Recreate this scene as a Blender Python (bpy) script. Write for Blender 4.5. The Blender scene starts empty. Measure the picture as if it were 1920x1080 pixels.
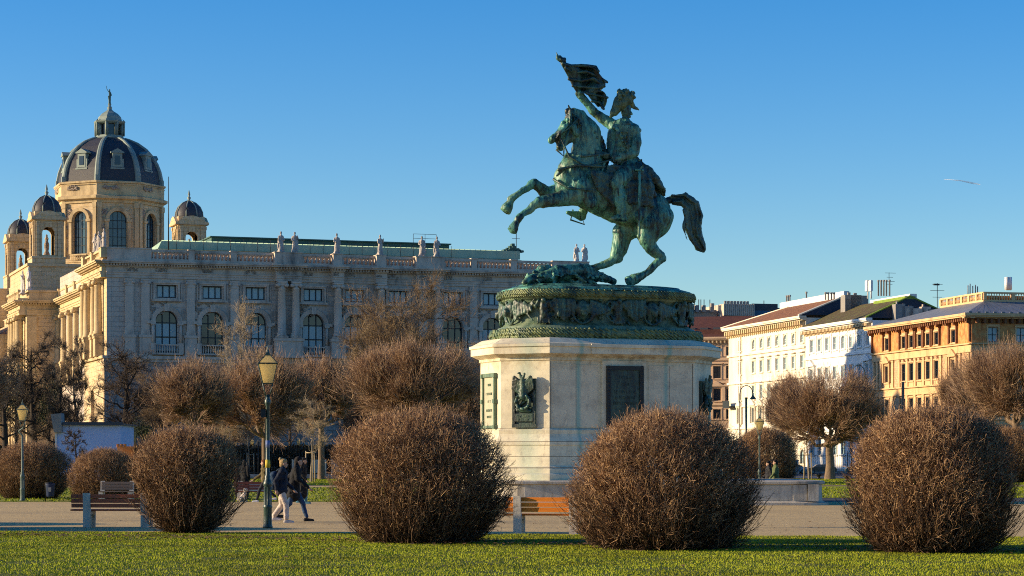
import bpy, math, random
import numpy as np
from mathutils import Vector, Matrix, noise
R = math.radians
random.seed(7); rng = np.random.default_rng(7)
SC = bpy.context.scene; COL = SC.collection
# ---- the photographer's standpoint: 1.6 m above the ground, level camera, long lens
F = 4374.0; CX = 960.0; HY = 868.0; CH = 1.6
def XP(px, d): return (px-CX)*d/F
def ZP(py, d): return CH+(HY-py)*d/F
class Frame:
    """ground-plan frame of a building: origin, heading; x along the front, y away from us"""
    def __init__(s, ox, oy, deg):
        s.ox, s.oy, s.a = ox, oy, R(deg); s.c, s.s = math.cos(s.a), math.sin(s.a)
    def world(s, x, y): return (s.ox+x*s.c-y*s.s, s.oy+x*s.s+y*s.c)
    def fx(s, px, y=0.0):
        k = (px-CX)/F
        return (k*(s.oy+y*s.c)-s.ox+y*s.s)/(s.c-k*s.s)
    def fy(s, px, x=0.0):
        k = (px-CX)/F
        return (s.ox+x*s.c-k*(s.oy+x*s.s))/(s.s+k*s.c)
    def z(s, py, x, y): return ZP(py, s.world(x, y)[1])
# ---------------------------------------------------------------- objects
def tag(o, label=None, cat=None, group=None, kind=None):
    if label: o['label'] = label
    if cat: o['category'] = cat
    if group: o['group'] = group
    if kind: o['kind'] = kind
    return o
def empty(name, loc=(0,0,0), rz=0.0):
    o = bpy.data.objects.new(name, None); COL.objects.link(o)
    o.location = loc; o.rotation_euler = (0,0,rz); o.empty_display_size = .2
    return o
def put(name, mesh, parent=None, loc=(0,0,0), rot=(0,0,0)):
    o = bpy.data.objects.new(name, mesh); COL.objects.link(o)
    o.parent = parent; o.location = loc; o.rotation_euler = rot
    return o
def dup(root, loc=None, rz=None, parent=None):
    c = root.copy(); COL.objects.link(c)
    if parent is not None: c.parent = parent
    if loc is not None: c.location = loc
    if rz is not None: c.rotation_euler = (0,0,rz)
    for ch in list(root.children): dup(ch, parent=c)
    return c
class MB:
    def __init__(s, T=None): s.v=[]; s.f=[]; s.T=T; s.sm=[]
    def add(s, vs, fs, smooth=False):
        n=len(s.v)
        s.v += [s.T(*p) for p in vs] if s.T else [tuple(p) for p in vs]
        s.f += [tuple(i+n for i in f) for f in fs]; s.sm += [smooth]*len(fs)
        return s
    def box(s, x0,x1,y0,y1,z0,z1):
        return s.add([(x0,y0,z0),(x1,y0,z0),(x1,y1,z0),(x0,y1,z0),(x0,y0,z1),(x1,y0,z1),(x1,y1,z1),(x0,y1,z1)],
            [(0,3,2,1),(4,5,6,7),(0,1,5,4),(1,2,6,5),(2,3,7,6),(3,0,4,7)])
    def quad(s, a,b,c,d): return s.add([a,b,c,d],[(0,1,2,3)])
    def poly(s, pts): return s.add(pts,[tuple(range(len(pts)))])
    def loft(s, rings, cap=True, smooth=False, closed=True):
        n=len(rings[0]); vs=[p for r in rings for p in r]; fs=[]
        m = n if closed else n-1
        for i in range(len(rings)-1):
            for j in range(m):
                k=(j+1)%n; fs.append((i*n+j,i*n+k,(i+1)*n+k,(i+1)*n+j))
        if cap: fs.append(tuple(reversed(range(n)))); fs.append(tuple((len(rings)-1)*n+j for j in range(n)))
        return s.add(vs,fs,smooth)
    def prism(s, poly, z0, z1): return s.loft([[(x,y,z0) for x,y in poly],[(x,y,z1) for x,y in poly]])
    def lathe(s, prof, n=12, c=(0,0,0), ph=0.0, smooth=True, sq=None):
        rings=[]
        for r,z in prof:
            rings.append([(c[0]+r*math.cos(ph+2*math.pi*k/n), c[1]+r*math.sin(ph+2*math.pi*k/n), c[2]+z) for k in range(n)])
        return s.loft(rings, True, smooth)
    def tube(s, pts, rad, n=8, smooth=True):
        pts=[Vector(p) for p in pts]
        if not hasattr(rad,'__len__'): rad=[rad]*len(pts)
        rings=[]; up=Vector((0.13,0.31,0.94)).normalized()
        for i,p in enumerate(pts):
            t=(pts[min(i+1,len(pts)-1)]-pts[max(i-1,0)])
            t = t.normalized() if t.length>1e-9 else Vector((0,0,1))
            a=t.cross(up)
            if a.length<.15: a=t.cross(Vector((1,0,0)))
            a.normalize(); b=t.cross(a)
            rings.append([tuple(p+(a*math.cos(2*math.pi*k/n)+b*math.sin(2*math.pi*k/n))*rad[i]) for k in range(n)])
        return s.loft(rings, True, smooth)
    def mesh(s, name, mat=None):
        me=bpy.data.meshes.new(name); me.from_pydata(s.v,[],s.f)
        if any(s.sm): me.polygons.foreach_set('use_smooth', s.sm)
        if mat: me.materials.append(mat)
        me.update(); return me
    def build(s, name, mat, parent=None, loc=(0,0,0), rot=(0,0,0)):
        return put(name, s.mesh(name,mat), parent, loc, rot)
def Tfront(u,o,z): return (u,-o,z)      # a wall looking at us
def Tleft(u,o,z): return (-o,u,z)       # a wall looking to the left
def np_mesh(name, V, Fc, mat, smooth=False):
    """V (n,3), Fc (m,k)"""
    me=bpy.data.meshes.new(name); k=Fc.shape[1]
    me.vertices.add(len(V)); me.vertices.foreach_set('co', np.ascontiguousarray(V,dtype=np.float32).ravel())
    me.loops.add(Fc.size); me.loops.foreach_set('vertex_index', Fc.astype(np.int32).ravel())
    me.polygons.add(len(Fc)); me.polygons.foreach_set('loop_start', np.arange(0,Fc.size,k,dtype=np.int32))
    if smooth: me.polygons.foreach_set('use_smooth', np.ones(len(Fc),dtype=bool))
    me.update(calc_edges=True)
    if mat: me.materials.append(mat)
    return me
def tubes_np(P, Rd, n=3):
    """P (N,K,3) polylines, Rd (N,K) radii -> vertices, quads"""
    N,K,_=P.shape
    t=np.empty_like(P); t[:,1:-1]=P[:,2:]-P[:,:-2]; t[:,0]=P[:,1]-P[:,0]; t[:,-1]=P[:,-1]-P[:,-2]
    t/=np.linalg.norm(t,axis=2,keepdims=True)+1e-9
    up=rng.normal(size=(N,1,3)); a=np.cross(t,up); a/=np.linalg.norm(a,axis=2,keepdims=True)+1e-9; b=np.cross(t,a)
    V=np.empty((N,K,n,3))
    for j in range(n):
        w=2*math.pi*j/n; V[:,:,j]=P+(a*math.cos(w)+b*math.sin(w))*Rd[:,:,None]
    idx=np.arange(N*K*n).reshape(N,K,n)
    q=[]
    for j in range(n):
        k=(j+1)%n; q.append(np.stack([idx[:,:-1,j],idx[:,:-1,k],idx[:,1:,k],idx[:,1:,j]],axis=-1).reshape(-1,4))
    return V.reshape(-1,3), np.concatenate(q)
def join_np(parts):
    V=[];Q=[];n=0
    for v,q in parts: V.append(v); Q.append(q+n); n+=len(v)
    return np.concatenate(V), np.concatenate(Q)
# ---------------------------------------------------------------- materials
def _new(name):
    m=bpy.data.materials.new(name); m.use_nodes=True; nt=m.node_tree
    return m, nt, nt.nodes['Principled BSDF']
def nd(nt, t, **kw):
    n=nt.nodes.new(t)
    for k,v in kw.items(): setattr(n,k,v)
    return n
def coords(nt, scale=(1,1,1)):
    tc=nd(nt,'ShaderNodeTexCoord'); mp=nd(nt,'ShaderNodeMapping'); mp.inputs['Scale'].default_value=scale
    nt.links.new(tc.outputs['Object'],mp.inputs['Vector']); return mp.outputs['Vector']
def mixc(nt, fac, a, b, mode='MIX'):
    n=nd(nt,'ShaderNodeMix',data_type='RGBA',blend_type=mode)
    for sock,val in ((n.inputs[0],fac),(n.inputs[6],a),(n.inputs[7],b)):
        if hasattr(val,'is_output') or isinstance(val,bpy.types.NodeSocket): nt.links.new(val,sock)
        elif isinstance(val,(int,float)): sock.default_value=val
        else: sock.default_value=(*val,1)
    return n.outputs[2]
def noise_t(nt, vec, scale, detail=5, rough=.6, lo=.3, hi=.7):
    n=nd(nt,'ShaderNodeTexNoise'); n.inputs['Scale'].default_value=scale; n.inputs['Detail'].default_value=detail; n.inputs['Roughness'].default_value=rough
    nt.links.new(vec,n.inputs['Vector'])
    r=nd(nt,'ShaderNodeMapRange'); r.inputs[1].default_value=lo; r.inputs[2].default_value=hi
    nt.links.new(n.outputs['Fac'],r.inputs[0]); return r.outputs[0], n.outputs['Fac']
def bump(nt, bs, h, strength, dist=.05):
    b=nd(nt,'ShaderNodeBump'); b.inputs['Strength'].default_value=strength; b.inputs['Distance'].default_value=dist
    nt.links.new(h,b.inputs['Height']); nt.links.new(b.outputs[0],bs.inputs['Normal']); return b
def mat(name, c1, c2=None, scale=3.0, rough=.8, bmp=0.0, bsc=None, bdist=.03, stretch=(1,1,1), metal=0.0, dirt=None, dscale=.6, spec=.3, lo=.3, hi=.7):
    m,nt,bs=_new(name)
    bs.inputs['Roughness'].default_value=rough; bs.inputs['Metallic'].default_value=metal
    bs.inputs['Specular IOR Level'].default_value=spec
    v=coords(nt,stretch)
    if c2 is None: c2=tuple(x*.78 for x in c1)
    f,_=noise_t(nt,v,scale,lo=lo,hi=hi); col=mixc(nt,f,c1,c2)
    if dirt:
        v2=coords(nt,(1,1,.25)); g,_=noise_t(nt,v2,dscale,6,.65,.5,.75); col=mixc(nt,g,col,dirt)
    nt.links.new(col,bs.inputs['Base Color'])
    if bmp:
        _,h=noise_t(nt,v,bsc or scale*3,6,.7); bump(nt,bs,h,bmp,bdist)
    return m
def ashlar(name, c1, c2, joint, bw=1.2, bh=.45, dirt=(.12,.1,.08), dstr=.6, dscale=.25, bmp=.6, rough=.85, jw=.02, zero=0.0):
    """coursed stone: block joints follow the wall, dirt runs down"""
    m,nt,bs=_new(name); bs.inputs['Roughness'].default_value=rough; bs.inputs['Specular IOR Level'].default_value=.2
    tc=nd(nt,'ShaderNodeTexCoord'); sp=nd(nt,'ShaderNodeSeparateXYZ'); nt.links.new(tc.outputs['Object'],sp.inputs[0])
    ad=nd(nt,'ShaderNodeMath',operation='ADD'); nt.links.new(sp.outputs[0],ad.inputs[0]); nt.links.new(sp.outputs[1],ad.inputs[1])
    cb=nd(nt,'ShaderNodeCombineXYZ'); nt.links.new(ad.outputs[0],cb.inputs[0]); nt.links.new(sp.outputs[2],cb.inputs[1])
    br=nd(nt,'ShaderNodeTexBrick'); nt.links.new(cb.outputs[0],br.inputs['Vector'])
    br.inputs['Scale'].default_value=1; br.inputs['Brick Width'].default_value=bw; br.inputs['Row Height'].default_value=bh
    br.inputs['Mortar Size'].default_value=jw; br.inputs['Mortar Smooth'].default_value=.3
    br.inputs['Color1'].default_value=(*c1,1); br.inputs['Color2'].default_value=(*c2,1); br.inputs['Mortar'].default_value=(*joint,1)
    v=coords(nt,(1,1,.22)); g,_=noise_t(nt,v,dscale,7,.7,.42,.75)
    mu=nd(nt,'ShaderNodeMath',operation='MULTIPLY'); nt.links.new(g,mu.inputs[0]); mu.inputs[1].default_value=dstr
    col=mixc(nt,mu.outputs[0],br.outputs['Color'],dirt)
    v3=coords(nt); g3,h3=noise_t(nt,v3,2.2,6,.7,.35,.65)
    col=mixc(nt,g3,col,mixc(nt,.25,col,(.9,.85,.75)))
    nt.links.new(col,bs.inputs['Base Color'])
    iv=nd(nt,'ShaderNodeMath',operation='MULTIPLY_ADD'); nt.links.new(br.outputs['Fac'],iv.inputs[0]); iv.inputs[1].default_value=-1.0
    nt.links.new(h3,iv.inputs[2]); bump(nt,bs,iv.outputs[0],bmp,.05)
    return m
M={}
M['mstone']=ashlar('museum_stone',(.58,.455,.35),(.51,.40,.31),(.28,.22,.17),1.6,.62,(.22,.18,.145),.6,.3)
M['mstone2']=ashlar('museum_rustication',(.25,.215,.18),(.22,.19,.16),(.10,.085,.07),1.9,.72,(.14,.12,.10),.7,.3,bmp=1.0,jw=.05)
M['mtrim']=mat('museum_trim',(.66,.53,.41),(.52,.415,.32),1.2,.85,.4,6,dirt=(.15,.13,.11),dscale=.5)
M['mrelief']=mat('museum_carving',(.58,.46,.35),(.24,.185,.14),2.6,.85,1.0,4,.25)
M['mstone_sun']=ashlar('museum_stone_sun_tinted',(.62,.435,.205),(.55,.385,.18),(.33,.22,.10),1.5,.6,(.25,.18,.10),.5,.3)  # same museum stone, with the sunlight's gold mixed into its colour
M['mtrim_sun']=mat('museum_trim_sun_tinted',(.66,.50,.28),(.52,.385,.20),1.3,.85,.4,5,dirt=(.24,.17,.10),dscale=.5)  # same trim stone, sun warmth put into the colour
M['slate']=mat('dome_slate',(.035,.036,.045),(.055,.052,.056),3,.55,.5,30,.03)
M['lead']=mat('pale_copper',(.26,.31,.27),(.19,.24,.21),1.2,.6,.2)
M['copper']=mat('green_copper_roof',(.34,.48,.35),(.24,.37,.27),.8,.6,.2,dirt=(.42,.44,.28))
M['copperdk']=mat('dark_copper_roof',(.07,.14,.115),(.05,.10,.085),.6,.6,.2)
M['glass']=mat('window_glass',(.06,.13,.16),(.02,.05,.075),.5,.12,0,spec=.7)
M['glassdk']=mat('dark_window_glass',(.008,.014,.024),(.02,.03,.042),.5,.1,0,spec=.7)
M['blind']=mat('pale_blinds',(.36,.50,.50),(.24,.35,.37),.35,.3,0,spec=.6)
M['frame']=mat('dark_window_frame',(.025,.035,.04),None,2,.5)
M['iron']=mat('dark_iron',(.018,.02,.02),(.03,.032,.03),4,.5)
M['pst']=None
# ================================================================ camera, light, sky
cam=bpy.data.cameras.new('camera'); co=bpy.data.objects.new('camera',cam); COL.objects.link(co); SC.camera=co
cam.sensor_width=36; cam.lens=36*F/1920; cam.shift_x=0; cam.shift_y=(HY-540)/1920; cam.clip_end=20000; cam.clip_start=.5
co.location=(0,0,CH); co.rotation_euler=(R(90),0,0)
SUN_EL=R(15.0); SUN_PHI=R(2.0)     # the low winter sun stands to the left, a touch on our side
sd=Vector((-math.cos(SUN_PHI)*math.cos(SUN_EL), -math.sin(SUN_PHI)*math.cos(SUN_EL), math.sin(SUN_EL)))
sl=bpy.data.lights.new('sun','SUN'); sl.energy=4.8; sl.angle=R(.5); sl.color=(1.0,.78,.50)
so=bpy.data.objects.new('sun',sl); COL.objects.link(so); so.rotation_euler=sd.to_track_quat('Z','Y').to_euler(); so.location=(-60,0,60)
w=bpy.data.worlds.new('World'); SC.world=w; w.use_nodes=True; nt=w.node_tree
sky=nt.nodes.new('ShaderNodeTexSky'); sky.sky_type='NISHITA'; sky.sun_disc=False
sky.sun_elevation=SUN_EL; sky.sun_rotation=math.atan2(sd.x,sd.y)   # rotation runs clockwise from +Y
sky.altitude=200; sky.air_density=1.0; sky.dust_density=.5; sky.ozone_density=3.3
hs=nt.nodes.new('ShaderNodeHueSaturation'); hs.inputs['Saturation'].default_value=1.42; hs.inputs['Hue'].default_value=.512
bg=nt.nodes['Background']; bg.inputs['Strength'].default_value=.115
nt.links.new(sky.outputs[0],hs.inputs['Color']); nt.links.new(hs.outputs[0],bg.inputs['Color'])
vs=SC.view_settings; vs.view_transform='Standard'; vs.look='None'; vs.gamma=1; vs.exposure=.7
SC.cycles.use_adaptive_sampling=True; SC.cycles.adaptive_threshold=.012; SC.cycles.adaptive_min_samples=24; SC.cycles.time_limit=700; SC.cycles.use_denoising=False; SC.cycles.filter_width=1.05; SC.cycles.denoising_prefilter='ACCURATE'
SC.cycles.max_bounces=5; SC.cycles.diffuse_bounces=2; SC.cycles.glossy_bounces=2; SC.cycles.transparent_max_bounces=8
# ================================================================ the ground
def sheet(name, pts, z, m, kind='structure', label=None, cat=None):
    mb=MB(); mb.poly([(x,y,z) for x,y in pts]); o=mb.build(name,m); tag(o,label,cat,kind=kind); return o
m_asph=mat('asphalt',(.075,.07,.065),(.05,.048,.047),.4,.9,.4,40,.01)
m_grav=mat('pink_gravel',(.74,.52,.215),(.62,.43,.175),.35,.95,.5,25,.02,dirt=(.44,.31,.14),dscale=.15)
nt=m_grav.node_tree; bs=nt.nodes['Principled BSDF']       # fine grit on the gravel
old=bs.inputs['Base Color'].links[0].from_socket
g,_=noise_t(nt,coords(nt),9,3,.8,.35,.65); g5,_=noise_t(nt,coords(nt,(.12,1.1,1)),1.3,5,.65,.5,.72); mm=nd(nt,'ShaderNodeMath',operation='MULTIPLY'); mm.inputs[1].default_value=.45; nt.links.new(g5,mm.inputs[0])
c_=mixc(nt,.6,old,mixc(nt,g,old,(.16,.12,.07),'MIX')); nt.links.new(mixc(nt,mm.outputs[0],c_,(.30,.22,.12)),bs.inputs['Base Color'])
m_lawn=mat('lawn_soil_and_turf',(.12,.13,.015),(.07,.085,.012),1.1,.95,1.0,60,.03)
m_far=mat('far_lawn',(.27,.27,.012),(.17,.185,.01),.12,.95,1.0,14,.06,dirt=(.2,.17,.05),dscale=.1)
m_dirt=mat('leaf_litter',(.10,.06,.03),(.05,.035,.02),6,.95,1,30,.04)
m_pave=mat('paving',(.28,.25,.22),(.22,.2,.18),1,.9,.3,20,.02)
sheet('ground',[(-3000,-200),(3000,-200),(3000,6000),(-3000,6000)],0,m_asph)
def edge(px): return 53.8+(49.5-53.8)*(XP(px,52)+11)/21.5      # the lawn's slanting far edge
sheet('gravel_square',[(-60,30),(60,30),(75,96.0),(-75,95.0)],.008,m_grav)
ex=np.arange(40,-40.1,-.12); sheet('lawn',[(-40,20),(40,20)]+[(float(x),edge(960)-.2*x+.06*math.sin(x*3.1)+.05*math.sin(x*7.7+1)+random.gauss(0,.035)) for x in ex],.024,m_lawn)
sheet('far_lawn_strip',[(-90,95.0),(-2,95.0),(-2,150),(-90,150)],.02,m_far)
sheet('far_lawn_strip',[(9.5,106),(60,106),(90,160),(9.5,160)],.02,m_far)
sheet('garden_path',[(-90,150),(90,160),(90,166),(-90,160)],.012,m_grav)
sheet('back_lawn',[(-90,166),(90,166),(90,236),(-90,236)],.02,m_far)
sheet('pavement',[(-150,236.5),(150,236.5),(150,258),(-150,258)],.06,m_pave)
# kerb between the gravel and the strip of grass
# ---- grass blades on the near lawn
def blades(name, n, x0,x1,y0,y1, h, wdt, m, clip=None, z=.024):
    X=rng.uniform(x0,x1,n); Y=rng.uniform(y0,y1,n)
    keep=(np.abs(X)<Y*.235+.3)
    if clip is not None: keep&=clip(X,Y)
    X=X[keep];Y=Y[keep];n=len(X)
    cl=np.sin(X*2.1+Y*.7)*np.cos(Y*1.9-X*.6)+rng.normal(size=n)*.6
    H=h*(1+.25*cl).clip(.4,1.8)*rng.uniform(.6,1.3,n); A=rng.uniform(0,6.28,n); L=rng.normal(size=(n,2))*H[:,None]*.35
    dx=np.cos(A)*wdt; dy=np.sin(A)*wdt
    V=np.empty((n,3,3)); V[:,0]=np.stack([X-dx,Y-dy,np.full(n,z)],1); V[:,1]=np.stack([X+dx,Y+dy,np.full(n,z)],1)
    V[:,2]=np.stack([X+L[:,0],Y+L[:,1],z+H],1)
    me=np_mesh(name,V.reshape(-1,3),np.arange(n*3).reshape(n,3),m)
    return put(name,me)
m_blade=mat('grass_blades',(.29,.345,.012),(.12,.17,.007),1.3,.9,0,spec=.08)
nt=m_blade.node_tree; bs=nt.nodes['Principled BSDF']
old=bs.inputs['Base Color'].links[0].from_socket
g,_=noise_t(nt,coords(nt),14,3,.7,.4,.65); g2,_=noise_t(nt,coords(nt),.35,3,.6,.45,.7)
ge=nd(nt,'ShaderNodeNewGeometry'); c=mixc(nt,ge.outputs['Random Per Island'],old,(.43,.45,.04)); c=mixc(nt,g2,c,(.17,.175,.012)); nt.links.new(c,bs.inputs['Base Color'])
try:
    bs.inputs['Transmission Weight'].default_value=0
except KeyError: pass
far=lambda X,Y: (Y<(edge(960)-.2*X-.02+.12*np.sin(X*3.1)+.08*np.sin(X*7.7+1)))&((np.sin(X*1.3+2)*np.cos(Y*1.7+X*.4)+.35*np.sin(X*4.3)*np.sin(Y*3.9)<.80)|(rng.random(len(X))<.35))
tag(blades('grass',380000,-14,14,31.5,56,.024,.0062,m_blade,far),'short green grass blades covering the foreground lawn','grass',kind='stuff')
m_blade2=mat('far_grass_blades',(.27,.31,.01),(.15,.19,.008),.4,.9,0,spec=.08)
fl=lambda X,Y: ((Y<150)&((X<-2)|((X>9.5)&(Y>106)))|(Y>166))
tag(blades('grass',90000,-50,50,95.3,225,.07,.03,m_blade2,fl,.02),'green grass on the lawns behind the gravel path','grass',kind='stuff')
# dead leaves under the shrubs
n=3400; X=rng.uniform(-12,12,n); Y=52.0-.2*X+rng.normal(size=n)*.8-3.6-(X+11)*.26; Y[2600:]=rng.uniform(33,62,800); a=rng.uniform(0,6.28,n); s_=rng.uniform(.02,.055,n)
V=np.empty((n,4,3))
for j,(cx,cy) in enumerate(((1,0),(0,.6),(-1,0),(0,-.6))):
    V[:,j]=np.stack([X+s_*(cx*np.cos(a)-cy*np.sin(a)),Y+s_*(cx*np.sin(a)+cy*np.cos(a)),.06+rng.uniform(0,.02,n)],1)
tag(put('fallen_leaves',np_mesh('fallen_leaves',V.reshape(-1,3),np.arange(n*4).reshape(n,4),mat('dead_leaf',(.22,.11,.05),(.12,.07,.035),9,.9))),'brown dead leaves scattered on the grass near the shrubs','leaves',kind='stuff')
# contrail, a thin streak of ice cloud far away
m_con,nt,bs=_new('ice_cloud'); bs.inputs['Base Color'].default_value=(.9,.93,.95,1); bs.inputs['Alpha'].default_value=.42; bs.inputs['Roughness'].default_value=1
D=9000
mb=MB(); mb.tube([(XP(1770,D),D,ZP(336,D)),(XP(1800,D),D,ZP(338.5,D)),(XP(1822,D),D,ZP(343,D)),(XP(1838,D),D,ZP(346,D))],[.7,2.0,3.4,1.4],6)
tag(mb.build('contrail',m_con),'short white vapour trail in the blue sky at the right','cloud',kind='stuff')
# ================================================================ wall, window and column makers
def wall_holes(mb, u0,u1,z0,z1, holes, depth=.4, o=0.0):
    """front skin of a wall with real openings: holes (ua,ub,za,zs,arch); the arch rises by half the width above zs"""
    hs=[]
    for (a,b,za,zs,ar) in holes:
        zt=zs+((b-a)/2 if ar else 0); hs.append((a,b,za,zs,zt,ar))
    us=sorted({u0,u1,*[h[0] for h in hs],*[h[1] for h in hs]}); zs_=sorted({z0,z1,*[h[2] for h in hs],*[h[4] for h in hs]})
    for i in range(len(us)-1):
        uc=(us[i]+us[i+1])/2; run=None
        for j in range(len(zs_)-1):
            zc=(zs_[j]+zs_[j+1])/2
            if any(h[0]<uc<h[1] and h[2]<zc<h[4] for h in hs): continue
            mb.quad((us[i],o,zs_[j]),(us[i+1],o,zs_[j]),(us[i+1],o,zs_[j+1]),(us[i],o,zs_[j+1]))
    for a,b,za,zs,zt,ar in hs:
        i=o-depth
        mb.quad((a,o,za),(a,i,za),(a,i,zs),(a,o,zs)); mb.quad((b,o,za),(b,o,zs),(b,i,zs),(b,i,za)); mb.quad((a,o,za),(b,o,za),(b,i,za),(a,i,za))
        if not ar: mb.quad((a,o,zs),(a,i,zs),(b,i,zs),(b,o,zs)); continue
        r=(b-a)/2; c=(a+b)/2; N=10
        P=[(c-r*math.cos(math.pi*k/N), zs+r*math.sin(math.pi*k/N)) for k in range(N+1)]
        for k in range(N):
            (x1,y1),(x2,y2)=P[k],P[k+1]
            mb.quad((x1,o,y1),(x1,i,y1),(x2,i,y2),(x2,o,y2)); mb.quad((x1,o,y1),(x2,o,y2),(x2,o,zt),(x1,o,zt))
_win={}
def window(parent, T, u, z, w, h, arch=False, rot=0.0, cols=3, rows=1, depth=.4, glass='glass', frame='frame', ft=.09, o=0.0, sill=None, top_dark=False):
    """one window (frame) with its pane; h is the height up to the spring of the arch"""
    key=(round(w,2),round(h,2),arch,cols,rows,glass,frame,ft,top_dark)
    if key not in _win:
        fr=MB(); pn=MB(); d=.10; tot=h+(w/2 if arch else 0)
        fr.box(-w/2,-w/2+ft,-d,0,0,h); fr.box(w/2-ft,w/2,-d,0,0,h); fr.box(-w/2+ft,w/2-ft,-d,0,0,ft)
        if not arch: fr.box(-w/2+ft,w/2-ft,-d,0,h-ft,h)
        for c in range(1,cols):
            x=-w/2+w*c/cols; hh=h-ft if not arch else h+math.sqrt(max(0,(w/2)**2-x*x))-.02
            fr.box(x-ft*.5,x+ft*.5,-d+.01,-.01,ft,hh)
        if arch or rows>1:
            for rr in ([h*k/rows for k in range(1,rows)]+([h-ft] if arch else [])):
                fr.box(-w/2+ft,w/2-ft,-d-.01,0,rr-ft*.5,rr+ft*.5)
        if arch:
            N=12; o_=[(-math.cos(math.pi*k/N),math.sin(math.pi*k/N)) for k in range(N+1)]
            for k in range(N):
                a=o_[k];b=o_[k+1]; r0=w/2-ft; r1=w/2
                fr.add([(a[0]*r0,-d,h+a[1]*r0),(b[0]*r0,-d,h+b[1]*r0),(b[0]*r1,-d,h+b[1]*r1),(a[0]*r1,-d,h+a[1]*r1),
                        (a[0]*r0,0,h+a[1]*r0),(b[0]*r0,0,h+b[1]*r0)],[(0,1,2,3),(0,4,5,1)])
            pn.poly([(-w/2,0,0),(w/2,0,0),(w/2,0,h)]+[(w/2*math.cos(math.pi*k/N),0,h+w/2*math.sin(math.pi*k/N)) for k in range(1,N)]+[(-w/2,0,h)])
        else: pn.quad((-w/2,0,0),(w/2,0,0),(w/2,0,h),(-w/2,0,h))
        tp=None
        if top_dark:   # blinds drawn behind the glass below the fanlight
            tp=MB()
            for c in range(cols):
                x0=-w/2+w*c/cols+ft*.6; x1=-w/2+w*(c+1)/cols-ft*.6
                for rr in range(rows): tp.box(x0,x1,-.035,-.012,h*rr/rows+ft*.6,h*(rr+1)/rows-ft*.9)
            tp=tp.mesh('blind',M['blind'])
        _win[key]=(fr.mesh('window',M[frame]),pn.mesh('pane',M[glass]),tp)
    f,p,tp=_win[key]
    x,y,zz=T(u,o-depth,z)
    wn=put('window',f,parent,(x,y,zz),(0,0,rot)); put('pane',p,wn,(0,-.005,0))
    if tp: put('blind',tp,wn,(0,-.003,0))
    return wn
def surround(wn, key, fn, depth, z, m, name='window_surround'):
    if key not in _win: b=MB(Tfront); fn(b); _win[key]=b.mesh(name,M[m])
    return put(name,_win[key],wn,(0,-depth,-z))
_colm={}
def column(parent, T, u, o, z0, z1, r, m, name='column', flat=False):
    key=(round(z1-z0,2),r,m,flat)
    if key not in _colm:
        h=z1-z0; b=MB()
        if flat:
            b.box(-r,r,-r*.35,r*.35,.0,h-.9); b.box(-r*1.15,r*1.15,-r*.5,r*.35,0,.35); b.box(-r*1.05,r*1.05,-r*.42,r*.35,.35,.6)
            b.box(-r*1.2,r*1.2,-r*.6,r*.35,h-.22,h); b.box(-r*1.02,r*1.02,-r*.45,r*.35,h-.9,h-.55)
            for sx in (-1,1): b.tube([(sx*r*.95,-r*.6,h-.45),(sx*r*.95,r*.35,h-.45)],.22,8)
            b.box(-r*.9,r*.9,-r*.5,r*.35,h-.55,h-.22)
        else:
            b.box(-r*1.35,r*1.35,-r*1.35,r*1.35,0,.25)
            b.lathe([(r*1.3,.25),(r*1.32,.38),(r*1.12,.45),(r*1.18,.58),(r,.66),(r*1.02,h*.35),(r*.86,h-1.0),(r*.95,h-.95),(r*.95,h-.85),(r*.86,h-.8),(r*.9,h-.55)],16)
            b.box(-r*1.2,r*1.2,-r*1.2,r*1.2,h-.2,h); b.box(-r*1.0,r*1.0,-r*1.0,r*1.0,h-.55,h-.2)
            for sx in (-1,1): b.tube([(sx*r*1.05,-r*1.15,h-.5),(sx*r*1.05,r*1.15,h-.5)],.26,8)
        _colm[key]=b.mesh(name,M[m])
    x,y,z=T(u,o,z0)
    return put(name,_colm[key],parent,(x,y,z))
def balusters(mb, u0, u1, z0, z1, step=.42, r=.15, o=0.0):
    n=max(1,int((u1-u0)/step)); h=z1-z0
    for k in range(n):
        u=u0+(k+.5)*(u1-u0)/n
        rings=[]
        for rr,zz in ((.75,0),(.75,.1),(.5,.14),(1.0,.38),(.85,.5),(.42,.72),(.45,.85),(.7,.9),(.7,1.0)):
            rings.append([(u+r*rr*math.cos(math.pi/3*j), o+r*rr*math.sin(math.pi/3*j), z0+h*zz) for j in range(6)])
        mb.loft(rings,False,True)
def rnd_relief(mb, u0,u1,z0,z1, o, n, s, sym=True):
    """carved foliage and figures: many small rounded lumps standing proud of the wall"""
    for k in range(n):
        u=random.uniform(u0,u1); z=random.uniform(z0,z1); a=random.uniform(.5,1.3)*s; c=random.uniform(.5,1.6)*s; t=random.uniform(-1,1)
        for q in ((u,t),((u0+u1)-u,-t)) if sym else ((u,t),):
            uu,tt=q
            pts=[(-a,0),(-a*.4,c*.5),(a*.5,c*.6),(a,0),(a*.4,-c*.6),(-a*.5,-c*.5)]
            ct,st=math.cos(tt),math.sin(tt)
            P=[(uu+x*ct-y*st, z+x*st+y*ct) for x,y in pts]
            mb.add([(x,o,y) for x,y in P]+[(uu+(x-uu)*.45,o+.16*min(1,s*3),z+(y-z)*.45) for x,y in P],
                   [(j,(j+1)%6,6+(j+1)%6,6+j) for j in range(6)]+[(6,7,8,9,10,11)],True)
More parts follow.
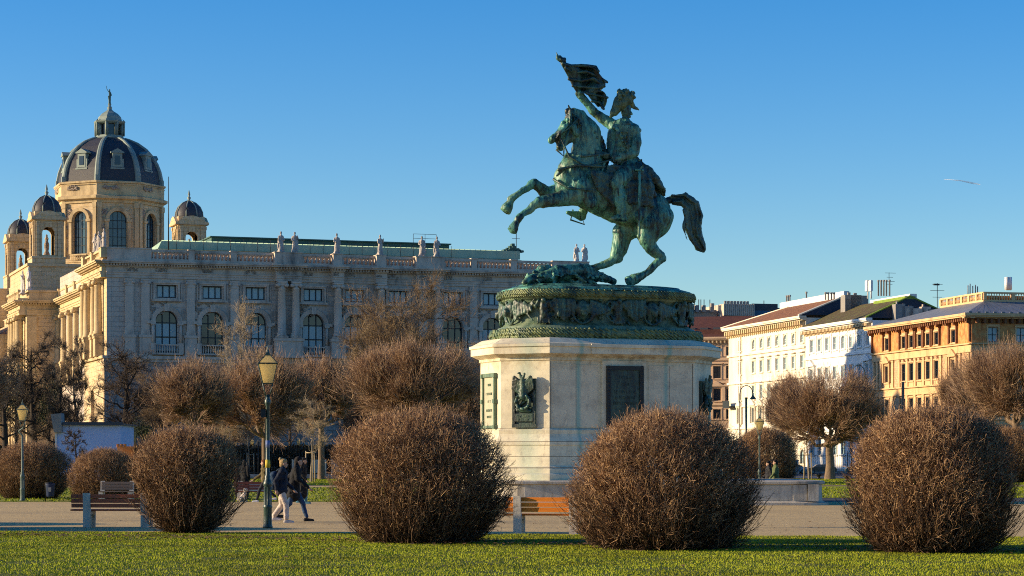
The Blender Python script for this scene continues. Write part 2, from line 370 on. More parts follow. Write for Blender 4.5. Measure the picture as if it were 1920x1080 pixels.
# ================================================================ the museum
MFR=Frame(XP(200,290),290.0,19.16); fx,fy=MFR.fx,MFR.fy
MU=empty('museum',(MFR.ox,MFR.oy,0),MFR.a)
tag(MU,'long stone museum with a balustraded roofline, arched windows and a dark octagonal dome','museum')
U1=fx(1103); RL=-math.pi/2
WN=[fx(p) for p in (312,398,479,587,665,746,848,923)]; WN+= [WN[-1]+5.6, WN[-1]+11.6]
PIL=[fx(p) for p in (242,272,357,439,887)]+[WN[-1]-2.8, WN[-1]+2.8]
COLS=[fx(p) for p in (525,551,630,711,789,817)]
# wall with openings
b=MB(Tfront); holes=[]
for u in WN:
    holes.append((u-1.4,u+1.4,15.5,19.3,True)); holes.append((u-1.22,u+1.22,22.3,23.9,False))
wall_holes(b,0,U1,14.9,26.3,holes,.5)
b.box(-.01,U1,-.65,-.62,14.9,26.3)      # inner leaf
b.build('wall',M['mstone'],MU)
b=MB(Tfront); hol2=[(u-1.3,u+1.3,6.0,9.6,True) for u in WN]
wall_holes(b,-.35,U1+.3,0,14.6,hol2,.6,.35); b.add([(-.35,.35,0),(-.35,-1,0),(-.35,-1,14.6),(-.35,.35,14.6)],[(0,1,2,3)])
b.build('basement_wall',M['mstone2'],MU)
def arch_sur(b):
    u=0
    for sx in (-1,1):
        b.loft([[(u+sx*1.75+.2*math.cos(a*math.pi/4),.33+.2*math.sin(a*math.pi/4),z) for a in range(8)] for z in (16.6,18.9)],True,True)
        b.box(u+sx*1.75-.32,u+sx*1.75+.32,.0,.6,15.3,16.6); b.box(u+sx*1.75-.3,u+sx*1.75+.3,.0,.6,18.9,19.05)
        x0,x1=sorted((u+sx*1.42,u+sx*2.45)); b.box(x0,x1,.0,.5,19.05,19.4)
        b.box(u+sx*2.25-.18,u+sx*2.25+.18,0,.12,15.3,19.05)
        b.box(u+sx*2.3-.42,u+sx*2.3+.42,0,.08,19.7,20.9)
    N=14
    for k in range(N):
        a0=math.pi*k/N;a1=math.pi*(k+1)/N
        P=[(u-rr*math.cos(a),oo,19.3+rr*math.sin(a)) for a in (a0,a1) for rr,oo in ((1.42,.0),(1.42,.24),(1.95,.34),(2.05,.0))]
        b.add(P,[(0,1,5,4),(1,2,6,5),(2,3,7,6)])
    b.box(u-.3,u+.3,0,.5,20.6,21.5)
    b.box(u-1.95,u+1.95,.0,.75,15.15,15.32); b.box(u-1.4,u+1.4,.4,.7,16.3,16.45)
    balusters(b,u-1.4,u+1.4,15.32,16.3,.3,.11,.55)
def up_sur(b):
    u=0
    for sx in (-1,1):
        b.box(u+sx*1.55-.12,u+sx*1.55+.12,.0,.22,22.1,24.1); b.box(u+sx*1.9-.08,u+sx*1.9+.08,0,.1,21.9,24.0)
    b.box(u-1.9,u+1.9,0,.45,21.85,22.1); b.box(u-1.7,u+1.7,0,.3,24.1,24.3); b.box(u-1.5,u+1.5,0,.2,23.92,24.1)
def rel_a(b): rnd_relief(b,-2.2,0,20.3,21.8,.02,16,.24)
def rel_b(b): rnd_relief(b,-2.5,-1.8,22.0,24.4,.02,10,.22); rnd_relief(b,-2.3,-1.2,19.9,21.6,.02,14,.3); rnd_relief(b,-2.2,0,20.3,21.8,.02,16,.24)
for i,u in enumerate(WN):
    wn=window(MU,Tfront,u,15.5,2.8,3.8,True,0,3,2,.4,'glassdk',top_dark=(i not in (1,6)),ft=.13)
    surround(wn,'arch_sur',arch_sur,.4,15.5,'mtrim','arch_surround')
    k='rel_b' if 2<i<6 else 'rel_a'; surround(wn,k,rel_b if 2<i<6 else rel_a,.4,15.5,'mrelief','carved_relief')
    wn=window(MU,Tfront,u,22.3,2.44,1.6,False,0,3,1,.3,'blind',ft=.13); surround(wn,'up_sur',up_sur,.3,22.3,'mtrim')
    window(MU,Tfront,u,6.0,2.6,3.6,True,0,2,2,.5,'glassdk',o=.35)
b=MB(Tfront); b.box(-.6,U1+.5,0,.7,14.6,14.95); b.box(-.45,U1+.4,0,.5,14.2,14.6); b.build('string_course',M['mtrim'],MU)
for u in PIL:
    column(MU,Tfront,u,.12,17.6,24.6,.52,'mtrim','pilaster',True)
for u in PIL: b=MB(Tfront); b.box(u-.75,u+.75,0,.38,14.95,17.3); b.box(u-.85,u+.85,0,.48,17.3,17.6); b.box(u-.85,u+.85,0,.45,14.95,15.2); b.build('pedestal',M['mtrim'],MU)
grp=[(COLS[0],COLS[1]),(COLS[2],COLS[2]),(COLS[3],COLS[3]),(COLS[4],COLS[5])]
for a,c in grp: b=MB(Tfront); b.box(a-.9,c+.9,0,1.45,14.95,17.1); b.box(a-1.0,c+1.0,0,1.6,17.1,17.45); b.box(a-1,c+1,0,1.55,14.95,15.25); b.build('pedestal',M['mtrim'],MU)
for u in COLS: column(MU,Tfront,u,.95,17.45,24.65,.52,'mtrim','column')
# entablature
b=MB(Tfront); rl=MB(Tfront)
def entab(b,u0,u1,o,zt,o0=0.0,dz=0.0,dent=True):
    b.box(u0,u1,o0,o+.12,zt-2.1,zt-1.75); b.box(u0,u1,o0,o+.2,zt-1.75,zt-1.45); b.box(u0,u1,o0,o+.3,zt-1.45,zt-1.34)
    b.box(u0,u1,o0,o+.05,zt-1.34,zt-.75)
    b.box(u0-.1,u1+.1,o0,o+.3,zt-.75,zt-.62)
    if dent:
        n=int((u1-u0)/.36)
        for k in range(n): uu=u0+(k+.5)*(u1-u0)/n; b.box(uu-.1,uu+.1,o+.05,o+.62,zt-.62,zt-.38)
    b.box(u0-.2,u1+.2,o0,o+.38,zt-.62,zt-.38)
    b.box(u0-.55,u1+.55,o0,o+.85,zt-.38,zt-.2); b.box(u0-.65,u1+.65,o0,o+.98,zt-.2,zt)
entab(b,-.1,U1,.05,26.8)
for a,c in grp: entab(b,a-.75,c+.75,1.0,26.803,.06)
for a,c in grp: rl=MB(Tfront); rnd_relief(rl,a-.6,(a+c)/2 if c>a else a,25.5,26.0,1.06,8,.18); rl.build('frieze_relief',M['mrelief'],MU)
for u in WN+[fx(257)]: rl=MB(Tfront); rnd_relief(rl,u-1.3,u,25.5,26.0,.11,10,.18); rl.build('frieze_relief',M['mrelief'],MU)
b.build('cornice',M['mtrim'],MU)
# parapet
b=MB(Tfront)
b.box(0,U1,-.25,.25,26.8,27.15)
pos=[0]+[fx(p) for p in (358,438)]; solid=[(0,fx(283)),(fx(353),fx(364)),(fx(432),fx(443)),(COLS[0]-.9,COLS[1]+.9),(COLS[2]-.6,COLS[2]+.6),(COLS[3]-.6,COLS[3]+.6),(COLS[4]-.9,COLS[5]+.9),(fx(883),fx(893)),(fx(957),fx(968)),(fx(1035),U1)]
for i,(a,c) in enumerate(solid):
    o=1.0 if 3<=i<=6 else .32
    b.box(a,c,-.3,o,26.8 if o<1 else 26.81,28.3); b.box(a-.08,c+.08,-.38,o+.08,28.3,28.42)
    if i+1<len(solid):
        n=solid[i+1][0]; b.box(c,n,-.24,.22,28.02,28.3); balusters(b,c+.05,n-.05,27.15,28.02,.5,.2,0)
b.build('balustrade',M['mtrim'],MU)
# long roof
def rz(py,px,y): return MFR.z(py,fx(px,y),y)
b=MB()
za=29.9
b.add([(fx(296,5),5,28.9),(fx(975,5),5,28.9),(fx(975,5),5,30.0),(fx(303,5),5,za),(fx(303,5)+1,22,za),(fx(975,5),22,30),
       (fx(392,14),14,30.75),(fx(975,14)-5,14,30.7)],[(0,1,2,3),(3,2,7,6),(0,3,4),(3,6,4),(6,7,5,4),(1,5,2),(2,5,7)])
b.box(fx(297,4.6),fx(976,4.6),4.2,5.0,28.2,28.75)
for k in range(64):
    u=fx(320,6)+k*(fx(965,6)-fx(320,6))/63
    b.add([(u,5.1,za+.02),(u+.10,5.1,za+.02),(u+.10,5.1,za+.16),(u,5.1,za+.16),(u+.3,13.9,30.7),(u+.4,13.9,30.7),(u+.4,13.9,30.85),(u+.3,13.9,30.85)],[(0,1,2,3),(0,1,5,4),(2,3,7,6),(0,3,7,4),(1,2,6,5)])
rf=b.build('roof',M['copper'],MU)
b=MB(); b.box(fx(395,15),fx(840,15),14.5,24,30.4,31.5); b.box(fx(392,15),fx(843,15),14.2,24.3,31.5,31.65)
b.build('roof_lantern',M['copperdk'],rf)
b=MB()
for k in range(22):
    u=fx(330,5)+k*1.75; b=MB(); b.tube([(u,4.6,28.6),(u,4.6,30.4)],.03,4); b.build('lightning_rod',M['iron'],rf)
b=MB()
for z in (32.4,33.0): b.tube([(fx(775,16),16,z),(fx(818,16),16,z)],.03,4)
for p in (775,797,818): b.tube([(fx(p,16),16,31.6),(fx(p,16),16,33.0)],.03,4)
b.build('roof_railing',M['iron'],rf); b=MB(); b.tube([(fx(968,6),6,29),(fx(968,6),6,33)],.05,4); b.tube([(fx(960,6),6,31.8),(fx(975,6),6,31.8)],.03,4)
b.build('antenna',M['iron'],rf); b=MB(); b.tube([(fx(316,4),4,28.3),(fx(316,4),4,38)],[.09,.04],5)
b.build('flagpole',M['iron'],rf)
b=MB()
for k in range(60):
    a=random.uniform(0,6.28);r=random.uniform(0,1.3); x=fx(960,6)+r*math.cos(a); z=29.9+random.uniform(0,.7)*(1.4-r)
    b.box(x-.2,x+.2,5.6+random.uniform(-.3,.3),6.2,z,z+.25)
b.build('roof_ornament',M['copperdk'],rf)
# body behind the front skin (closes the volume)
b=MB(); b.box(.7,U1,.7,44.8,0,28.0); b.build('inner_block',M['mstone'],MU)
b=MB(); b.box(U1-.02,U1+.5,-.5,14,0,26.3); b.build('end_wall',M['mstone'],MU)
# ---------------- left side: corner pavilion and recessed range
va=fy(163); vb=45.0
b=MB(Tleft); hl=[]
VP=[fy(p) for p in (193,185.5,172.5,165.5)]
VW=[(VP[1]+VP[2])/2]
for v in VW: hl+= [(v-1.3,v+1.3,15.6,19.2,True),(v-1.1,v+1.1,22.2,23.9,False)]
wall_holes(b,0,va,14.9,26.3,hl,.5); b.box(-.0,va,-.65,-.62,14.9,26.3)
b.build('side_wall',M['mstone_sun'],MU)
for v in VW:
    window(MU,Tleft,v,15.6,2.6,3.6,True,RL,3,2,.4,'glassdk'); window(MU,Tleft,v,22.2,2.2,1.7,False,RL,3,1,.3,'glassdk')
b=MB(Tleft); wall_holes(b,-.35,va,0,14.6,[(VW[0]-1.3,VW[0]+1.3,6,9.6,True)],.6,.35); b.build('side_basement',M['mstone_sun'],MU)
b=MB(Tleft); b.box(-.5,va+.2,0,.7,14.6,14.95)
for v in VP: b.box(v-.75,v+.75,0,1.1,14.95,17.2); b.box(v-.8,v+.8,0,1.2,17.2,17.5)
entab(b,-.0,va,.6,26.806)
b.box(0,va,-.25,.5,26.8,27.15); 
for a,c in ((-.3,1.6),(va-1.4,va),(va*.5-.6,va*.5+.6)): b.box(a,c,-.3,.75,27.15,28.31); b.box(a-.05,c+.05,-.35,.82,28.31,28.43)
b.box(1.6,va-1.4,-.2,.5,28.05,28.3); balusters(b,1.65,va*.5-.65,27.15,28.05,.5,.2,.15); balusters(b,va*.5+.65,va-1.45,27.15,28.05,.5,.2,.15)
b.build('side_cornice',M['mtrim_sun'],MU)
for v in VP: column(MU,Tleft,v,.62,17.5,24.7,.5,'mtrim_sun','column')
# recessed range
xr=1.1
def Tl2(u,o,z): return (xr-o,u,z)
VC=[fy(p,xr) for p in (152,140.5,128.5,117.5)]
VWW=[(VC[i]+VC[i+1])/2 for i in range(3)]+[VC[3]+3.6]
b=MB(Tl2); hl=[]
for v in VWW: hl+= [(v-1.3,v+1.3,13.6,17.2,True),(v-1.1,v+1.1,20.2,21.9,False)]
wall_holes(b,va,vb+.5,12.9,24.3,hl,.5); b.build('recessed_wall',M['mstone_sun'],MU)
b=MB(Tl2); wall_holes(b,va,vb+.5,0,12.9,[(v-1.3,v+1.3,5,8.6,True) for v in VWW],.6,.3); b.build('recessed_basement',M['mstone_sun'],MU)
b=MB(Tl2)
for v in VC: b.box(v-.75,v+.75,0,1.1,12.9,15.2); b.box(v-.8,v+.8,0,1.2,15.2,15.5)
entab(b,va+.7,vb-.2,.6,24.8,0); b.box(va,vb,-.25,.5,24.8,25.15); b.box(va,vb,0,.6,12.6,12.95)
q=(vb-va)/4
for k in range(5): b.box(va+q*k-.5,va+q*k+.5,-.3,.7,25.15,26.3); b.box(va+q*k-.55,va+q*k+.55,-.35,.76,26.3,26.42)
for k in range(4): b.box(va+q*k+.5,va+q*k+q-.5,-.2,.5,26.02,26.28); balusters(b,va+q*k+.55,va+q*k+q-.55,25.15,26.02,.5,.2,.15)
b.build('recessed_cornice',M['mtrim_sun'],MU)
for v in VC: column(MU,Tl2,v,.62,15.5,22.7,.5,'mtrim_sun','column')
for v in VWW:
    window(MU,Tl2,v,13.6,2.6,3.6,True,RL,3,2,.4,'glassdk'); window(MU,Tl2,v,20.2,2.2,1.7,False,RL,3,1,.3,'glassdk')
    window(MU,Tl2,v,5,2.6,3.6,True,RL,2,2,.5,'glassdk',o=.3)
# ---------------- central block
b=MB(); b.box(-4,40,45,125,0,23.4); b.box(-7.5,-3.9,58,112,0,20.5); b.build('central_block',M['mstone_sun'],MU)
b=MB(Tfront)
def Tcb(u,o,z): return (u,45-o,z)
b=MB(Tcb); entab(b,-4,xr,.05,24.7); b.box(-3.6,xr+6,-3,0,24.7,25.9); b.box(-3.8,xr+6,-3,.12,25.9,26.15)
b.box(-4,-2.6,0,.3,0,22.4)
b.build('block_cornice',M['mtrim_sun'],MU)
def Tcl(u,o,z): return (-4-o,u,z)
b=MB(Tcl); entab(b,45,57.9,.9,24.71)
b.box(45,58,-.2,1.2,24.71,25.0); b.box(45,58,.8,1.2,25.9,26.2); balusters(b,45.3,57.7,25.0,25.9,.5,.2,1.0)
b.build('block_side_cornice',M['mtrim_sun'],MU)
for v in (47,49.5,53,55.5): b=MB(Tcl); b.box(v-.7,v+.7,0,1.5,0,13); b.build('pedestal',M['mtrim_sun'],MU)
for v in (47,49.5,53,55.5): column(MU,Tcl,v,.8,13,22.6,.6,'mtrim_sun','column')
def Tcp(u,o,z): return (-7.5-o,u,z)
b=MB(Tcp); entab(b,58,112,.9,21.6); b.box(58,112,-2,1.5,21.6,22.5)
b.build('portico_cornice',M['mtrim_sun'],MU)
for v in (59.5,62.5,66,70): column(MU,Tcp,v,.9,10,19.6,.65,'mtrim_sun','column')
b=MB(); b.box(-2.8,28,52,73,24.4,30.2); b.box(-3.0,28.2,51.8,73.2,30.2,30.6); b.box(-2.9,28.1,51.9,73.1,26.6,27.0); b.box(-2.2,28,98,118,24.4,30.2); b.box(0,28,73,98,24.4,30.2); b.build('attic_block',M['mstone_sun'],MU)
# ---------------- dome
DC=(14.4,85.0); Rd=8.5
DO=empty('dome',(DC[0],DC[1],0)); DO.parent=MU
def octr(r,z,ph=math.pi/8,n=8,c=(0,0)): return [(c[0]+r*math.cos(ph+2*math.pi*k/n),c[1]+r*math.sin(ph+2*math.pi*k/n),z) for k in range(n)]
b=MB(); b.loft([octr(Rd+.5,29),octr(Rd+.5,32.2),octr(Rd+.25,32.3),octr(Rd+.25,33.2),octr(Rd+.4,33.25),octr(Rd+.4,33.5)],True)
# drum faces with arched openings
ap=Rd*math.cos(math.pi/8); side=2*Rd*math.sin(math.pi/8)
for k in range(8):
    a=-math.pi/2+k*math.pi/4; ca,sa=math.cos(a),math.sin(a)
    fb=MB(lambda u,o,z: ((ap+o)*ca-u*sa,(ap+o)*sa+u*ca,z))
    wall_holes(fb,-side/2,side/2,33.5,43.2,[(-1.4,1.4,34.6,39.9,True)],.7)
    b.v+=[] ; b.add(fb.v,fb.f)
b.build('drum',M['mstone_sun'],DO)
trb=MB(); rl=MB()
for k in range(8):
    a=-math.pi/2+k*math.pi/4; ca,sa=math.cos(a),math.sin(a)
    TT=lambda u,o,z,ca=ca,sa=sa: ((ap+o)*ca-u*sa,(ap+o)*sa+u*ca,z)
    fb=MB(TT)
    for sx in (-1,1):
        fb.box(sx*1.75-.25,sx*1.75+.25,0,.3,34.6,39.6); fb.box(sx*1.75-.4,sx*1.75+.4,0,.45,39.6,40.0)
        fb.box(sx*2.95-.32,sx*2.95+.32,0,.35,34.0,42.6); fb.box(sx*2.95-.4,sx*2.95+.4,0,.45,41.8,42.6)
    for j in range(12):
        a0=math.pi*j/12;a1=math.pi*(j+1)/12
        P=[(-rr*math.cos(t),oo,39.9+rr*math.sin(t)) for t in (a0,a1) for rr,oo in ((1.42,.0),(1.42,.28),(1.95,.34),(2.0,.0))]
        fb.add(P,[(0,1,5,4),(1,2,6,5),(2,3,7,6)])
    fb.box(-1.6,1.6,.3,.6,34.3,34.5); balusters(fb,-1.5,1.5,33.5,34.3,.35,.12,.45)
    # relief panel frames on the attic band
    fb.box(-2.7,2.7,.55,.62,45.45,45.55)
    trb.add(fb.v,fb.f)
    rb=MB(TT); rnd_relief(rb,-2.6,-1.7,40.2,41.7,.02,12,.3); rnd_relief(rb,-2.55,-2.1,35,39.3,.02,9,.2); rnd_relief(rb,-2.4,0,44.7,45.3,.45,16,.25)
    rb.build('drum_relief',M['mrelief'],DO)
    x,y,z=TT(0,-.5,34.6)
    wn=window(DO,Tfront,0,0,2.8,5.3,True,a+math.pi/2,4,4,0,'glass',ft=.07); wn.location=(x,y,z)
trb.loft([octr(Rd+.1,42.6),octr(Rd+.25,42.6),octr(Rd+.3,43.0),octr(Rd+.9,43.2),octr(Rd+.95,43.6),octr(Rd+.5,43.75),octr(Rd+.35,43.8),octr(Rd+.35,45.6),octr(Rd+.6,45.7),octr(Rd+.65,45.95),octr(Rd+.1,46.1)],True)
trb.build('drum_cornice',M['mtrim_sun'],DO)
prof=[(8.45,46.0),(8.35,47.0),(8.1,48.2),(7.6,49.5),(6.85,50.7),(5.8,51.9),(4.4,52.9),(3.0,53.5),(2.3,53.7)]
def dome_r(z):
    for (r0,z0),(r1,z1) in zip(prof,prof[1:]):
        if z0<=z<=z1: return r0+(r1-r0)*(z-z0)/(z1-z0)
    return 2.3
b=MB(); b.loft([octr(r,z) for r,z in prof],True); b.build('dome_roof',M['slate'],DO)
for k in range(8):
    a=math.pi/8+k*math.pi/4; b=MB(); rings=[]
    ca,sa=math.cos(a),math.sin(a)
    for r,z in prof:
        wd=.42*(.45+.55*r/8.45)
        rings.append([((r+o)*ca-t*sa,(r+o)*sa+t*ca,z+zz) for o,t,zz in ((-.2,-wd,-.05),(.16,-wd,.05),(.3,-wd*.5,.1),(.3,wd*.5,.1),(.16,wd,.05),(-.2,wd,-.05))])
    b.loft(rings,True); b.box(*((Rd-.1)*ca-.35,(Rd-.1)*ca+.35),*((Rd-.1)*sa-.35,(Rd-.1)*sa+.35),46.0,46.9)
    b.build('dome_rib',M['lead'],DO)
dm=None
for k in range(8):
    a=-math.pi/2+k*math.pi/4
    if dm is None:
        q=MB(); q.box(-.75,.75,-.1,1.6,0,2.2); q.box(-1.0,-.75,-.05,.5,-.1,1.3); q.box(.75,1.0,-.05,.5,-.1,1.3)
        q.box(-1.05,1.05,-.25,1.7,2.2,2.4); q.add([(-1,-.22,2.4),(1,-.22,2.4),(0,-.22,2.95),(-1,1.9,2.4),(1,1.9,2.4),(0,1.9,2.95)],[(0,1,2),(0,2,5,3),(1,4,5,2)])
        q.box(-1.1,1.1,-.2,.6,-.35,-.1)
        dm=q.mesh('dormer',M['lead']); q=MB(); q.box(-.42,.42,-.16,-.11,.35,1.75); dp=q.mesh('dormer_window',M['glassdk'])
    rr=dome_r(48.4)*math.cos(math.pi/8)
    d=put('dormer',dm,DO,(math.cos(a)*(rr-.0),math.sin(a)*(rr-.0),48.3),(0,0,a+math.pi/2))
for k in range(8):
    a=-math.pi/2+k*math.pi/4; rr=dome_r(48.4)*math.cos(math.pi/8); put('dormer_window',dp,DO,(math.cos(a)*rr,math.sin(a)*rr,48.3),(0,0,a+math.pi/2))
# lantern
b=MB(); L=[(2.6,53.4),(2.7,53.8),(2.3,54.0),(2.2,54.5)]
b.loft([octr(r,z) for r,z in L],True)
for k in range(8):
    a=math.pi/8+k*math.pi/4; b.tube([(2.0*math.cos(a),2.0*math.sin(a),54.4),(2.0*math.cos(a),2.0*math.sin(a),57.6)],.3,6)
    b.tube([(2.35*math.cos(a),2.35*math.sin(a),54.4),(2.35*math.cos(a),2.35*math.sin(a),57.9),(2.1*math.cos(a),2.1*math.sin(a),58.4)],[.12,.16,.02],6)
b.loft([octr(r,z) for r,z in ((2.15,57.2),(2.5,57.5),(2.6,57.8),(2.2,57.9),(2.0,58.1),(1.85,58.9),(1.35,59.7),(.6,60.4),(.35,60.8),(.4,61.3),(.2,61.6),(.3,62.0),(.12,62.2))],True)
lo_=b.build('lantern',M['lead'],DO,(0,0,17.09)); lo_.scale=(1,1,.68)
b=MB(); b.loft([octr(1.55,54.4),octr(1.55,57.3)],True); lo_=b.build('lantern_glass',M['glassdk'],DO,(0,0,17.09)); lo_.scale=(1,1,.68)
# lantern figure
# corner tabernacles
_tab=[]
def tabernacle(u,v):
    t=empty('tabernacle_tower',(u,v,0)); t.parent=MU
    if not _tab:
        h=2.15
        b=MB(); b.box(-h-.35,h+.35,-h-.35,h+.35,30.2,32.5); b.box(-h-.45,h+.45,-h-.45,h+.45,32.5,32.75); 
        for k in range(4):
            a=-math.pi/2+k*math.pi/2; ca,sa=math.cos(a),math.sin(a)
            fb=MB(lambda x,o,z,ca=ca,sa=sa: ((h+o)*ca-x*sa,(h+o)*sa+x*ca,z))
            wall_holes(fb,-h,h,32.75,38.6,[(-.95,.95,33.0,36.3,True)],.5)
            for sx in (-1,1): fb.box(sx*1.6-.22,sx*1.6+.22,0,.18,32.75,37.9); fb.box(sx*1.6-.28,sx*1.6+.28,0,.25,37.6,38.1); fb.box(sx*1.1-.12,sx*1.1+.12,0,.12,33,36.3)
            P=[(-2.3+4.6*j/10,.0,38.7+1.0*math.sin(math.pi*j/10)) for j in range(11)]
            fb.add([(x,.42,z) for x,_,z in P]+[(x,-1.2,z) for x,_,z in P],[tuple(range(11))]+[(j,j+1,12+j,11+j) for j in range(10)])
            fb.box(-.5,.5,.0,.2,37.2,38.0)
            b.add(fb.v,fb.f)
        b.box(-h-.45,h+.45,-h-.45,h+.45,38.3,38.7); b.box(-h+.1,h-.1,-h+.1,h-.1,38.7,39.6)
        # inner piers keep the chamber see-through
        m1=b.mesh('tower_wall',M['mstone_sun'])
        b=MB(); b.lathe([(2.15,39.45),(2.2,39.7),(2.1,40.4),(1.75,41.2),(1.1,41.8),(.5,42.1),(.25,42.2)],16); m2=b.mesh('tower_cap',M['slate'])
        b=MB()
        for k in range(8):
            a=math.pi/8+k*math.pi/4; b.tube([(2.2*math.cos(a),2.2*math.sin(a),39.6),(2.12*math.cos(a),2.12*math.sin(a),40.4),(1.78*math.cos(a),1.78*math.sin(a),41.2),(1.1*math.cos(a),1.1*math.sin(a),41.85),(.3*math.cos(a),.3*math.sin(a),42.2)],.09,5)
        b.lathe([(2.35,39.45),(2.4,39.55),(2.2,39.62)],16); b.lathe([(.35,42.1),(.18,42.4),(.32,42.7),(.12,42.9),(.2,43.2),(.03,43.9)],8); m3=b.mesh('finial',M['lead'])
        b=MB(); 
        for zz,s_ in ((32.8,1),(34.3,.8)):
            b.lathe([(.45*s_,zz),(.5*s_,zz+.5),(.28*s_,zz+1.0),(.38*s_,zz+1.4),(.2*s_,zz+1.6),(.2*s_,zz+1.9),(.02,zz+2.05)],8,(0,0,0))
        m4=b.mesh('niche_figure',M['mrelief'])
        _tab.extend([m1,m2,m3,m4])
    put('tower_wall',_tab[0],t); put('tower_cap',_tab[1],t); put('finial',_tab[2],t); put('niche_figure',_tab[3],t)
for u,v in ((1.95,67.5),(2.7,104),(23.8,67.5),(23.8,104)): tabernacle(u,v)
# ================================================================ houses on the right
M['cream']=mat('cream_render',(.84,.76,.60),(.80,.71,.55),.5,.85,.3,8,dirt=(.62,.50,.33),dscale=.3)
M['white']=mat('white_render',(.86,.83,.76),(.82,.79,.71),.5,.85,.3,8,dirt=(.66,.6,.5),dscale=.3)
M['creamdk']=mat('weathered_cornice',(.66,.50,.28),(.55,.38,.20),1.5,.85,.3,8)
M['ochre']=ashlar('ochre_brick',(.62,.37,.165),(.54,.31,.135),(.38,.20,.09),1.0,.35,(.30,.16,.07),.5,.3)
M['ochretrim']=mat('ochre_stone_trim',(.74,.49,.25),(.64,.41,.20),.8,.85,.3,8,dirt=(.35,.2,.09),dscale=.5)
M['redbrick']=mat('painted_red_frieze',(.50,.19,.055),(.60,.32,.11),1.4,.85,.4,5,.05,dirt=(.22,.09,.04),dscale=.8,lo=.4,hi=.6)
M['terra']=mat('red_brown_bracket',(.13,.055,.03),(.26,.11,.045),3,.85)
M['tan']=mat('salmon_render',(.68,.47,.29),(.60,.41,.25),.5,.85,.3,8,dirt=(.3,.19,.12),dscale=.3)
M['tantrim']=mat('salmon_trim',(.72,.49,.30),None,.5,.85,.3,8)
M['tile']=mat('brown_roof_tiles',(.30,.135,.06),(.19,.085,.045),1.2,.85,.8,6,.08,dirt=(.10,.055,.03),dscale=1.2)
M['tiledk']=mat('dark_roof_slates',(.05,.05,.06),(.03,.03,.04),1.2,.7,.6,6)
M['moss']=mat('mossy_roof_tiles',(.12,.085,.04),(.075,.06,.03),1.5,.9,.8,6,.08,dirt=(.13,.16,.03),dscale=.8)
M['mossg']=mat('green_moss_ridge',(.24,.33,.05),(.16,.24,.04),2,.95,.5,8)
M['redroof']=mat('dark_red_roof',(.12,.045,.03),(.08,.03,.025),1,.85,.5,6)
M['zinc']=mat('zinc_roof',(.20,.21,.22),(.15,.16,.175),.5,.5,.2)
M['zincd']=mat('dark_zinc',(.06,.068,.08),(.045,.05,.06),.5,.5)
M['concrete']=mat('grey_concrete',(.30,.28,.25),(.24,.22,.2),1,.9,.3,12)
M['bluep']=mat('blue_panel',(.03,.13,.22),None,2,.5)
M['whpaint']=mat('white_paint',(.78,.77,.74),None,2,.6)
HF=Frame(67.0,340.0,14.2); gy=HF.fy
def hz(py,v,x=0): return HF.z(py,x,v)
def facade(P,T,rot,v0,v1,ztop,rows,wall,trim,name='wall',zb=0.0,glass='glassdk',cor=1.0):
    b=MB(T); hl=[]
    for (z0,z1,w,us,st) in rows:
        for u in us: hl.append((u-w/2,u+w/2,z0,z1-(w/2 if 'a' in st else 0),'a' in st))
    wall_holes(b,v0,v1,zb,ztop,hl,.32); b.build(name,M[wall],P)
    for (z0,z1,w,us,st) in rows:
        def sur(b,z0=z0,z1=z1,w=w,st=st):
            u=0
            for sx in (-1,1):
                xx=sorted((u+sx*(w/2+.02),u+sx*(w/2+.22))); b.box(xx[0],xx[1],0,.1,z0-.1,z1+.12)
            b.box(u-w/2-.3,u+w/2+.3,0,.22,z0-.28,z0-.1); b.box(u-w/2-.28,u+w/2+.28,0,.16,z1+.12,z1+.3)
            if 'h' in st: b.box(u-w/2-.4,u+w/2+.4,0,.45,z1+.5,z1+.68)
            if 'p' in st:
                b.box(u-w/2-.6,u+w/2+.6,0,.5,z1+.45,z1+.62)
                b.add([(u-w/2-.7,.5,z1+.62),(u+w/2+.7,.5,z1+.62),(u,.5,z1+1.55),(u-w/2-.7,0,z1+.62),(u+w/2+.7,0,z1+.62),(u,0,z1+1.55)],[(0,1,2),(0,2,5,3),(1,4,5,2)])
                for sx in (-1,1): xx=sorted((u+sx*(w/2+.22),u+sx*(w/2+.55))); b.box(xx[0],xx[1],0,.35,z0-.1,z1+.45)
            if 'd' in st: b.box(u-w/2-.2,u+w/2+.2,0,.12,z0-1.1,z0-.35)
        for u in us:
            a='a' in st
            wn=window(P,T,u,z0,w,(z1-z0)-(w/2 if a else 0),a,rot,2,2,.28,glass,'whpaint' if 'w' in st else 'frame',ft=.07)
            surround(wn,('s',P.name,name,round(z0,2),w,st),sur,.28,z0,trim)
def cornice_h(b,u0,u1,z,o=.9,step=.9,br=True):
    b.box(u0-.2,u1+.2,0,o*.55,z-.75,z-.55); b.box(u0-.3,u1+.3,0,o,z-.55,z-.35); b.box(u0-.4,u1+.4,0,o+.15,z-.35,z)
def mkband(P,T,u0,u1,z0,z1,o,trim,name='band'):
    b=MB(T); b.box(u0,u1,0,o,z0,z1); b.box(u0,u1,0,o+.14,z1,z1+.14); b.box(u0,u1,0,o+.06,z0-.1,z0); b.build(name,M[trim],P)
def brackets(P,T,u0,u1,z0,z1,step,o,m,w=.25):
    n=int((u1-u0)/step); b=MB(T)
    for k in range(n): u=u0+(k+.5)*(u1-u0)/n; b.box(u-w/2,u+w/2,0,o,z0+(z1-z0)*.35,z1); b.box(u-w/2,u+w/2,0,o*.5,z0,z0+(z1-z0)*.35)
    b.build('cornice_brackets',M[m],P)
def chim(b,x,y,z0,z1,w=.5,d=.5): b.box(x-w,x+w,y-d,y+d,z0,z1); b.box(x-w-.08,x+w+.08,y-d-.08,y+d+.08,z1,z1+.15)
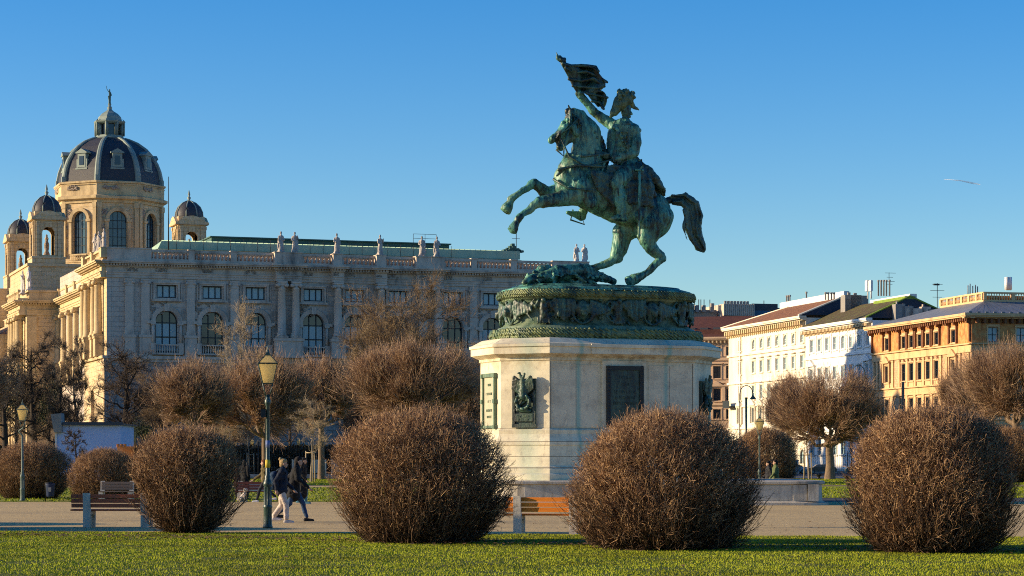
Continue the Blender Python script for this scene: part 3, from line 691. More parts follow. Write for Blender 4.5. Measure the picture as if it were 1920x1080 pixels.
# ---- ochre house (nearest, its corner towards us)
V1=gy(1636); V2=gy(1510.5); V3=gy(1365.5)
YH=empty('ochre_house',(HF.ox,HF.oy,0),HF.a)
tag(YH,'ochre corner house with a red painted top storey and a balustrade on its roof','house')
ut=[gy(p) for p in (1664,1695,1709.5,1725,1740.5,1756.6,1788.5)]
rows=[(19.5,21.3,1.45,ut,''),(14.4,16.9,1.45,[ut[0],ut[-1]],'pd'),(14.4,17.0,1.45,ut[1:-1],'d'),(9.0,11.6,1.45,ut,'d'),(3.0,6.5,1.6,ut,'a')]
facade(YH,Tleft,RL,0,V1,22.9,rows,'ochre','ochretrim')
b=MB(Tleft)
for z0,z1,o in ((17.9,18.9,.15),(12.2,13.2,.2),(7.2,7.9,.2)): b.box(-.2,V1,0,o,z0,z1); b.box(-.3,V1,0,o+.35,z1,z1+.2); b.box(-.2,V1,0,o+.1,z0-.12,z0)
for v in [ (ut[i]+ut[i+1])/2 for i in range(1,5)]+[ut[1]+1.6,ut[5]-1.6,ut[0]-2.3,ut[0]+2.3,ut[-1]-2.3,ut[-1]+2.3,.9,V1-.9,V1-2.2]:
    for z0,z1 in ((13.4,17.7),(8.1,12.1)): b.box(v-.32,v+.32,0,.2,z0,z1); b.box(v-.4,v+.4,0,.26,z1-.25,z1)
cornice_h(b,-.9,V1,23.4,1.3)
b.build('stone_bands',M['ochretrim'],YH)
b=MB(Tleft); 
us=sorted(ut)
xs=[0]+sum([[u-1.05,u+1.05] for u in us],[])+[V1]
for i in range(0,len(xs),2):
    if xs[i+1]>xs[i]+.1: b.box(xs[i],xs[i+1],0,.05,19.1,21.9)
b.box(0,V1,0,.04,21.9,22.6)
b.build('red_frieze',M['redbrick'],YH)
b=MB(Tleft)
for i in range(0,len(xs),2):
    for v in (xs[i]+.25,xs[i+1]-.25): b.box(v-.16,v+.16,.05,.35,19.3,22.2); b.box(v-.2,v+.2,.05,.8,22.0,22.6)
n=48
for k in range(n):
    v=(k+.5)*V1/n; b.box(v-.18,v+.18,.04,.95,22.35,22.75)
b.build('cornice_brackets',M['terra'],YH)
rl=MB(Tleft)
for v in ut[1:-1]: rnd_relief(rl,v-.7,v,17.25,17.7,.02,5,.22)
rl.build('carved_panels',M['terra'],YH)
# shaded front
LX=34
uf=[HF.fx(p) for p in (1862,1915)]+[HF.fx(1915)+4.3,HF.fx(1915)+8.6,HF.fx(1915)+12.9]
facade(YH,Tfront,0,0,LX,22.9,[(19.3,21.4,1.6,uf,''),(14.4,17.0,1.6,uf,'p'),(9,11.6,1.6,uf,'d'),(3,6.5,1.8,uf,'a')],'ochre','ochretrim','front_wall',glass='blind')
b=MB(Tfront)
for z0,z1,o in ((17.9,18.9,.15),(12.2,13.2,.2),(7.2,7.9,.2)): b.box(-.2,LX,0,o,z0,z1); b.box(-.3,LX,0,o+.35,z1,z1+.2)
cornice_h(b,-1.3,LX,23.41,1.25); b.build('front_bands',M['ochretrim'],YH)
b=MB(Tfront); xs=[0]+sum([[u-1.1,u+1.1] for u in uf],[])+[LX]
for i in range(0,len(xs),2): b.box(xs[i]+.02,xs[i+1],0,.05,19.1,21.9)
b.box(0,LX,0,.04,21.9,22.6); b.build('front_frieze',M['redbrick'],YH)
b=MB(Tfront)
for k in range(30): u=.6+k*1.1; b.box(u-.16,u+.16,.05,.9,22.0,22.7)
b.build('front_brackets',M['terra'],YH)
# roof and balustrade
BX0,BY0,BX1,BY1=5.0,6.5,40,HF.fy(1763,5.0)
bz=hz(565,BY0,BX0)
b=MB(); e=1.4
b.add([(-e,-e,23.4),(LX,-e,23.4),(LX,V1,23.4),(-e,V1,23.4),(BX0,BY0,bz),(LX,BY0,bz),(LX,BY1,bz),(BX0,BY1,bz)],[(0,1,5,4),(0,4,7,3),(3,7,6,2),(4,5,6,7)])
rf=b.build('roof',M['zinc'],YH)
b=MB()
for k in range(28): x=-e+1.2+k*1.25; b.add([(x,-e,23.42),(x+.06,-e,23.42),(max(BX0,x),BY0,bz+.05),(max(BX0,x)+.06,BY0,bz+.05)],[(0,1,3,2)])
for k in range(26): x=-e+.3+k*1.3; b.box(x,x+.5,-e-.02,-e+.1,23.42,23.6)
b.build('snow_guard',M['zinc'],rf)
zt=hz(547,BY0,BX0)
b=MB()
for T_,L0,L1 in ((lambda u,o,z:(BX0-o,u,z),BY0,BY1),(lambda u,o,z:(u,BY0-o,z),BX0,LX)):
    fb=MB(T_); n=6; q=(L1-L0)/n
    fb.box(L0,L1,-.3,.05,bz-.2,bz+.25); fb.box(L0,L1,-.35,.1,zt-.25,zt)
    for k in range(n+1): u=L0+k*q; fb.box(u-.3,u+.3,-.33,.08,bz+.25,zt-.2)
    for k in range(n): balusters(fb,L0+k*q+.3,L0+k*q+q-.3,bz+.25,zt-.25,.42,.14,-.12)
    b.add(fb.v,fb.f)
b.build('roof_balustrade',M['ochretrim'],rf)
b=MB(); b.box(BX0+.5,LX,BY0+.5,BY1,bz-.3,zt-.5); b.build('roof_pavilion',M['redbrick'],rf)
b=MB()
def aer(b,px,d0,ybot,ytop,bars=True,r=.06):
    u=0; x=HF.fx(px,d0); z0=hz(ybot,d0,x); z1=hz(ytop,d0,x); b.tube([(x,d0,z0),(x,d0,z1)],r,5)
    if bars:
        for t,w in ((.97,.9),(.8,1.2),(.62,.8)): b.tube([(x-w,d0,z0+(z1-z0)*t),(x+w,d0,z0+(z1-z0)*t)],.035,4)
for px,yb,yt in ((1815,552,535),(1819,552,532),(1824,552,536),(1829,552,534),(1833,552,537)): aer(b,px,14,yb,yt,False,.09)
b.build('vent_pipes',M['zinc'],rf)
b=MB()
for px in (1888,1893): x=HF.fx(px,12); b.lathe([(.36,0),(.36,1.9)],10,(x,12,hz(543,12,x)))
b.box(HF.fx(1886,12),HF.fx(1896,12),11.9,12.1,hz(546,12,20),hz(543,12,20)); b.build('mast_panels',M['whpaint'],rf)
b=MB(); aer(b,1757.5,30,600,531); x=HF.fx(1757.5,30); b.box(x-.6,x+.3,29.8,30.2,hz(535,30,x),hz(532,30,x)); aer(b,1713,55,580,557,False); b.build('antenna',M['iron'],rf)
# ---- white house
WH=empty('white_house',(HF.ox,HF.oy,0),HF.a)
tag(WH,'bright white town house with a mossy pitched roof between the cream and ochre houses','house')
uw=[gy(p) for p in (1523,1537,1551.4,1565.9,1581.3,1596,1611.6,1627.3)]
def hzw(py,px): v=gy(px); return hz(py,v)
r1=(hzw(655,1566),hzw(632,1566)); r2=(hzw(710,1566),hzw(688,1566))
rows=[(r1[0],r1[1],1.5,uw,'w'),(r2[0],r2[1],1.5,uw[1:-1],'w'),(r2[0]-.2,r2[1],1.7,[uw[0],uw[-1]],'pw'),(r2[0]-5,r2[0]-2.2,1.6,uw,'hw'),(3,6,1.8,uw,'a')]
zt_w=hzw(601,1600)
facade(WH,Tleft,RL,V1+.02,V2,zt_w-.5,rows,'white','white',glass='blind')
b=MB(Tleft); cornice_h(b,V1+.5,V2,zt_w,1.0)
for z in (r1[0]-.9,r2[0]-1.4,7.2): b.box(V1,V2,0,.25,z-.4,z)
for i in range(9):
    v=(uw[i]+uw[i-1])/2 if 0<i<8 else (uw[0]+1.4 if i==0 else uw[-1]-1.4)
    b.box(v-.3,v+.3,0,.14,r1[0]-.6,r1[1]+.7)
b.build('bands',M['white'],WH); brackets(WH,Tleft,V1+.5,V2,zt_w-1.5,zt_w-.76,.62,.8,'creamdk',.3)
rl=MB(Tleft); rnd_relief(rl,V1+1,(V1+V2)/2,zt_w-2.6,zt_w-1.8,.02,50,.25); rl.build('stucco_garland',M['white'],WH)
b=MB(); b.box(0,22,V1+.05,V1+.5,0,zt_w-.4); b.build('side_wall',M['white'],WH)
def gable(P,y0,y1,ez,xr_,rzz,xe,m,side,gm,name='roof'):
    """pitched roof, its ridge running along the street; the gable end turned towards us"""
    b=MB(); b.add([(-1.1,y0,ez),(-1.1,y1,ez),(xr_,y0+1,rzz),(xr_,y1,rzz),(xe,y0,ez),(xe,y1,ez)],[(0,1,3,2),(2,3,5,4)])
    o=b.build(name,M[m],P)
    b=MB(); b.add([(-.9,y0+.02,ez-.05),(xe,y0+.02,ez-.05),(xr_,y0+1,rzz-.05)],[(0,1,2)]); b.build('gable',M[gm],o)
    b=MB(); b.tube([(-1.1,y0,ez+.08),(xr_,y0+1,rzz+.1),(xe,y0,ez+.08)],.16,5,False); b.build('verge',M[side],o)
    return o
xr1=7.0; zr=hz(556,V1+1,xr1)
ro=gable(WH,V1+.1,V2,zt_w,xr1,zr,15,'moss','mossg','tiledk')
b=MB(); b.box(xr1-.9,xr1+.9,V1+1,V1+14,zr-.55,zr+.06); b.build('ridge_moss',M['mossg'],ro)
b=MB(); b.box(xr1+.2,xr1+1.4,V1+1.6,V1+18,zr-.8,hz(551,V1+2,xr1)); b.build('chimney_wall',M['whpaint'],ro)
b=MB(); x=xr1+.9
for px in (1647,1652,1657,1662,1668): y=HF.fy(px,x); b.lathe([(.14,0),(.14,2.4),(.2,2.45),(.2,2.7)],8,(x,y,hz(555,y,x)))
b.build('chimney_pots',M['concrete'],ro)
b=MB()
for px in (1627,1633.5): y=HF.fy(px,x); b.box(x-.3,x+.1,y-.5,y+.5,hz(546,y,x),hz(526,y,x)); b.tube([(x,y,hz(560,y,x)),(x,y,hz(525,y,x))],.12,6)
b.build('mast_panels',M['whpaint'],ro)
b=MB(); y=HF.fy(1667,x)
z0,z1=hz(555,y,x),hz(511,y,x); b.tube([(x,y,z0),(x,y,z1)],.05,5)
for t,w in ((.98,1.2),(.8,.7),(.62,1.0),(.5,.6)): b.tube([(x-w*.6,y,z0+(z1-z0)*t),(x+w,y,z0+(z1-z0)*t)],.035,4)
b.build('antenna',M['iron'],ro)
b=MB()
for px,yt,w in ((1600,553,1.5),(1612,554,1.6),(1592,560,.6),(1688,570,.8),(1702,574,1.0),(1716,578,1.6),(1737,575,.8),(1750,580,.9)):
    yy=V1+22 if px<1620 else V1-1; xx=HF.fx(px,yy); b=MB(); b.box(xx-w,xx+w,yy,yy+2,18,hz(yt,yy,xx)); b.box(xx-w*.5,xx-w*.2,yy+.5,yy+.9,18,hz(yt-5,yy,xx)); b.build('chimney',M['concrete' if px%3 else 'mtrim'],ro)
# ---- cream house
CHs=empty('cream_house',(HF.ox,HF.oy,0),HF.a)
tag(CHs,'cream town house with arched top windows and a brown tiled roof','house')
uc=[gy(p) for p in (1388,1413,1427.7,1442.3,1457.3,1472.2,1487.9,1504.2)]
def rr(y0,y1): return hzw(y1,1457),hzw(y0,1457)
zt_c=hzw(601,1457)
A=rr(630,648);B_=rr(672,694);C_=rr(719,745);D_=rr(762,790)
facade(CHs,Tleft,RL,V2+.02,V3,zt_c-.6,[(A[0],A[1],1.5,uc,'aw'),(B_[0],B_[1],1.5,uc,'hw'),(C_[0],C_[1],1.5,uc,'hw'),(D_[0],D_[1],1.6,uc,'p'),(1.5,4,1.8,uc,'a')],'cream','cream',glass='blind')
b=MB(Tleft); cornice_h(b,V2,V3,zt_c,1.2)
for z in (A[0]-.7,B_[0]-1.5,C_[0]-1.0,D_[0]-.8): b.box(V2,V3,0,.3,z-.35,z)
b.box(V3-7.3,V3-6.7,0,.25,0,zt_c-.7)
b.build('bands',M['cream'],CHs); brackets(CHs,Tleft,V2,V3,zt_c-1.9,zt_c-.76,1.05,.95,'creamdk',.42)
b=MB(Tleft); b.box(V3-4.6,V3-1.0,0,1.5,C_[0]-1.4,C_[0]-1.1); b.box(V3-4.6,V3-1,1.4,1.5,C_[0]-1.1,C_[0]-.1); b.build('balcony',M['iron'],CHs)
b=MB(); b.box(0,20,V3-.4,V3,0,zt_c-.5); b.box(0,20,V2+.1,V2+.5,0,zt_c-.3); b.build('side_wall',M['cream'],CHs)
xr2=7.5; zr2=hz(558,V2+2,xr2)
b=MB(); y0=V2+.1; yh=V3-12
b.add([(-1.3,y0,zt_c),(-1.3,V3+.6,zt_c),(xr2,y0+1.5,zr2),(xr2,yh,zr2),(19,y0,zt_c),(19,V3,zt_c)],[(0,1,3,2),(1,5,3),(2,3,5,4)])
ro=b.build('roof',M['tile'],CHs)
b=MB(); b.add([(-.8,y0-.02,zt_c+.2),(19,y0-.02,zt_c+.2),(xr2,y0+1.48,zr2-.1)],[(0,1,2)]); b.build('gable',M['tiledk'],ro)
b=MB(); b.tube([(-1.3,y0,zt_c+.1),(xr2,y0+1.5,zr2+.1),(19,y0,zt_c+.1)],.18,5,False); b.tube([(xr2,yh,zr2+.05),(-1.3,V3+.6,zt_c+.1)],.15,5,False); b.build('verge',M['cream'],ro)
b=MB(); ytop=hz(546,V2+2,xr2+1); b.box(xr2+.3,xr2+1.3,V2+1.7,HF.fy(1464,xr2+.5),zr2-1.2,ytop); b.build('chimney_wall',M['whpaint'],ro)
b=MB(); xx=xr2+.8
for px in (1475,1478,1481,1512,1548,1553,1559,1564): yy=HF.fy(min(px,1540),xx) if px<1545 else V2+2; x_=xx if px<1545 else HF.fx(px,V2+2); b.lathe([(.13,0),(.13,1.0),(.22,1.05),(.22,1.35)],6,(x_,yy,(ytop-.1) if px<1545 else ytop-1.6))
b.build('chimney_pots',M['concrete'],ro)
b=MB(); b.add([(HF.fx(1560,V2+14),V2+14,22),(HF.fx(1592,V2+14),V2+14,22),(HF.fx(1568,V2+14),V2+14,hz(566,V2+14,12))],[(0,1,2)]); b.build('rear_roof',M['tiledk'],ro)
# ---- salmon house behind the monument
q=Frame(XP(1290,470),470,-14.0)
TH=empty('salmon_house',(q.ox,q.oy,0),q.a)
tag(TH,'salmon coloured house with a dark red roof just right of the monument pedestal','house')
L=34; zt_t=q.z(632,6,0)
zz=lambda p: q.z(p,6,0)
us=[q.fx(1310),q.fx(1324.5),q.fx(1342),q.fx(1367),q.fx(1384)]
us=[q.fx(1296)+k*2.62 for k in range(12)]
facade(TH,Tfront,0,-1,L,zt_t-.4,[(zz(666),zz(651),1.5,us,''),(zz(709),zz(687),1.5,us,'h'),(zz(751),zz(729),1.5,us,'p'),(zz(785),zz(768),1.5,us,''),(1.5,6,1.6,us,'a')],'tan','tantrim',glass='glassdk')
b=MB(Tfront); cornice_h(b,-1,L,zt_t,1.0)
for p in (676,718,760): b.box(-1,L,0,.3,zz(p),zz(p)+.4)
b.build('bands',M['tantrim'],TH); brackets(TH,Tfront,-1,L,zt_t-1.4,zt_t-.76,.8,.8,'creamdk',.3)
b=MB(); b.add([(-1,-1,zt_t),(L,-1,zt_t),(L,9,zz(588)),(-1,9,zz(588)),(-1,11,zt_t),(-1,11,zz(588))],[(0,1,2,3)]); b.box(-1,L,.5,.8,zt_t,zt_t+1.6)
ro=b.build('roof',M['redroof'],TH)
b=MB()
for k in range(9): u=.5+k*2.6; b.box(u-.8,u+.8,1.0,4,zt_t+.2,zt_t+2.0)
b.build('roof_dormers',M['zincd'],ro)
# ---- roofscape further back: flat-roofed block, sheds, chimneys
q2=Frame(XP(1290,520),520,14.2)
BK=empty('rear_apartment_block',(q2.ox,q2.oy,0),q2.a)
tag(BK,'flat topped grey block with ribbed attic and chimneys rising behind the red roof','house')
z2=lambda p: q2.z(p,10,0)
b=MB(); x0,x1=q2.fx(1356),q2.fx(1412); b.box(q2.fx(1352),x1,0,12,0,z2(592)); b.box(x1,q2.fx(1470),1,14,0,z2(575)); b.box(q2.fx(1300),q2.fx(1352),3,12,0,z2(580)); b.build('wall',M['concrete'],BK)
b=MB(); b.box(x0,x1,-.6,12,z2(592),z2(570))
for k in range(16): u=x0+k*(x1-x0)/15; b.box(u-.1,u+.1,-.75,-.6,z2(592),z2(570))
b.build('ribbed_attic',M['mtrim'],BK)
b=MB(); b.box(x1,q2.fx(1460),.6,1,z2(580),z2(568)); b.build('dark_attic',M['zincd'],BK)
b=MB(); b.box(x1,q2.fx(1445),.3,.55,z2(592),z2(581)); b.build('glazed_strip',M['bluep'],BK)
for px in range(1366,1412,6): u=q2.fx(px); b=MB(); b.box(u-.25,u+.25,2,2.5,z2(570),z2(563)); b.build('chimney',M['concrete'],BK)
for px in (1303,1313,1326,1342,1448,1423): u=q2.fx(px); b=MB(); b.box(u-.35,u+.35,2,3,z2(585),z2(572 if px!=1342 else 568)); b.build('chimney',M['concrete'],BK)
for px in (1313,1321,1325,1331,1342,1444): u=q2.fx(px); b=MB(); b.tube([(u,4,z2(585)),(u,4,z2(560))],.09,4); b.build('vent_pipe',M['iron'],BK)
# ================================================================ the monument
def capsule(mb, p0, r0, p1, r1, ys=1.0, n=14, m=5):
    """tapered limb with rounded ends; ys flattens it sideways"""
    p0=Vector(p0);p1=Vector(p1); d=p1-p0; L=d.length
    t=d/L if L>1e-5 else Vector((0,0,1))
    a=t.cross(Vector((0,1,0)))
    if a.length<.1: a=t.cross(Vector((1,0,0)))
    a.normalize(); b=t.cross(a); yc=(p0.y+p1.y)/2
    rings=[]
    for i in range(m):
        w=-math.pi/2+(i+.35)*(math.pi/2)/m; rings.append((p0+t*(r0*math.sin(w)), r0*math.cos(w)))
    rings.append((p0,r0)); rings.append((p1,r1))
    for i in range(m):
        w=(i+.65)*(math.pi/2)/m; rings.append((p1+t*(r1*math.sin(w)), r1*math.cos(w)))
    out=[]
    for c,r in rings:
        rr=[]
        for k in range(n):
            q=c+(a*math.cos(2*math.pi*k/n)+b*math.sin(2*math.pi*k/n))*r
            yl=p0.y+(p1.y-p0.y)*max(0,min(1,(q-p0).dot(t)/L if L>1e-5 else 0))
            rr.append((q.x, yl+(q.y-yl)*ys, q.z))
        out.append(rr)
    mb.loft(out,True,True)
def blob_mesh(name, fill, m, vox=.05, smooth=6, noise_amp=0.0, nsc=2.0, stretch=(1,1,1)):
    """unite overlapping solids into one continuous skin"""
    mb=MB(); fill(mb); me=mb.mesh(name)
    o=put('tmp',me); md=o.modifiers.new('r','REMESH'); md.mode='VOXEL'; md.voxel_size=vox; md.use_smooth_shade=True
    if smooth: sm=o.modifiers.new('s','SMOOTH'); sm.factor=.5; sm.iterations=smooth
    dg=bpy.context.evaluated_depsgraph_get(); ev=o.evaluated_get(dg); out=bpy.data.meshes.new_from_object(ev)
    bpy.data.objects.remove(o); bpy.data.meshes.remove(me)
    if noise_amp:
        nv=len(out.vertices); co_=np.empty(nv*3,dtype=np.float32); out.vertices.foreach_get('co',co_); no=np.empty(nv*3,dtype=np.float32); out.vertices.foreach_get('normal',no)
        co_=co_.reshape(-1,3); no=no.reshape(-1,3)
        sx,sy,sz=stretch
        dv=np.array([noise.fractal(Vector((c[0]*nsc*sx,c[1]*nsc*sy,c[2]*nsc*sz)),.8,2.0,4) for c in co_.tolist()])
        co_+=no*(dv*noise_amp)[:,None]; out.vertices.foreach_set('co',co_.ravel())
    out.polygons.foreach_set('use_smooth',np.ones(len(out.polygons),dtype=bool))
    out.materials.clear(); out.materials.append(m); out.name=name; out.update(); return out
# ---- bronze: green patina that runs down dark metal
def bronze(name, green, dark, pale, bal=.5, sc=1.3):
    m,nt,bs=_new(name); bs.inputs['Roughness'].default_value=.45; bs.inputs['Metallic'].default_value=.0; bs.inputs['Specular IOR Level'].default_value=.5
    v1=coords(nt,(1,1,.28)); g,_=noise_t(nt,v1,sc*1.7,8,.72,bal-.07,bal+.08)
    v2=coords(nt,(2.6,2.6,.16)); g2,_=noise_t(nt,v2,sc*2.6,6,.75,.51,.62)
    v3=coords(nt); g3,h3=noise_t(nt,v3,1.1,4,.6,.5,.7)
    c=mixc(nt,g,green,dark); c=mixc(nt,g2,c,dark); mu=nd(nt,'ShaderNodeMath',operation='MULTIPLY'); mu.inputs[1].default_value=.5; nt.links.new(g3,mu.inputs[0])
    c=mixc(nt,mu.outputs[0],c,pale)
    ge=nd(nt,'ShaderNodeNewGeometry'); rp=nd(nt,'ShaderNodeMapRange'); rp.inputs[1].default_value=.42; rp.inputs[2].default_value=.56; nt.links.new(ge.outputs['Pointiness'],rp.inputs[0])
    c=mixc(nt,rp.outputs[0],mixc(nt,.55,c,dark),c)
    nt.links.new(c,bs.inputs['Base Color'])
    _,h=noise_t(nt,coords(nt,(1,1,.6)),9,6,.7); bump(nt,bs,h,.45,.04); return m
M['bronze']=bronze('green_patina_bronze',(.115,.36,.25),(.008,.018,.015),(.38,.50,.24),.505)
M['bronzed']=bronze('dark_patina_bronze',(.05,.13,.09),(.010,.017,.014),(.13,.20,.12),.50)
M['bronzel']=bronze('pale_green_bronze',(.22,.29,.17),(.05,.10,.065),(.46,.48,.28),.54)
M['bronzet']=bronze('olive_bronze_trophies',(.19,.22,.075),(.03,.06,.035),(.10,.20,.12),.52)
# ---- stone of the pedestal, with blue-green copper runs
TH_M=22.0; MC=(3.37,93.0); PF=Frame(MC[0],MC[1],TH_M)
def pstone(name,c1,c2,runs):
    m,nt,bs=_new(name); bs.inputs['Roughness'].default_value=.8; bs.inputs['Specular IOR Level'].default_value=.25
    v=coords(nt); g,h=noise_t(nt,v,1.6,7,.7,.35,.7); c=mixc(nt,g,c1,c2); g9,_=noise_t(nt,coords(nt,(.5,.5,1)),.9,8,.75,.45,.62); c=mixc(nt,g9,c,tuple(x*.80 for x in c2))
    g2,_=noise_t(nt,coords(nt,(1,1,.4)),3.5,9,.85,.53,.70); c=mixc(nt,g2,c,(.36,.29,.22))
    g4,_=noise_t(nt,coords(nt,(1.5,1.5,.12)),2.0,5,.7,.55,.8); mu4=nd(nt,'ShaderNodeMath',operation='MULTIPLY'); mu4.inputs[1].default_value=.8; nt.links.new(g4,mu4.inputs[0]); c=mixc(nt,mu4.outputs[0],c,(.46,.37,.25))
    tc=nd(nt,'ShaderNodeTexCoord'); sp=nd(nt,'ShaderNodeSeparateXYZ'); nt.links.new(tc.outputs['Object'],sp.inputs[0])
    wob,_=noise_t(nt,coords(nt,(1,1,.5)),2.2,4,.6,0,1)
    for x0,wd,st in runs:
        s=nd(nt,'ShaderNodeMath',operation='SUBTRACT'); nt.links.new(sp.outputs[0],s.inputs[0]); s.inputs[1].default_value=x0
        a=nd(nt,'ShaderNodeMath',operation='ABSOLUTE'); nt.links.new(s.outputs[0],a.inputs[0])
        w_=nd(nt,'ShaderNodeMath',operation='MULTIPLY_ADD'); nt.links.new(wob,w_.inputs[0]); w_.inputs[1].default_value=wd*.8; nt.links.new(a.outputs[0],w_.inputs[2])
        r=nd(nt,'ShaderNodeMapRange'); r.inputs[1].default_value=wd*1.3; r.inputs[2].default_value=wd*.5; r.inputs[3].default_value=0; r.inputs[4].default_value=min(.85,st*1.3)
        nt.links.new(w_.outputs[0],r.inputs[0]); c=mixc(nt,r.outputs[0],c,(.24,.43,.36))
    # browner towards the cornice, broken up by noise
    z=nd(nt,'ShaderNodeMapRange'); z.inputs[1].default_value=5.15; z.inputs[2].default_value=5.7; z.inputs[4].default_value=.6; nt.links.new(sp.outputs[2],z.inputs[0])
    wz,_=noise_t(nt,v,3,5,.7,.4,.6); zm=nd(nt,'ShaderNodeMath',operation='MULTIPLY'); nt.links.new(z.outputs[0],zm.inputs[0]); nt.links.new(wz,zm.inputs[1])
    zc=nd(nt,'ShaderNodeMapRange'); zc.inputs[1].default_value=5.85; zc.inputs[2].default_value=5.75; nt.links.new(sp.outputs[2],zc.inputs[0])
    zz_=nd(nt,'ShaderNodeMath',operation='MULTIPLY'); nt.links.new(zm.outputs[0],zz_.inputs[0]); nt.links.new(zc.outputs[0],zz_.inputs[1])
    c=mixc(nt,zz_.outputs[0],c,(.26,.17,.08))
    nt.links.new(c,bs.inputs['Base Color']); bump(nt,bs,h,.25,.02); return m
M['joint']=mat('dark_stone_joint',(.16,.12,.08),None,5)
PA,PB,PC=4.54,2.52,1.44
s1=PF.fx(1084,-PB); s2=PF.fx(1248,-PB); s3=PF.fx(985,-PB+.7)
M['pstone']=pstone('pedestal_stone',(.80,.715,.50),(.70,.62,.44),[(s1,.16,.6),(s2,.15,.6),(s3,.5,.28)])
M['pmarble']=pstone('pedestal_marble_slabs',(.76,.66,.46),(.64,.555,.40),[(s1,.16,.6),(s2,.15,.6)])
PD=empty('monument_pedestal',(MC[0],MC[1],0),R(TH_M))
tag(PD,'tall eight sided pale stone pedestal with dark bronze plaques and a green bronze upper drum','pedestal')
def octo(e,z,A=PA,B=PB,C=PC):
    A+=e;B+=e;C=C+e*.586
    return [(-A,-B+C,z),(-A+C,-B,z),(A-C,-B,z),(A,-B+C,z),(A,B-C,z),(A-C,B,z),(-A+C,B,z),(-A,B-C,z)]
zb=PF.z
b=MB()
b.loft([octo(e,z) for e,z in ((.75,.0),(.75,.96),(.55,.96),(.55,1.15),(.42,1.22),(.42,1.36),(.34,1.40),(.36,1.42),(.22,1.50),(.2,2.25),(.24,2.3),(.24,2.42),(.12,2.62),(.08,2.72),(.1,2.86),(.04,2.9),(0,2.94),(0,5.55))])
b.build('shaft',M['pstone'],PD)
b=MB()
b.loft([octo(e,z) for e,z in ((-.05,5.5),(.05,5.56),(.05,5.66),(.12,5.7),(.3,5.78),(.36,5.8),(.36,6.05),(.42,6.08),(.42,6.18),(.3,6.22),(-.05,6.42),(-.3,6.44))])
# cornice breaks forward in the middle of the long sides
for sg in (-1,1):
    q=sg; c=PF.fx(1184,-PB-.4)*0
    pts=[(-1.55,0),(1.55,0)]
    y0=sg*(PB-.2); y1=sg*(PB+.5)
    b.box(-1.5,1.5,*sorted((y0,sg*(PB+.43))),5.8,6.05); b.box(-1.55,1.55,*sorted((y0,sg*(PB+.5))),6.05,6.18)
b.build('cornice',M['pstone'],PD)
for sg in (-1,1): b=MB(); b.box(-.93,.93,*sorted((sg*PB*.95,sg*(PB+.13))),2.93,5.56); b.box(-1.03,1.03,*sorted((sg*PB*.95,sg*(PB+.36))),.96,2.4); b.box(-1.0,1.0,*sorted((sg*PB*.95,sg*(PB+.25))),2.4,2.931); b.build('central_panel',M['pstone'],PD)
for sg in (-1,1):
    for x0,x1 in ((-2.95,-1.08),(1.08,2.95)): b=MB(); b.box(x0,x1,*sorted((sg*PB*.98,sg*(PB+.022))),2.99,5.4); b.build('marble_slab',M['pmarble'],PD)
b=MB()
for z_,e_ in ((2.94,.012),(2.42,.245),(1.85,.215),(1.42,.37)):
    o_=octo(e_,z_-.008); p_=octo(e_,z_+.008); b.loft([o_,p_],False)
b.build('course_joint',M['joint'],PD)
b=MB()
for x in (-2.0,2.0): 
    b.box(x-.006,x+.006,-PB-.027,-PB,2.99,5.4)
b.box(-3.06,-3.03,-PB-.004,-PB,2.95,5.5); b.box(3.0,3.03,-PB-.004,-PB,2.95,5.5)
b.build('slab_joint',M['joint'],PD)
# plaques
def chf(side):
    """transform for the left-front or right-front chamfer, or the ends"""
    if side=='L': p0,p1=Vector((-PA,-PB+PC,0)),Vector((-PA+PC,-PB,0))
    elif side=='R': p0,p1=Vector((PA-PC,-PB,0)),Vector((PA,-PB+PC,0))
    elif side=='W': p0,p1=Vector((-PA,PB-PC,0)),Vector((-PA,-PB+PC,0))
    else: p0,p1=Vector((-PA+PC,-PB,0)),Vector((PA-PC,-PB,0))
    d=(p1-p0).normalized(); n=Vector((d.y,-d.x,0)); c=(p0+p1)/2
    return lambda u,o,z: tuple(c+d*u+n*o+Vector((0,0,z)))
T=chf('F'); b=MB(T)
b.box(-.72,.72,.14,.2,3.02,5.32); pl=b.build('inscription_plaque',M['bronzed'],PD)
b=MB(T)
for x0,x1,z0,z1 in ((-.78,-.62,3.0,5.36),(.62,.78,3.0,5.36),(-.62,.62,5.2,5.36),(-.62,.62,3.0,3.14)): b.box(x0,x1,.14,.25,z0,z1)
for k in range(15):
    z=3.1+k*.155
    for x in (-.7,.7): b.add([(x-.05,.25,z),(x+.05,.25,z),(x+.05,.25,z+.1),(x-.05,.25,z+.1),(x,.28,z+.05)],[(0,1,4),(1,2,4),(2,3,4),(3,0,4)])
b.build('plaque_frame',M['iron'],pl)
def raised_text(P,T_,rows,o,m,sz):
    b=MB(T_)   # raised lettering too worn to read: short strokes of uneven letters in centred lines
    for z,w in rows:
        x=-w/2
        while x<w/2:
            cw=sz*random.uniform(.5,.8); k=random.random()
            b.box(x,x+sz*.16,o-.01,o+.015,z,z+sz)
            if k<.6: b.box(x+cw-sz*.16,x+cw,o-.01,o+.015,z,z+sz)
            if k>.25: b.box(x+sz*.16,x+cw-sz*.16,o-.01,o+.014,z+sz*(.8 if k>.6 else .42),z+sz*(.95 if k>.6 else .56))
            x+=cw+sz*.22
            if random.random()<.12: x+=sz*.5
    b.build('raised_lettering',m,P)
raised_text(pl,T,[(4.85,.45),(4.6,.35),(4.3,.9),(4.08,.8),(3.86,1.0),(3.6,.7),(3.4,.5)],.2,M['bronzed'],.11)
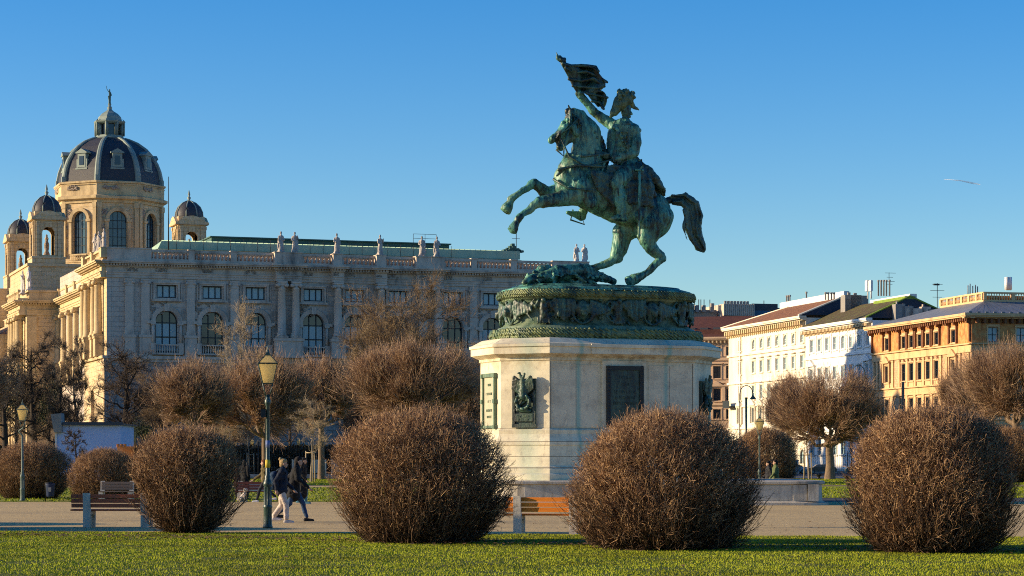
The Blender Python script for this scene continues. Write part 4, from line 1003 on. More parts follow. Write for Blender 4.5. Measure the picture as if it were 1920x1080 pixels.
T=chf('W'); b=MB(T); b.box(-.62,.62,.0,.05,2.98,5.0); wp=b.build('inscription_plaque',mat('pale_plaque',(.46,.42,.30),(.34,.34,.25),3,.8,.3,8,dirt=(.2,.26,.2),dscale=1),PD)
b=MB(T)
for x0,x1,z0,z1 in ((-.68,-.56,2.95,5.1),(.56,.68,2.95,5.1),(-.56,.56,4.95,5.1),(-.56,.56,2.95,3.06)): b.box(x0,x1,.0,.12,z0,z1)
for z in (3.0,4.0,5.0):
    for x in (-.65,.65): b.box(x-.08,x+.08,0,.16,z-.08,z+.08)
b.build('plaque_frame',M['bronzel'],wp); raised_text(wp,T,[(4.6,.3),(4.25,.7),(3.95,.3),(3.6,.6),(3.35,.5)],.05,M['bronzel'],.10)
for sd_ in ('L','R'):
    T=chf(sd_); b=MB(T); b.box(-.46,.46,0,.07,2.98,4.85); b.box(-.5,.5,.07,.13,2.96,3.1); b.box(-.38,.38,.07,.16,3.2,3.5)
    for x in (-.43,.43): b.box(x-.05,x+.05,.07,.14,3.1,4.8)
    rp_=b.build('relief_plaque',M['bronzed'],PD)
    def eagle(mb):
        rp=lambda u,o,z: T(u,o,z)
        cc=lambda a,ra,c,rc: capsule(mb,T(*a),ra,T(*c),rc,1.0,10,4)
        cc((0,.25,4.75),.10,(0,.2,4.15),.15); cc((0,.28,4.75),.07,(-.08,.32,5.05),.045); cc((-.08,.32,5.05),.05,(-.16,.38,5.04),.015); cc((.02,.28,4.8),.06,(.1,.3,5.03),.045); cc((.1,.3,5.03),.05,(.17,.34,5.0),.015)
        for sx in (-1,1):
            cc((sx*.08,.24,4.7),.07,(sx*.34,.26,4.92),.05)
            for k in range(6): cc((sx*(.12+.05*k),.26,4.75+.03*k),.045,(sx*(.16+.058*k),.22,4.25+.04*k),.028)
            cc((sx*.08,.22,4.2),.05,(sx*.15,.22,4.0),.04)
        # wreath
        for k in range(16):
            a=2*math.pi*k/16; a2=a+.5
            cc((.27*math.cos(a),.2,3.95+.27*math.sin(a)),.075,(.29*math.cos(a2),.24+.05*(k%2),3.95+.29*math.sin(a2)),.05)
        cc((-.25,.12,3.62),.07,(.25,.12,3.6),.07); cc((-.3,.12,3.7),.05,(.32,.14,4.2),.03)
    em=blob_mesh('eagle_and_wreath',eagle,M['bronzed'],.022,2,.015,7)
    put('eagle_and_wreath',em,rp_)
    raised_text(rp_,T,[(3.36,.6),(3.24,.5)],.16,M['bronzel'],.08)
# ---- bronze drum, lofted on rounded oblong outlines
def oval(A,B,z,n=2.9,N=72):
    out=[]
    for k in range(N):
        t=2*math.pi*k/N; ct,st=math.cos(t),math.sin(t)
        out.append((A*math.copysign(abs(ct)**(2/n),ct),B*math.copysign(abs(st)**(2/n),st),z))
    return out
DA,DB=3.72,1.95
bd=MB(); bd.loft([oval(DA+e,DB+e,z) for e,z in ((.62,6.22),(.62,6.34),(.54,6.37),(.54,6.44),(.40,6.46))],True,True)
bd.loft([oval(DA+e,DB+e,z) for e,z in ((.42,6.46),(.40,6.78),(.30,6.82),(.27,6.90),(.10,6.97),(.05,7.03),(.0,7.06),(.0,7.9),(.06,7.96),(.12,7.98),(.12,8.06),(.2,8.08))],True,True)
bd.build('drum',M['bronzel'],PD)
def rope(e,z,r,m,name,lump):
    b=MB(); rings=[]
    for j in range(9):
        w=-math.pi/2+math.pi*j/8; rings.append(oval(DA+e+r*math.cos(w)*.8,DB+e+r*math.cos(w)*.8,z+r*math.sin(w)))
    b.loft(rings,False,True)
    P=oval(DA+e,DB+e,z,2.9,150)
    for i,(x,y,_) in enumerate(P):
        x2,y2,_=P[(i+1)%len(P)]; d=Vector((x2-x,y2-y,0)).normalized(); nn=Vector((d.y,-d.x,0))
        for q in range(3):
            w=(-.9,0,.9)[q]+random.uniform(-.2,.2); c=Vector((x,y,z))+nn*(r*.75*math.cos(w))+Vector((0,0,r*.9*math.sin(w)))
            capsule(b,c-d*.05+Vector((0,0,.04)),lump,c+d*.06-Vector((0,0,.04))+nn*.03,lump*.7,1,6,2)
    b.build(name,m,PD)
rope(.42,6.62,.18,M['bronzet'],'laurel_torus',.058)
rope(.20,8.19,.13,M['bronzet'],'leaf_moulding',.035)
b=MB(); b.loft([oval(DA+e,DB+e,z) for e,z in ((.18,8.34),(.12,8.42),(-.15,8.5),(-.25,8.52),(-.3,8.58),(-.6,8.62))],True,True); b.build('drum_top',M['bronze'],PD)
# trophies of arms round the drum
def on_oval(s):      # s: 0..1 round the drum, starting at the left end and running across the front
    P=on_oval.P; L=on_oval.L; t=(s%1)*L[-1]
    i=int(np.searchsorted(L,t))-1; i=max(0,min(i,len(P)-2)); f=(t-L[i])/(L[i+1]-L[i]+1e-9)
    p=P[i]*(1-f)+P[i+1]*f; d=P[i+1]-P[i]; d=d/np.linalg.norm(d); return p,d
P0=np.array([p[:2] for p in oval(DA,DB,0,2.9,400)]); P0=np.roll(P0,-200,axis=0)     # start at -x, next -y (front)
P0=np.vstack([P0,P0[:1]]); on_oval.P=P0; on_oval.L=np.concatenate([[0],np.cumsum(np.linalg.norm(np.diff(P0,axis=0),axis=1))])
def trophies(mb):
    N=26
    for k in range(N):
        s=(k+.5)/N; p,d=on_oval(s); n=np.array([d[1],-d[0]])
        W=lambda u,o,z: (p[0]+d[0]*u*1.05+n[0]*o*1.5, p[1]+d[1]*u*1.05+n[1]*o*1.5, 7.5+(z-7.5)*1.28)
        cap=lambda a,ra,c,rc: capsule(mb,W(*a),ra,W(*c),rc,1,8,3)
        kind=k%4
        if kind==0:     # round-footed shield
            for q in range(9):
                a=math.pi*q/8; cap((.36*math.cos(a),.1,7.42-.3*math.sin(a)),.055,(.36*math.cos(a+.39) if q<8 else -.36,.1,7.42-.3*math.sin(min(a+.39,math.pi))),.055)
            cap((0,.0,7.62),.32,(0,.0,7.42),.28); cap((0,.2,7.5),.14,(0,.22,7.42),.1)
            for x in (-.33,.33): cap((x,.1,7.8),.06,(x,.1,7.42),.055)
        elif kind==1:   # crossed lances and flags
            cap((-.42,.06,7.85),.05,(.42,.12,7.2),.04); cap((.42,.05,7.85),.05,(-.42,.1,7.2),.04)
            for q in range(6): cap((-.35+.12*q,.08,7.8-.03*q),.07,(-.3+.13*q,.12,7.35+.03*q),.05)
        elif kind==2:   # cuirass
            cap((0,.06,7.7),.2,(0,.06,7.35),.17); cap((-.2,.1,7.78),.09,(-.28,.1,7.6),.06); cap((.2,.1,7.78),.09,(.28,.1,7.6),.06); cap((0,.16,7.84),.09,(0,.18,7.8),.09)
            for q in range(5): cap((-.2+.1*q,.1,7.3),.05,(-.22+.11*q,.12,7.12),.04)
        else:           # bundled standards hanging as drapery
            for q in range(7): cap((-.36+.12*q,.08+.04*(q%2),7.84),.075,(-.3+.1*q,.1+.05*(q%2),7.2+.06*abs(q-3)),.05)
        for q in range(7):
            u=random.uniform(-.45,.45); z=random.uniform(7.15,7.85); cap((u,.04,z),random.uniform(.04,.08),(u+random.uniform(-.12,.12),.09,z+random.uniform(-.12,.12)),.04)
put('trophy_frieze',blob_mesh('trophy_frieze',trophies,M['bronzed'],.035,1,.02,6),PD)
# ---- trampled arms, rock and flags in front of the hooves
CW=2.3476
def S(cx,cy,bq=0.0):
    """a point of the group: read off the photograph's crop, at depth bq in the monument's own frame"""
    px=920+cx/CW; py=80+cy/CW; a=PF.fx(px,bq); return (a,bq,PF.z(py,a,bq))
def S2(px,py,bq=0.0): a=PF.fx(px,bq); return (a,bq,PF.z(py,a,bq))
def heap(mb):
    c=lambda a,ra,q,rq,ys=1: capsule(mb,a,ra,q,rq,ys,10,4)
    zt=8.5
    c((-2.9,-.4,8.55),.25,(2.9,-.2,8.45),.16,1.0); c((-2.6,.3,8.5),.4,(-.4,.3,8.7),.42,1.2)
    p=S2(995,527,-.7); q=S2(1045,512,-.6); c(p,.17,q,.3); c(S2(1045,512,-.5),.32,S2(1098,508,-.2),.3); c(S2(1098,512,-.2),.33,S2(1150,527,.1),.12)
    c(S2(983,530,-.8),.1,S2(1000,520,-.7),.16); c(S2(1006,515,-.5),.14,S2(1014,502,-.4),.12); c(S2(1015,505,-.5),.12,S2(1026,500,-.4),.11); c(S2(1030,503,-.3),.12,S2(1040,508,-.2),.14)
    for k in range(24): x=random.uniform(985,1040); c(S2(x,524-random.uniform(0,22)*(1-abs(x-1018)/45),-.8+random.random()),.05,S2(x+random.uniform(-6,6),524-random.uniform(0,24)*(1-abs(x-1018)/45),-.6),.04)
    for k in range(7): t=k/6; c(S2(1044+3*k,502+.5*k,-.7),.035,S2(1052+9*k,513+2.2*k,-.95+.1*k),.03)     # cords
    for k in range(26): x=random.uniform(1000,1130); y=random.uniform(512,529); c(S2(x,y,-.95+random.random()*.5),.06,S2(x+random.uniform(-14,14),y+random.uniform(0,7),-1.0),.045)
    c(S2(1075,500,.2),.08,S2(1112,523,.5),.05); c(S2(1090,508,.5),.07,S2(1060,498,.6),.05)
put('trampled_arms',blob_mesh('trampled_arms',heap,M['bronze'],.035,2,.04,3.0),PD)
# ================================================================ horse and rider
ST=empty('equestrian_statue',(MC[0],MC[1],0),R(TH_M))
tag(ST,'green bronze statue of a rearing horse and its rider holding a flag aloft','statue')
U=1/111.5
def horse(mb):
    def c(a,ra,q,rq,ys=.85,ba=0,bq=None):
        bq=ba if bq is None else bq; capsule(mb,S(*a,ba),ra*U,S(*q,bq),rq*U,ys,18,6)
    # trunk
    c((352,600),78,(430,640),98,.82); c((430,640),98,(560,690),108,.80); c((560,690),108,(700,745),94,.82); c((712,762),90,(722,780),82,.9)
    c((360,570),72,(330,640),52,.9); c((690,800),62,(735,770),70,1.0,-.22)
    # neck and crest
    c((405,590),92,(425,490),78,.62); c((425,490),78,(428,400),62,.52); c((428,400),62,(392,340),42,.5); c((392,330),36,(362,312),26,.6)
    c((450,560),70,(470,480),45,.5); c((340,500),18,(320,560),30,.8)
    # head
    c((372,345),42,(322,390),33,.62); c((322,390),33,(288,418),21,.65); c((288,415),20,(268,428),17,.8); c((375,392),36,(345,420),24,.55)
    c((340,425),18,(298,440),12,.7); c((300,458),11,(310,466),10,.9); c((345,430),14,(306,462),10,.6)
    for bb in (-.12,.14): c((358,312),12,(342,276),4,.6,bb)
    c((378,308),11,(372,290),4,.5,-.12)
    c((340,340),10,(352,338),9,1,-.22); c((338,360),9,(300,405),7,1,-.2)
    # forelegs
    c((330,650),52,(262,664),30,.8,.30,.42); c((262,664),30,(232,655),26,.85,.42); c((232,652),25,(190,618),21,.9,.42,.45); c((190,618),21,(172,626),18,.9,.45); c((176,628),17,(112,672),13,.9,.45); c((112,672),15,(90,688),17,.9,.45); c((90,690),15,(80,712),17,.9,.45); c((78,715),19,(70,728),23,.9,.45)
    c((392,640),70,(372,668),50,.75,-.35); c((372,672),48,(300,690),33,.8,-.38,-.45); c((300,690),33,(212,704),25,.85,-.45,-.48); c((212,704),26,(190,718),20,.9,-.48); c((190,720),18,(135,762),14,.9,-.48); c((135,764),15,(118,778),18,.9,-.48); c((118,780),15,(108,798),17,.9,-.48); c((106,802),19,(98,818),24,.9,-.48)
    # far hind leg, planted left
    c((640,780),75,(585,832),54,.8,.25,.35); c((585,830),52,(568,900),36,.8,.35); c((568,898),36,(552,945),28,.8,.35); c((556,948),27,(530,965),21,.85,.35); c((530,966),21,(452,994),15,.9,.35); c((452,994),17,(420,1000),19,.9,.35); c((418,1002),18,(402,1016),22,1,.35); c((402,1016),22,(392,1022),16,1,.35)
    # near hind leg
    c((715,800),74,(690,862),44,.75,-.35,-.42); c((688,862),42,(705,905),31,.8,-.42); c((705,905),31,(748,938),23,.85,-.42); c((748,938),22,(756,948),20,.85,-.42); c((752,950),20,(688,1012),14,.9,-.42); c((688,1012),16,(662,1028),19,.9,-.42); c((660,1028),18,(636,1038),24,1,-.42); c((632,1040),25,(616,1050),20,1,-.42)
    c((650,830),26,(655,862),10,.8,-.05)
    # muscle, cheek, eye, nostril, veins and knees
    for bb in (-.27,.27): c((366,372),20,(380,398),16,.5,bb*.8); c((322,368),6,(330,362),5,1,bb*.75); c((272,424),6,(268,418),5,1,bb*.45)
    c((318,352),7,(300,392),6,.8,-.12); c((400,620),40,(372,560),26,.5,-.52); c((440,700),30,(400,640),34,.5,-.62); c((735,745),34,(700,800),34,.6,-.6); c((655,760),30,(690,720),30,.5,-.6)
    c((205,700),17,(196,716),14,1,-.5); c((186,616),15,(176,624),13,1,.45); c((752,938),14,(764,946),10,1,-.42); c((546,938),14,(558,950),12,1,.35)
    for k in range(5): c((455+22*k,470+30*k),7,(440+26*k,520+24*k),5,.6,-.40-.05*k)
    def hoof(p,q,bq,r0,r1):
        P=Vector(S(*p,bq)); Q=Vector(S(*q,bq)); t=(Q-P).normalized(); a=t.cross(Vector((0,1,0))).normalized(); b_=Vector((0,1,0))
        mb.loft([[tuple(P+(a*math.cos(w)*r0*U+b_*math.sin(w)*r0*U*.85)) for w in [j*math.pi/7 for j in range(14)]],[tuple(Q+(a*math.cos(w)*r1*U+b_*math.sin(w)*r1*U*.85)) for w in [j*math.pi/7 for j in range(14)]]],True)
    hoof((82,712),(64,742),.45,17,25); hoof((108,797),(92,830),-.48,17,26); hoof((640,1034),(606,1056),-.42,18,28); hoof((420,1006),(388,1024),.35,16,25)
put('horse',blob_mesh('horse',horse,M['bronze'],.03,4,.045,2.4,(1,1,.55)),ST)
hz_=None
def mane(mb):
    P=[(352,296),(392,318),(432,340),(470,380),(494,430),(508,475),(515,520)]
    for i in range(len(P)-1):
        for k in range(6):
            t=random.random(); x=P[i][0]+(P[i+1][0]-P[i][0])*t; y=P[i][1]+(P[i+1][1]-P[i][1])*t
            capsule(mb,S(x-4,y,.0+.05*k-.1),11*U,S(x+random.uniform(-14,6),y+random.uniform(20,42),.12-.08*k),6*U,.8,8,3)
    for i in range(len(P)-1): capsule(mb,S(P[i][0]-10,P[i][1]+8),17*U,S(P[i+1][0]-10,P[i+1][1]+8),17*U,.6,10,4)
    for k in range(5): capsule(mb,S(352,300,-.05*k),9*U,S(330+5*k,330+6*k,-.1*k),5*U,.8,8,3)
put('mane',blob_mesh('mane',mane,M['bronzed'],.032,2,.03,5),ST)
def tail(mb):
    C=[(762,700),(800,690),(845,692),(878,720),(888,765),(886,810),(898,855),(920,900),(940,922)]
    Wd=[20,24,30,36,40,38,32,20,6]
    for i in range(len(C)-1): capsule(mb,S(*C[i]),Wd[i]*.72*U,S(*C[i+1]),Wd[i+1]*.72*U,.8,12,4)
    for k in range(44):
        off=random.uniform(-1,1); bb=random.uniform(-.25,.25); pts=[]
        e=random.choice((6,7,8)); s0=random.choice((1,2,3))
        for i in range(s0,e+1):
            a=C[max(0,i-1)]; q=C[min(len(C)-1,i+1)]; dx,dy=q[0]-a[0],q[1]-a[1]; l=math.hypot(dx,dy)
            w=Wd[i]*off+random.uniform(-3,3)+6*math.sin(i*1.3+k); pts.append(S(C[i][0]-dy/l*w,C[i][1]+dx/l*w,bb))
        for i in range(len(pts)-1): capsule(mb,pts[i],6*U,pts[i+1],(6 if i<len(pts)-2 else 2)*U,1,7,2)
put('tail',blob_mesh('tail',tail,M['bronzed'],.03,1,.02,6),ST)
# rider
def rider(mb):
    def c(a,ra,q,rq,ys=.8,ba=0,bq=None):
        bq=ba if bq is None else bq; ra*=1.05; rq*=1.05; capsule(mb,S(*a,ba),ra*U,S(*q,bq),rq*U,ys,16,6)
    c((585,385),52,(588,440),56,.85); c((588,440),56,(592,500),52,.85); c((592,500),52,(600,560),58,.95); c((545,370),26,(628,382),28,.9,.05,-.1)
    c((540,400),26,(534,500),24,.9); 
    c((588,360),17,(590,335),14,1.0); c((595,312),21,(592,288),25,.95); c((603,322),11,(600,331),9,.9,-.08); c((615,306),4,(619,314),5,1,-.14); c((608,324),4,(613,325),4,1,-.16)          # neck, head
    c((606,322),6,(612,326),5,1,-.1,-.16); c((598,338),9,(596,344),8,1,-.14)
    for k in range(6): c((556+3*k,352-2*k),9,(540+4*k,372+2*k),7,.8,-.22-.02*k)
    c((566,350),11,(612,352),11,1,-.12); c((574,340),9,(606,343),9,1,-.14)
    for sx,sy,bb in ((548,372,.1),(640,386,-.36)):
        c((sx-12,sy-2),12,(sx+12,sy),12,.9,bb)
        for k in range(5): c((sx-14+7*k,sy+4),4,(sx-15+7*k,sy+20),3,1,bb-.1)
    for k in range(6): c((578+1.5*k,392+20*k),4,(580+1.5*k,394+20*k),4,1,-.50); c((600,392+20*k),4,(601,394+20*k),4,1,-.50)
    c((556,380),7,(630,500),7,.6,-.44,-.46); c((548,520),12,(640,524),12,.8,-.42); c((575,498),15,(590,500),15,1,-.45)
    c((545,618),26,(560,632),27,.9,-.76); c((576,752),14,(604,784),4,1,-.8); c((588,772),12,(590,786),9,1,-.8)
    # raised far arm
    c((550,372),27,(505,342),23,.9,.15,.3); c((505,342),23,(462,312),19,.9,.3,.35); c((462,312),19,(425,268),16,.9,.35); c((425,268),17,(396,234),14,.9,.35); c((394,232),14,(384,222),12,1,.35)
    for k in range(4): c((380+5*k,218+5*k),5,(392+5*k,214+6*k),4.5,1,.28)
    c((398,240),5,(386,246),4,1,.25)
    # near arm with reins
    c((632,388),27,(640,440),24,.9,-.3,-.42); c((640,440),24,(634,486),21,.9,-.42,-.45); c((632,488),21,(575,508),16,.9,-.45,-.45); c((575,508),14,(552,514),13,1,-.45)
    for k in range(4): c((546,504+6*k),5,(534,506+6*k),4.5,1,-.42)
    # near thigh and boot
    c((618,560),48,(560,606),36,.8,-.35,-.75); c((560,606),34,(548,628),30,.85,-.75); c((552,630),28,(566,690),26,.85,-.78); c((566,690),27,(578,752),18,.85,-.8); c((578,752),19,(582,778),14,.9,-.8); c((576,768),15,(538,772),10,.9,-.8)
    # far leg below the belly
    c((430,690),20,(400,760),19,.9,.7,.75); c((400,765),18,(340,748),9,.9,.75)
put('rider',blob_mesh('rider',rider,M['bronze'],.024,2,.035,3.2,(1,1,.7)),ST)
def coat(mb):
    def c(a,ra,q,rq,ys=.5,ba=0,bq=None):
        bq=ba if bq is None else bq; capsule(mb,S(*a,ba),ra*U,S(*q,bq),rq*U,ys,12,5)
    for k in range(9):
        bb=-.5+.12*k
        c((628,520+5*k),24,(700,575+8*k),26,.6,bb*.6,bb); c((700,575+8*k),26,(752,628+5*k),14,.6,bb)
        c((752,628+5*k),13,(764,640+4*k),7,.6,bb)
    for k in range(6): c((600+12*k,560),16,(610+22*k,650+4*k),14,.6,-.7+.02*k)
    c((640,560),40,(690,640),36,.8,-.5); c((560,380),8,(545,500),9,.7,-.42,-.45); c((610,378),9,(602,500),8,.7,-.5,-.5)
    c((548,352),12,(572,372),12,.9,-.2); c((604,356),12,(582,376),10,.9,-.3)
    for x in (536,550,562): c((x,500),7,(x+6,524),6,1,-.5)
    c((612,380),12,(640,384),15,.8,-.32); c((590,535),52,(606,545),48,.95,-.02)
put('coat',blob_mesh('coat',coat,M['bronzed'],.032,2,.05,3.0),ST)
def cloth(mb):
    def c(a,ra,q,rq,ys=.4,ba=-.66,bq=None):
        bq=ba if bq is None else bq; capsule(mb,S(*a,ba),ra*U,S(*q,bq),rq*U,ys,12,5)
    for k in range(6): c((455+18*k,575+4*k),17,(475+14*k,640+14*k),14,.5,-.74)
    for k in range(5): c((600+24*k,620),18,(612+24*k,700+3*k),15,.5,-.76)
    c((400,500),6,(520,490),8,1,-.42,-.4); c((380,540),6,(500,545),6,1,-.68,-.7); c((440,470),9,(510,500),14,.8,-.35)
    c((300,560),7,(380,540),7,1,-.45,-.68); c((290,585),6,(330,552),6,1,-.4,-.5)
    for k in range(10): c((520+10*k,545),9,(515+10*k,575),8,.8,-.62)
put('saddle_cloth',blob_mesh('saddle_cloth',cloth,M['bronzed'],.03,1,.03,5),ST)
def tack(mb):
    mb.tube([S(344,385,-.25),S(322,450,-.2),S(322,500,-.15),S(288,470,-.1)],.04,6)
    mb.tube([S(300,410,-.2),S(325,455,-.25),S(345,500,-.42),S(420,545,-.62),S(545,512,-.48)],.035,6)
    mb.tube([S(300,408,-.2),S(340,380,-.3),S(385,330,-.26)],.035,6); mb.tube([S(288,420,-.18),S(312,395,-.24),S(300,440,-.2)],.03,6); mb.tube([S(372,410,-.25),S(392,340,-.28),S(350,300,-.2)],.03,6)
    mb.tube([S(275,600,-.2),S(340,640,-.62),S(450,650,-.85)],.05,6); mb.tube([S(570,760,-.9),S(548,784,-.9),S(596,786,-.9),S(580,750,-.9)],.04,6)
    mb.tube([S(362,735,.8),S(352,780,.8),S(412,800,.8),S(395,740,.8)],.04,6)
b=MB(); tack(b); b.build('reins_and_tack',M['bronzed'],ST)
b=MB(); b.tube([S(655,560,-.85),S(654,640,-1.0),S(652,840,-1.0),S(652,866,-1.0)],[.05,.055,.045,.03],8); b.tube([S(636,560,-.85),S(674,562,-.9)],.04,6)
b.tube([S(655,560,-.85),S(672,540,-.8),S(664,515,-.75),S(648,520,-.75)],.04,6); b.lathe([(.03,-.1),(.09,0),(.03,.1)],8,S(652,850,-1.0)); b.build('sabre',M['bronze'],ST)
def hat(mb):
    def c(a,ra,q,rq,ys=.6,ba=0,bq=None):
        bq=ba if bq is None else bq; capsule(mb,S(*a,ba),ra*U,S(*q,bq),rq*U,ys,12,5)
    c((580,270),29,(596,248),33,1.0,-.02); c((568,262),30,(545,305),20,.7); c((548,300),20,(529,325),8,.7); c((612,265),20,(634,285),9,.6); c((634,285),9,(652,295),4,.6); c((600,250),26,(570,252),26,.7)
    for k in range(60):
        x=random.gauss(597,22); y=random.gauss(234,13)
        y=max(y,212); x=min(max(x,562),632)
        c((x,y),8,(x+random.uniform(-9,9),y-random.uniform(0,9)),5,1,random.uniform(-.25,.25))
put('plumed_hat',blob_mesh('plumed_hat',hat,M['bronzet'],.026,1,.02,6),ST)
# flag
b=MB(); b.tube([S(288,42,.3),S(300,68,.3)],[.01,.06],6); b.tube([S(298,62,.3),S(385,222,.35),S(402,252,.35)],.05,8); b.lathe([(.02,-.12),(.09,0),(.02,.12)],8,S(303,72,.3)); b.build('flag_pole',M['bronzed'],ST)
def cloth_sheet(rows, K, wave, thick, ph=0.0):
    """a sheet between a hoist edge and a fly edge, thrown into folds, with real thickness"""
    n=len(rows); V=[]; Fc=[]
    for i,(A,B) in enumerate(rows):
        for j in range(K+1):
            t=j/K; sag=6*math.sin(math.pi*t)*(1 if i<3 else -.4)
            bb=.30+wave*(math.sin(t*8.5+i*.85+ph)*t**.5+.45*math.sin(t*15+i*1.7+ph)*t+.25*math.sin(i*2.0+ph))
            jx=1.5*math.sin(i*4.1+j*2.3)*t+4*math.sin(i*2.7)*t; V.append(S(A[0]+(B[0]-A[0])*t+jx, A[1]+(B[1]-A[1])*t+sag+3.5*math.sin(t*9+i*1.3)+2*math.sin(j*2.9+i), bb))
    for i in range(n-1):
        for j in range(K): a=i*(K+1)+j; Fc.append((a,a+1,a+K+2,a+K+1))
    me=bpy.data.meshes.new('flag'); me.from_pydata(V,[],Fc); o=put('tmp',me)
    q=o.modifiers.new('s','SOLIDIFY'); q.thickness=thick; q.offset=0; q=o.modifiers.new('b','SUBSURF'); q.levels=2
    out=bpy.data.meshes.new_from_object(o.evaluated_get(bpy.context.evaluated_depsgraph_get())); bpy.data.objects.remove(o)
    out.polygons.foreach_set('use_smooth',np.ones(len(out.polygons),dtype=bool)); out.materials.clear(); out.materials.append(M['bronzed']); return out
fl_=put('flag',cloth_sheet([((300,62),(322,84)),((306,80),(372,110)),((313,98),(464,105)),((326,126),(472,136)),((340,156),(514,170)),((356,186),(500,194)),((372,208),(484,212)),((388,226),(452,228))],22,.27,.07),ST)
put('flag_fold',cloth_sheet([((418,208),(482,206)),((428,228),(500,222)),((440,246),(517,241)),((452,262),(508,266)),((464,278),(495,294))],10,.22,.07,1.3),fl_)
def knot(mb):
    for k in range(16): capsule(mb,S(298+random.uniform(-6,10),66+random.uniform(-6,12),.3),.06,S(316+random.uniform(-6,16),74+random.uniform(-6,14),.3+random.uniform(-.1,.1)),.05,1,7,2)
def ridges(mb):
    for (P,r0) in (([(318,92),(345,104),(400,100),(462,106),(474,126)],9),([(330,112),(360,132),(420,128),(476,150),(512,174)],8),([(345,160),(400,168),(450,158),(500,192)],9),([(362,190),(410,196),(470,200)],8),([(392,222),(430,216),(486,214)],7),([(424,224),(470,232),(514,242)],7),([(446,258),(480,262),(498,292)],7)):
        for i in range(len(P)-1): capsule(mb,S(*P[i],.05+.2*(i%2)),r0*U*.9,S(*P[i+1],.05+.2*((i+1)%2)),r0*U*.9,1,8,3)
put('flag_crease',blob_mesh('flag_crease',ridges,M['bronzed'],.028,3,.015,3),fl_)
put('flag_ribbon',blob_mesh('flag_ribbon',knot,M['bronzed'],.03,1),fl_)
# ---- the low stone platform round the monument
M['plat']=mat('platform_stone',(.56,.50,.40),(.38,.33,.26),1.1,.9,.4,14,.02,dirt=(.13,.11,.08),dscale=1.6)
PLF=Frame(3.4,93,0)
b=MB()
xl,xr_,yf,yb=XP(930,87.6),XP(1548,87.6),87.6,99.5
def rrect(e,z):
    x0,x1,y0,y1=xl-e,xr_+e,yf-e,yb+e; r=1.1; out=[]
    for cx,cy,a0 in ((x0+r,y0+r,math.pi),(x1-r,y0+r,1.5*math.pi),(x1-r,y1-r,0),(x0+r,y1-r,.5*math.pi)):
        for k in range(7): a=a0+k*math.pi/12; out.append((cx+r*math.cos(a),cy+r*math.sin(a),z))
    return out
b.loft([rrect(e,z) for e,z in ((.25,0),(.25,.1),(.1,.12),(.02,.18),(0,.78),(.06,.8),(.1,.82),(.1,.9),(.04,.93))])
PLo=empty('platform_wall',(0,0,0)); tag(PLo,'low grey stone platform wall with a capped edge round the foot of the pedestal','wall')
b.build('wall',M['plat'],PLo)
b=MB()
for px in (1402,1449,1497,1530): x=XP(px,87.5); b.box(x-.015,x+.015,yf-.012,yf+.1,.15,.8)
x=XP(1488,87.5); 
b.box(x,XP(1513,87.5),yf-.05,yf+.1,.18,.78); b.box(XP(1515,87.5),XP(1535,87.5),yf-.09,yf+.1,.16,.8)
b.box(XP(1405,87.5),XP(1483,87.5),yf-.03,yf+.1,.2,.74)
b.build('panel',M['plat'],PLo)
# ================================================================ figures on the museum's roofline
M['statue']=mat('weathered_statue_stone',(.52,.46,.40),(.38,.33,.29),1.5,.85,.4,6,dirt=(.2,.17,.15),dscale=1)
M['statuew']=mat('white_statue_stone',(.66,.60,.54),(.5,.45,.4),1.5,.85,.4,6)
def figure(variant):
    def f(mb):
        r=random.Random(variant)
        c=lambda a,ra,q,rq,ys=.85: capsule(mb,a,ra,q,rq,ys,10,4)
        mb.box(-.42,.42,-.35,.35,0,.16)
        c((-.05,0,.2),.36,(0,0,1.3),.27); c((.1,0,.2),.33,(.05,0,1.2),.26); c((0,0,1.3),.26,(0,0,1.95),.30); c((-.22,0,2.0),.14,(.22,0,2.0),.14)
        c((0,0,2.1),.1,(0,-.02,2.3),.1); c((0,-.03,2.42),.15,(0,-.02,2.52),.14)
        s=1 if variant%2 else -1
        c((s*.3,0,2.0),.11,(s*.42,-.08,1.55),.1); c((s*.42,-.08,1.55),.1,(s*.15,-.3,1.5),.08)
        if variant==2: c((-s*.3,0,2.0),.11,(-s*.45,-.1,1.7),.09); c((-s*.45,-.1,1.7),.09,(-s*.3,-.3,2.1),.08)
        else: c((-s*.3,0,2.0),.11,(-s*.4,-.05,1.5),.1); c((-s*.4,-.05,1.5),.1,(-s*.35,-.2,1.15),.09)
        for k in range(7): a=k*.9; c((.3*math.cos(a),.24*math.sin(a),.2),.09,(.22*math.cos(a+.5),.2*math.sin(a+.5),1.6),.05)
        c((-.3*s,.05,1.9),.1,(-.38*s,.1,.5),.13)
    return blob_mesh('roof_statue',f,M['statue'],.05,1,.04,3)
FG=[figure(k) for k in range(3)]; FGw=[]
for k in range(3):
    mm=FG[k].copy(); mm.materials.clear(); mm.materials.append(M['statuew']); FGw.append(mm)
def roof_statue(u,v,z,var,sc,label,white=False,rz=0,group='stone figures on the museum roofline'):
    x,y=MFR.world(u,v); o=put('roof_statue',(FGw if white else FG)[var],None,(x,y,z),(0,0,MFR.a+rz)); o.scale=(sc,)*3
    tag(o,label,'statue',group); return o
roof_statue(COLS[0],-.5,28.42,1,1.0,'stone figure on the museum roofline, leftmost of the front row over the paired columns',rz=.3)
roof_statue(COLS[1],-.5,28.42,2,1.0,'stone figure on the museum roofline, second from the left in the front row',rz=-.2)
roof_statue(COLS[2],-.4,28.42,0,1.0,'stone figure on the museum roofline standing alone above the third column',rz=.1)
roof_statue(COLS[3],-.4,28.42,2,1.0,'stone figure on the museum roofline with its elbows out, alone above the fourth column',rz=.4)
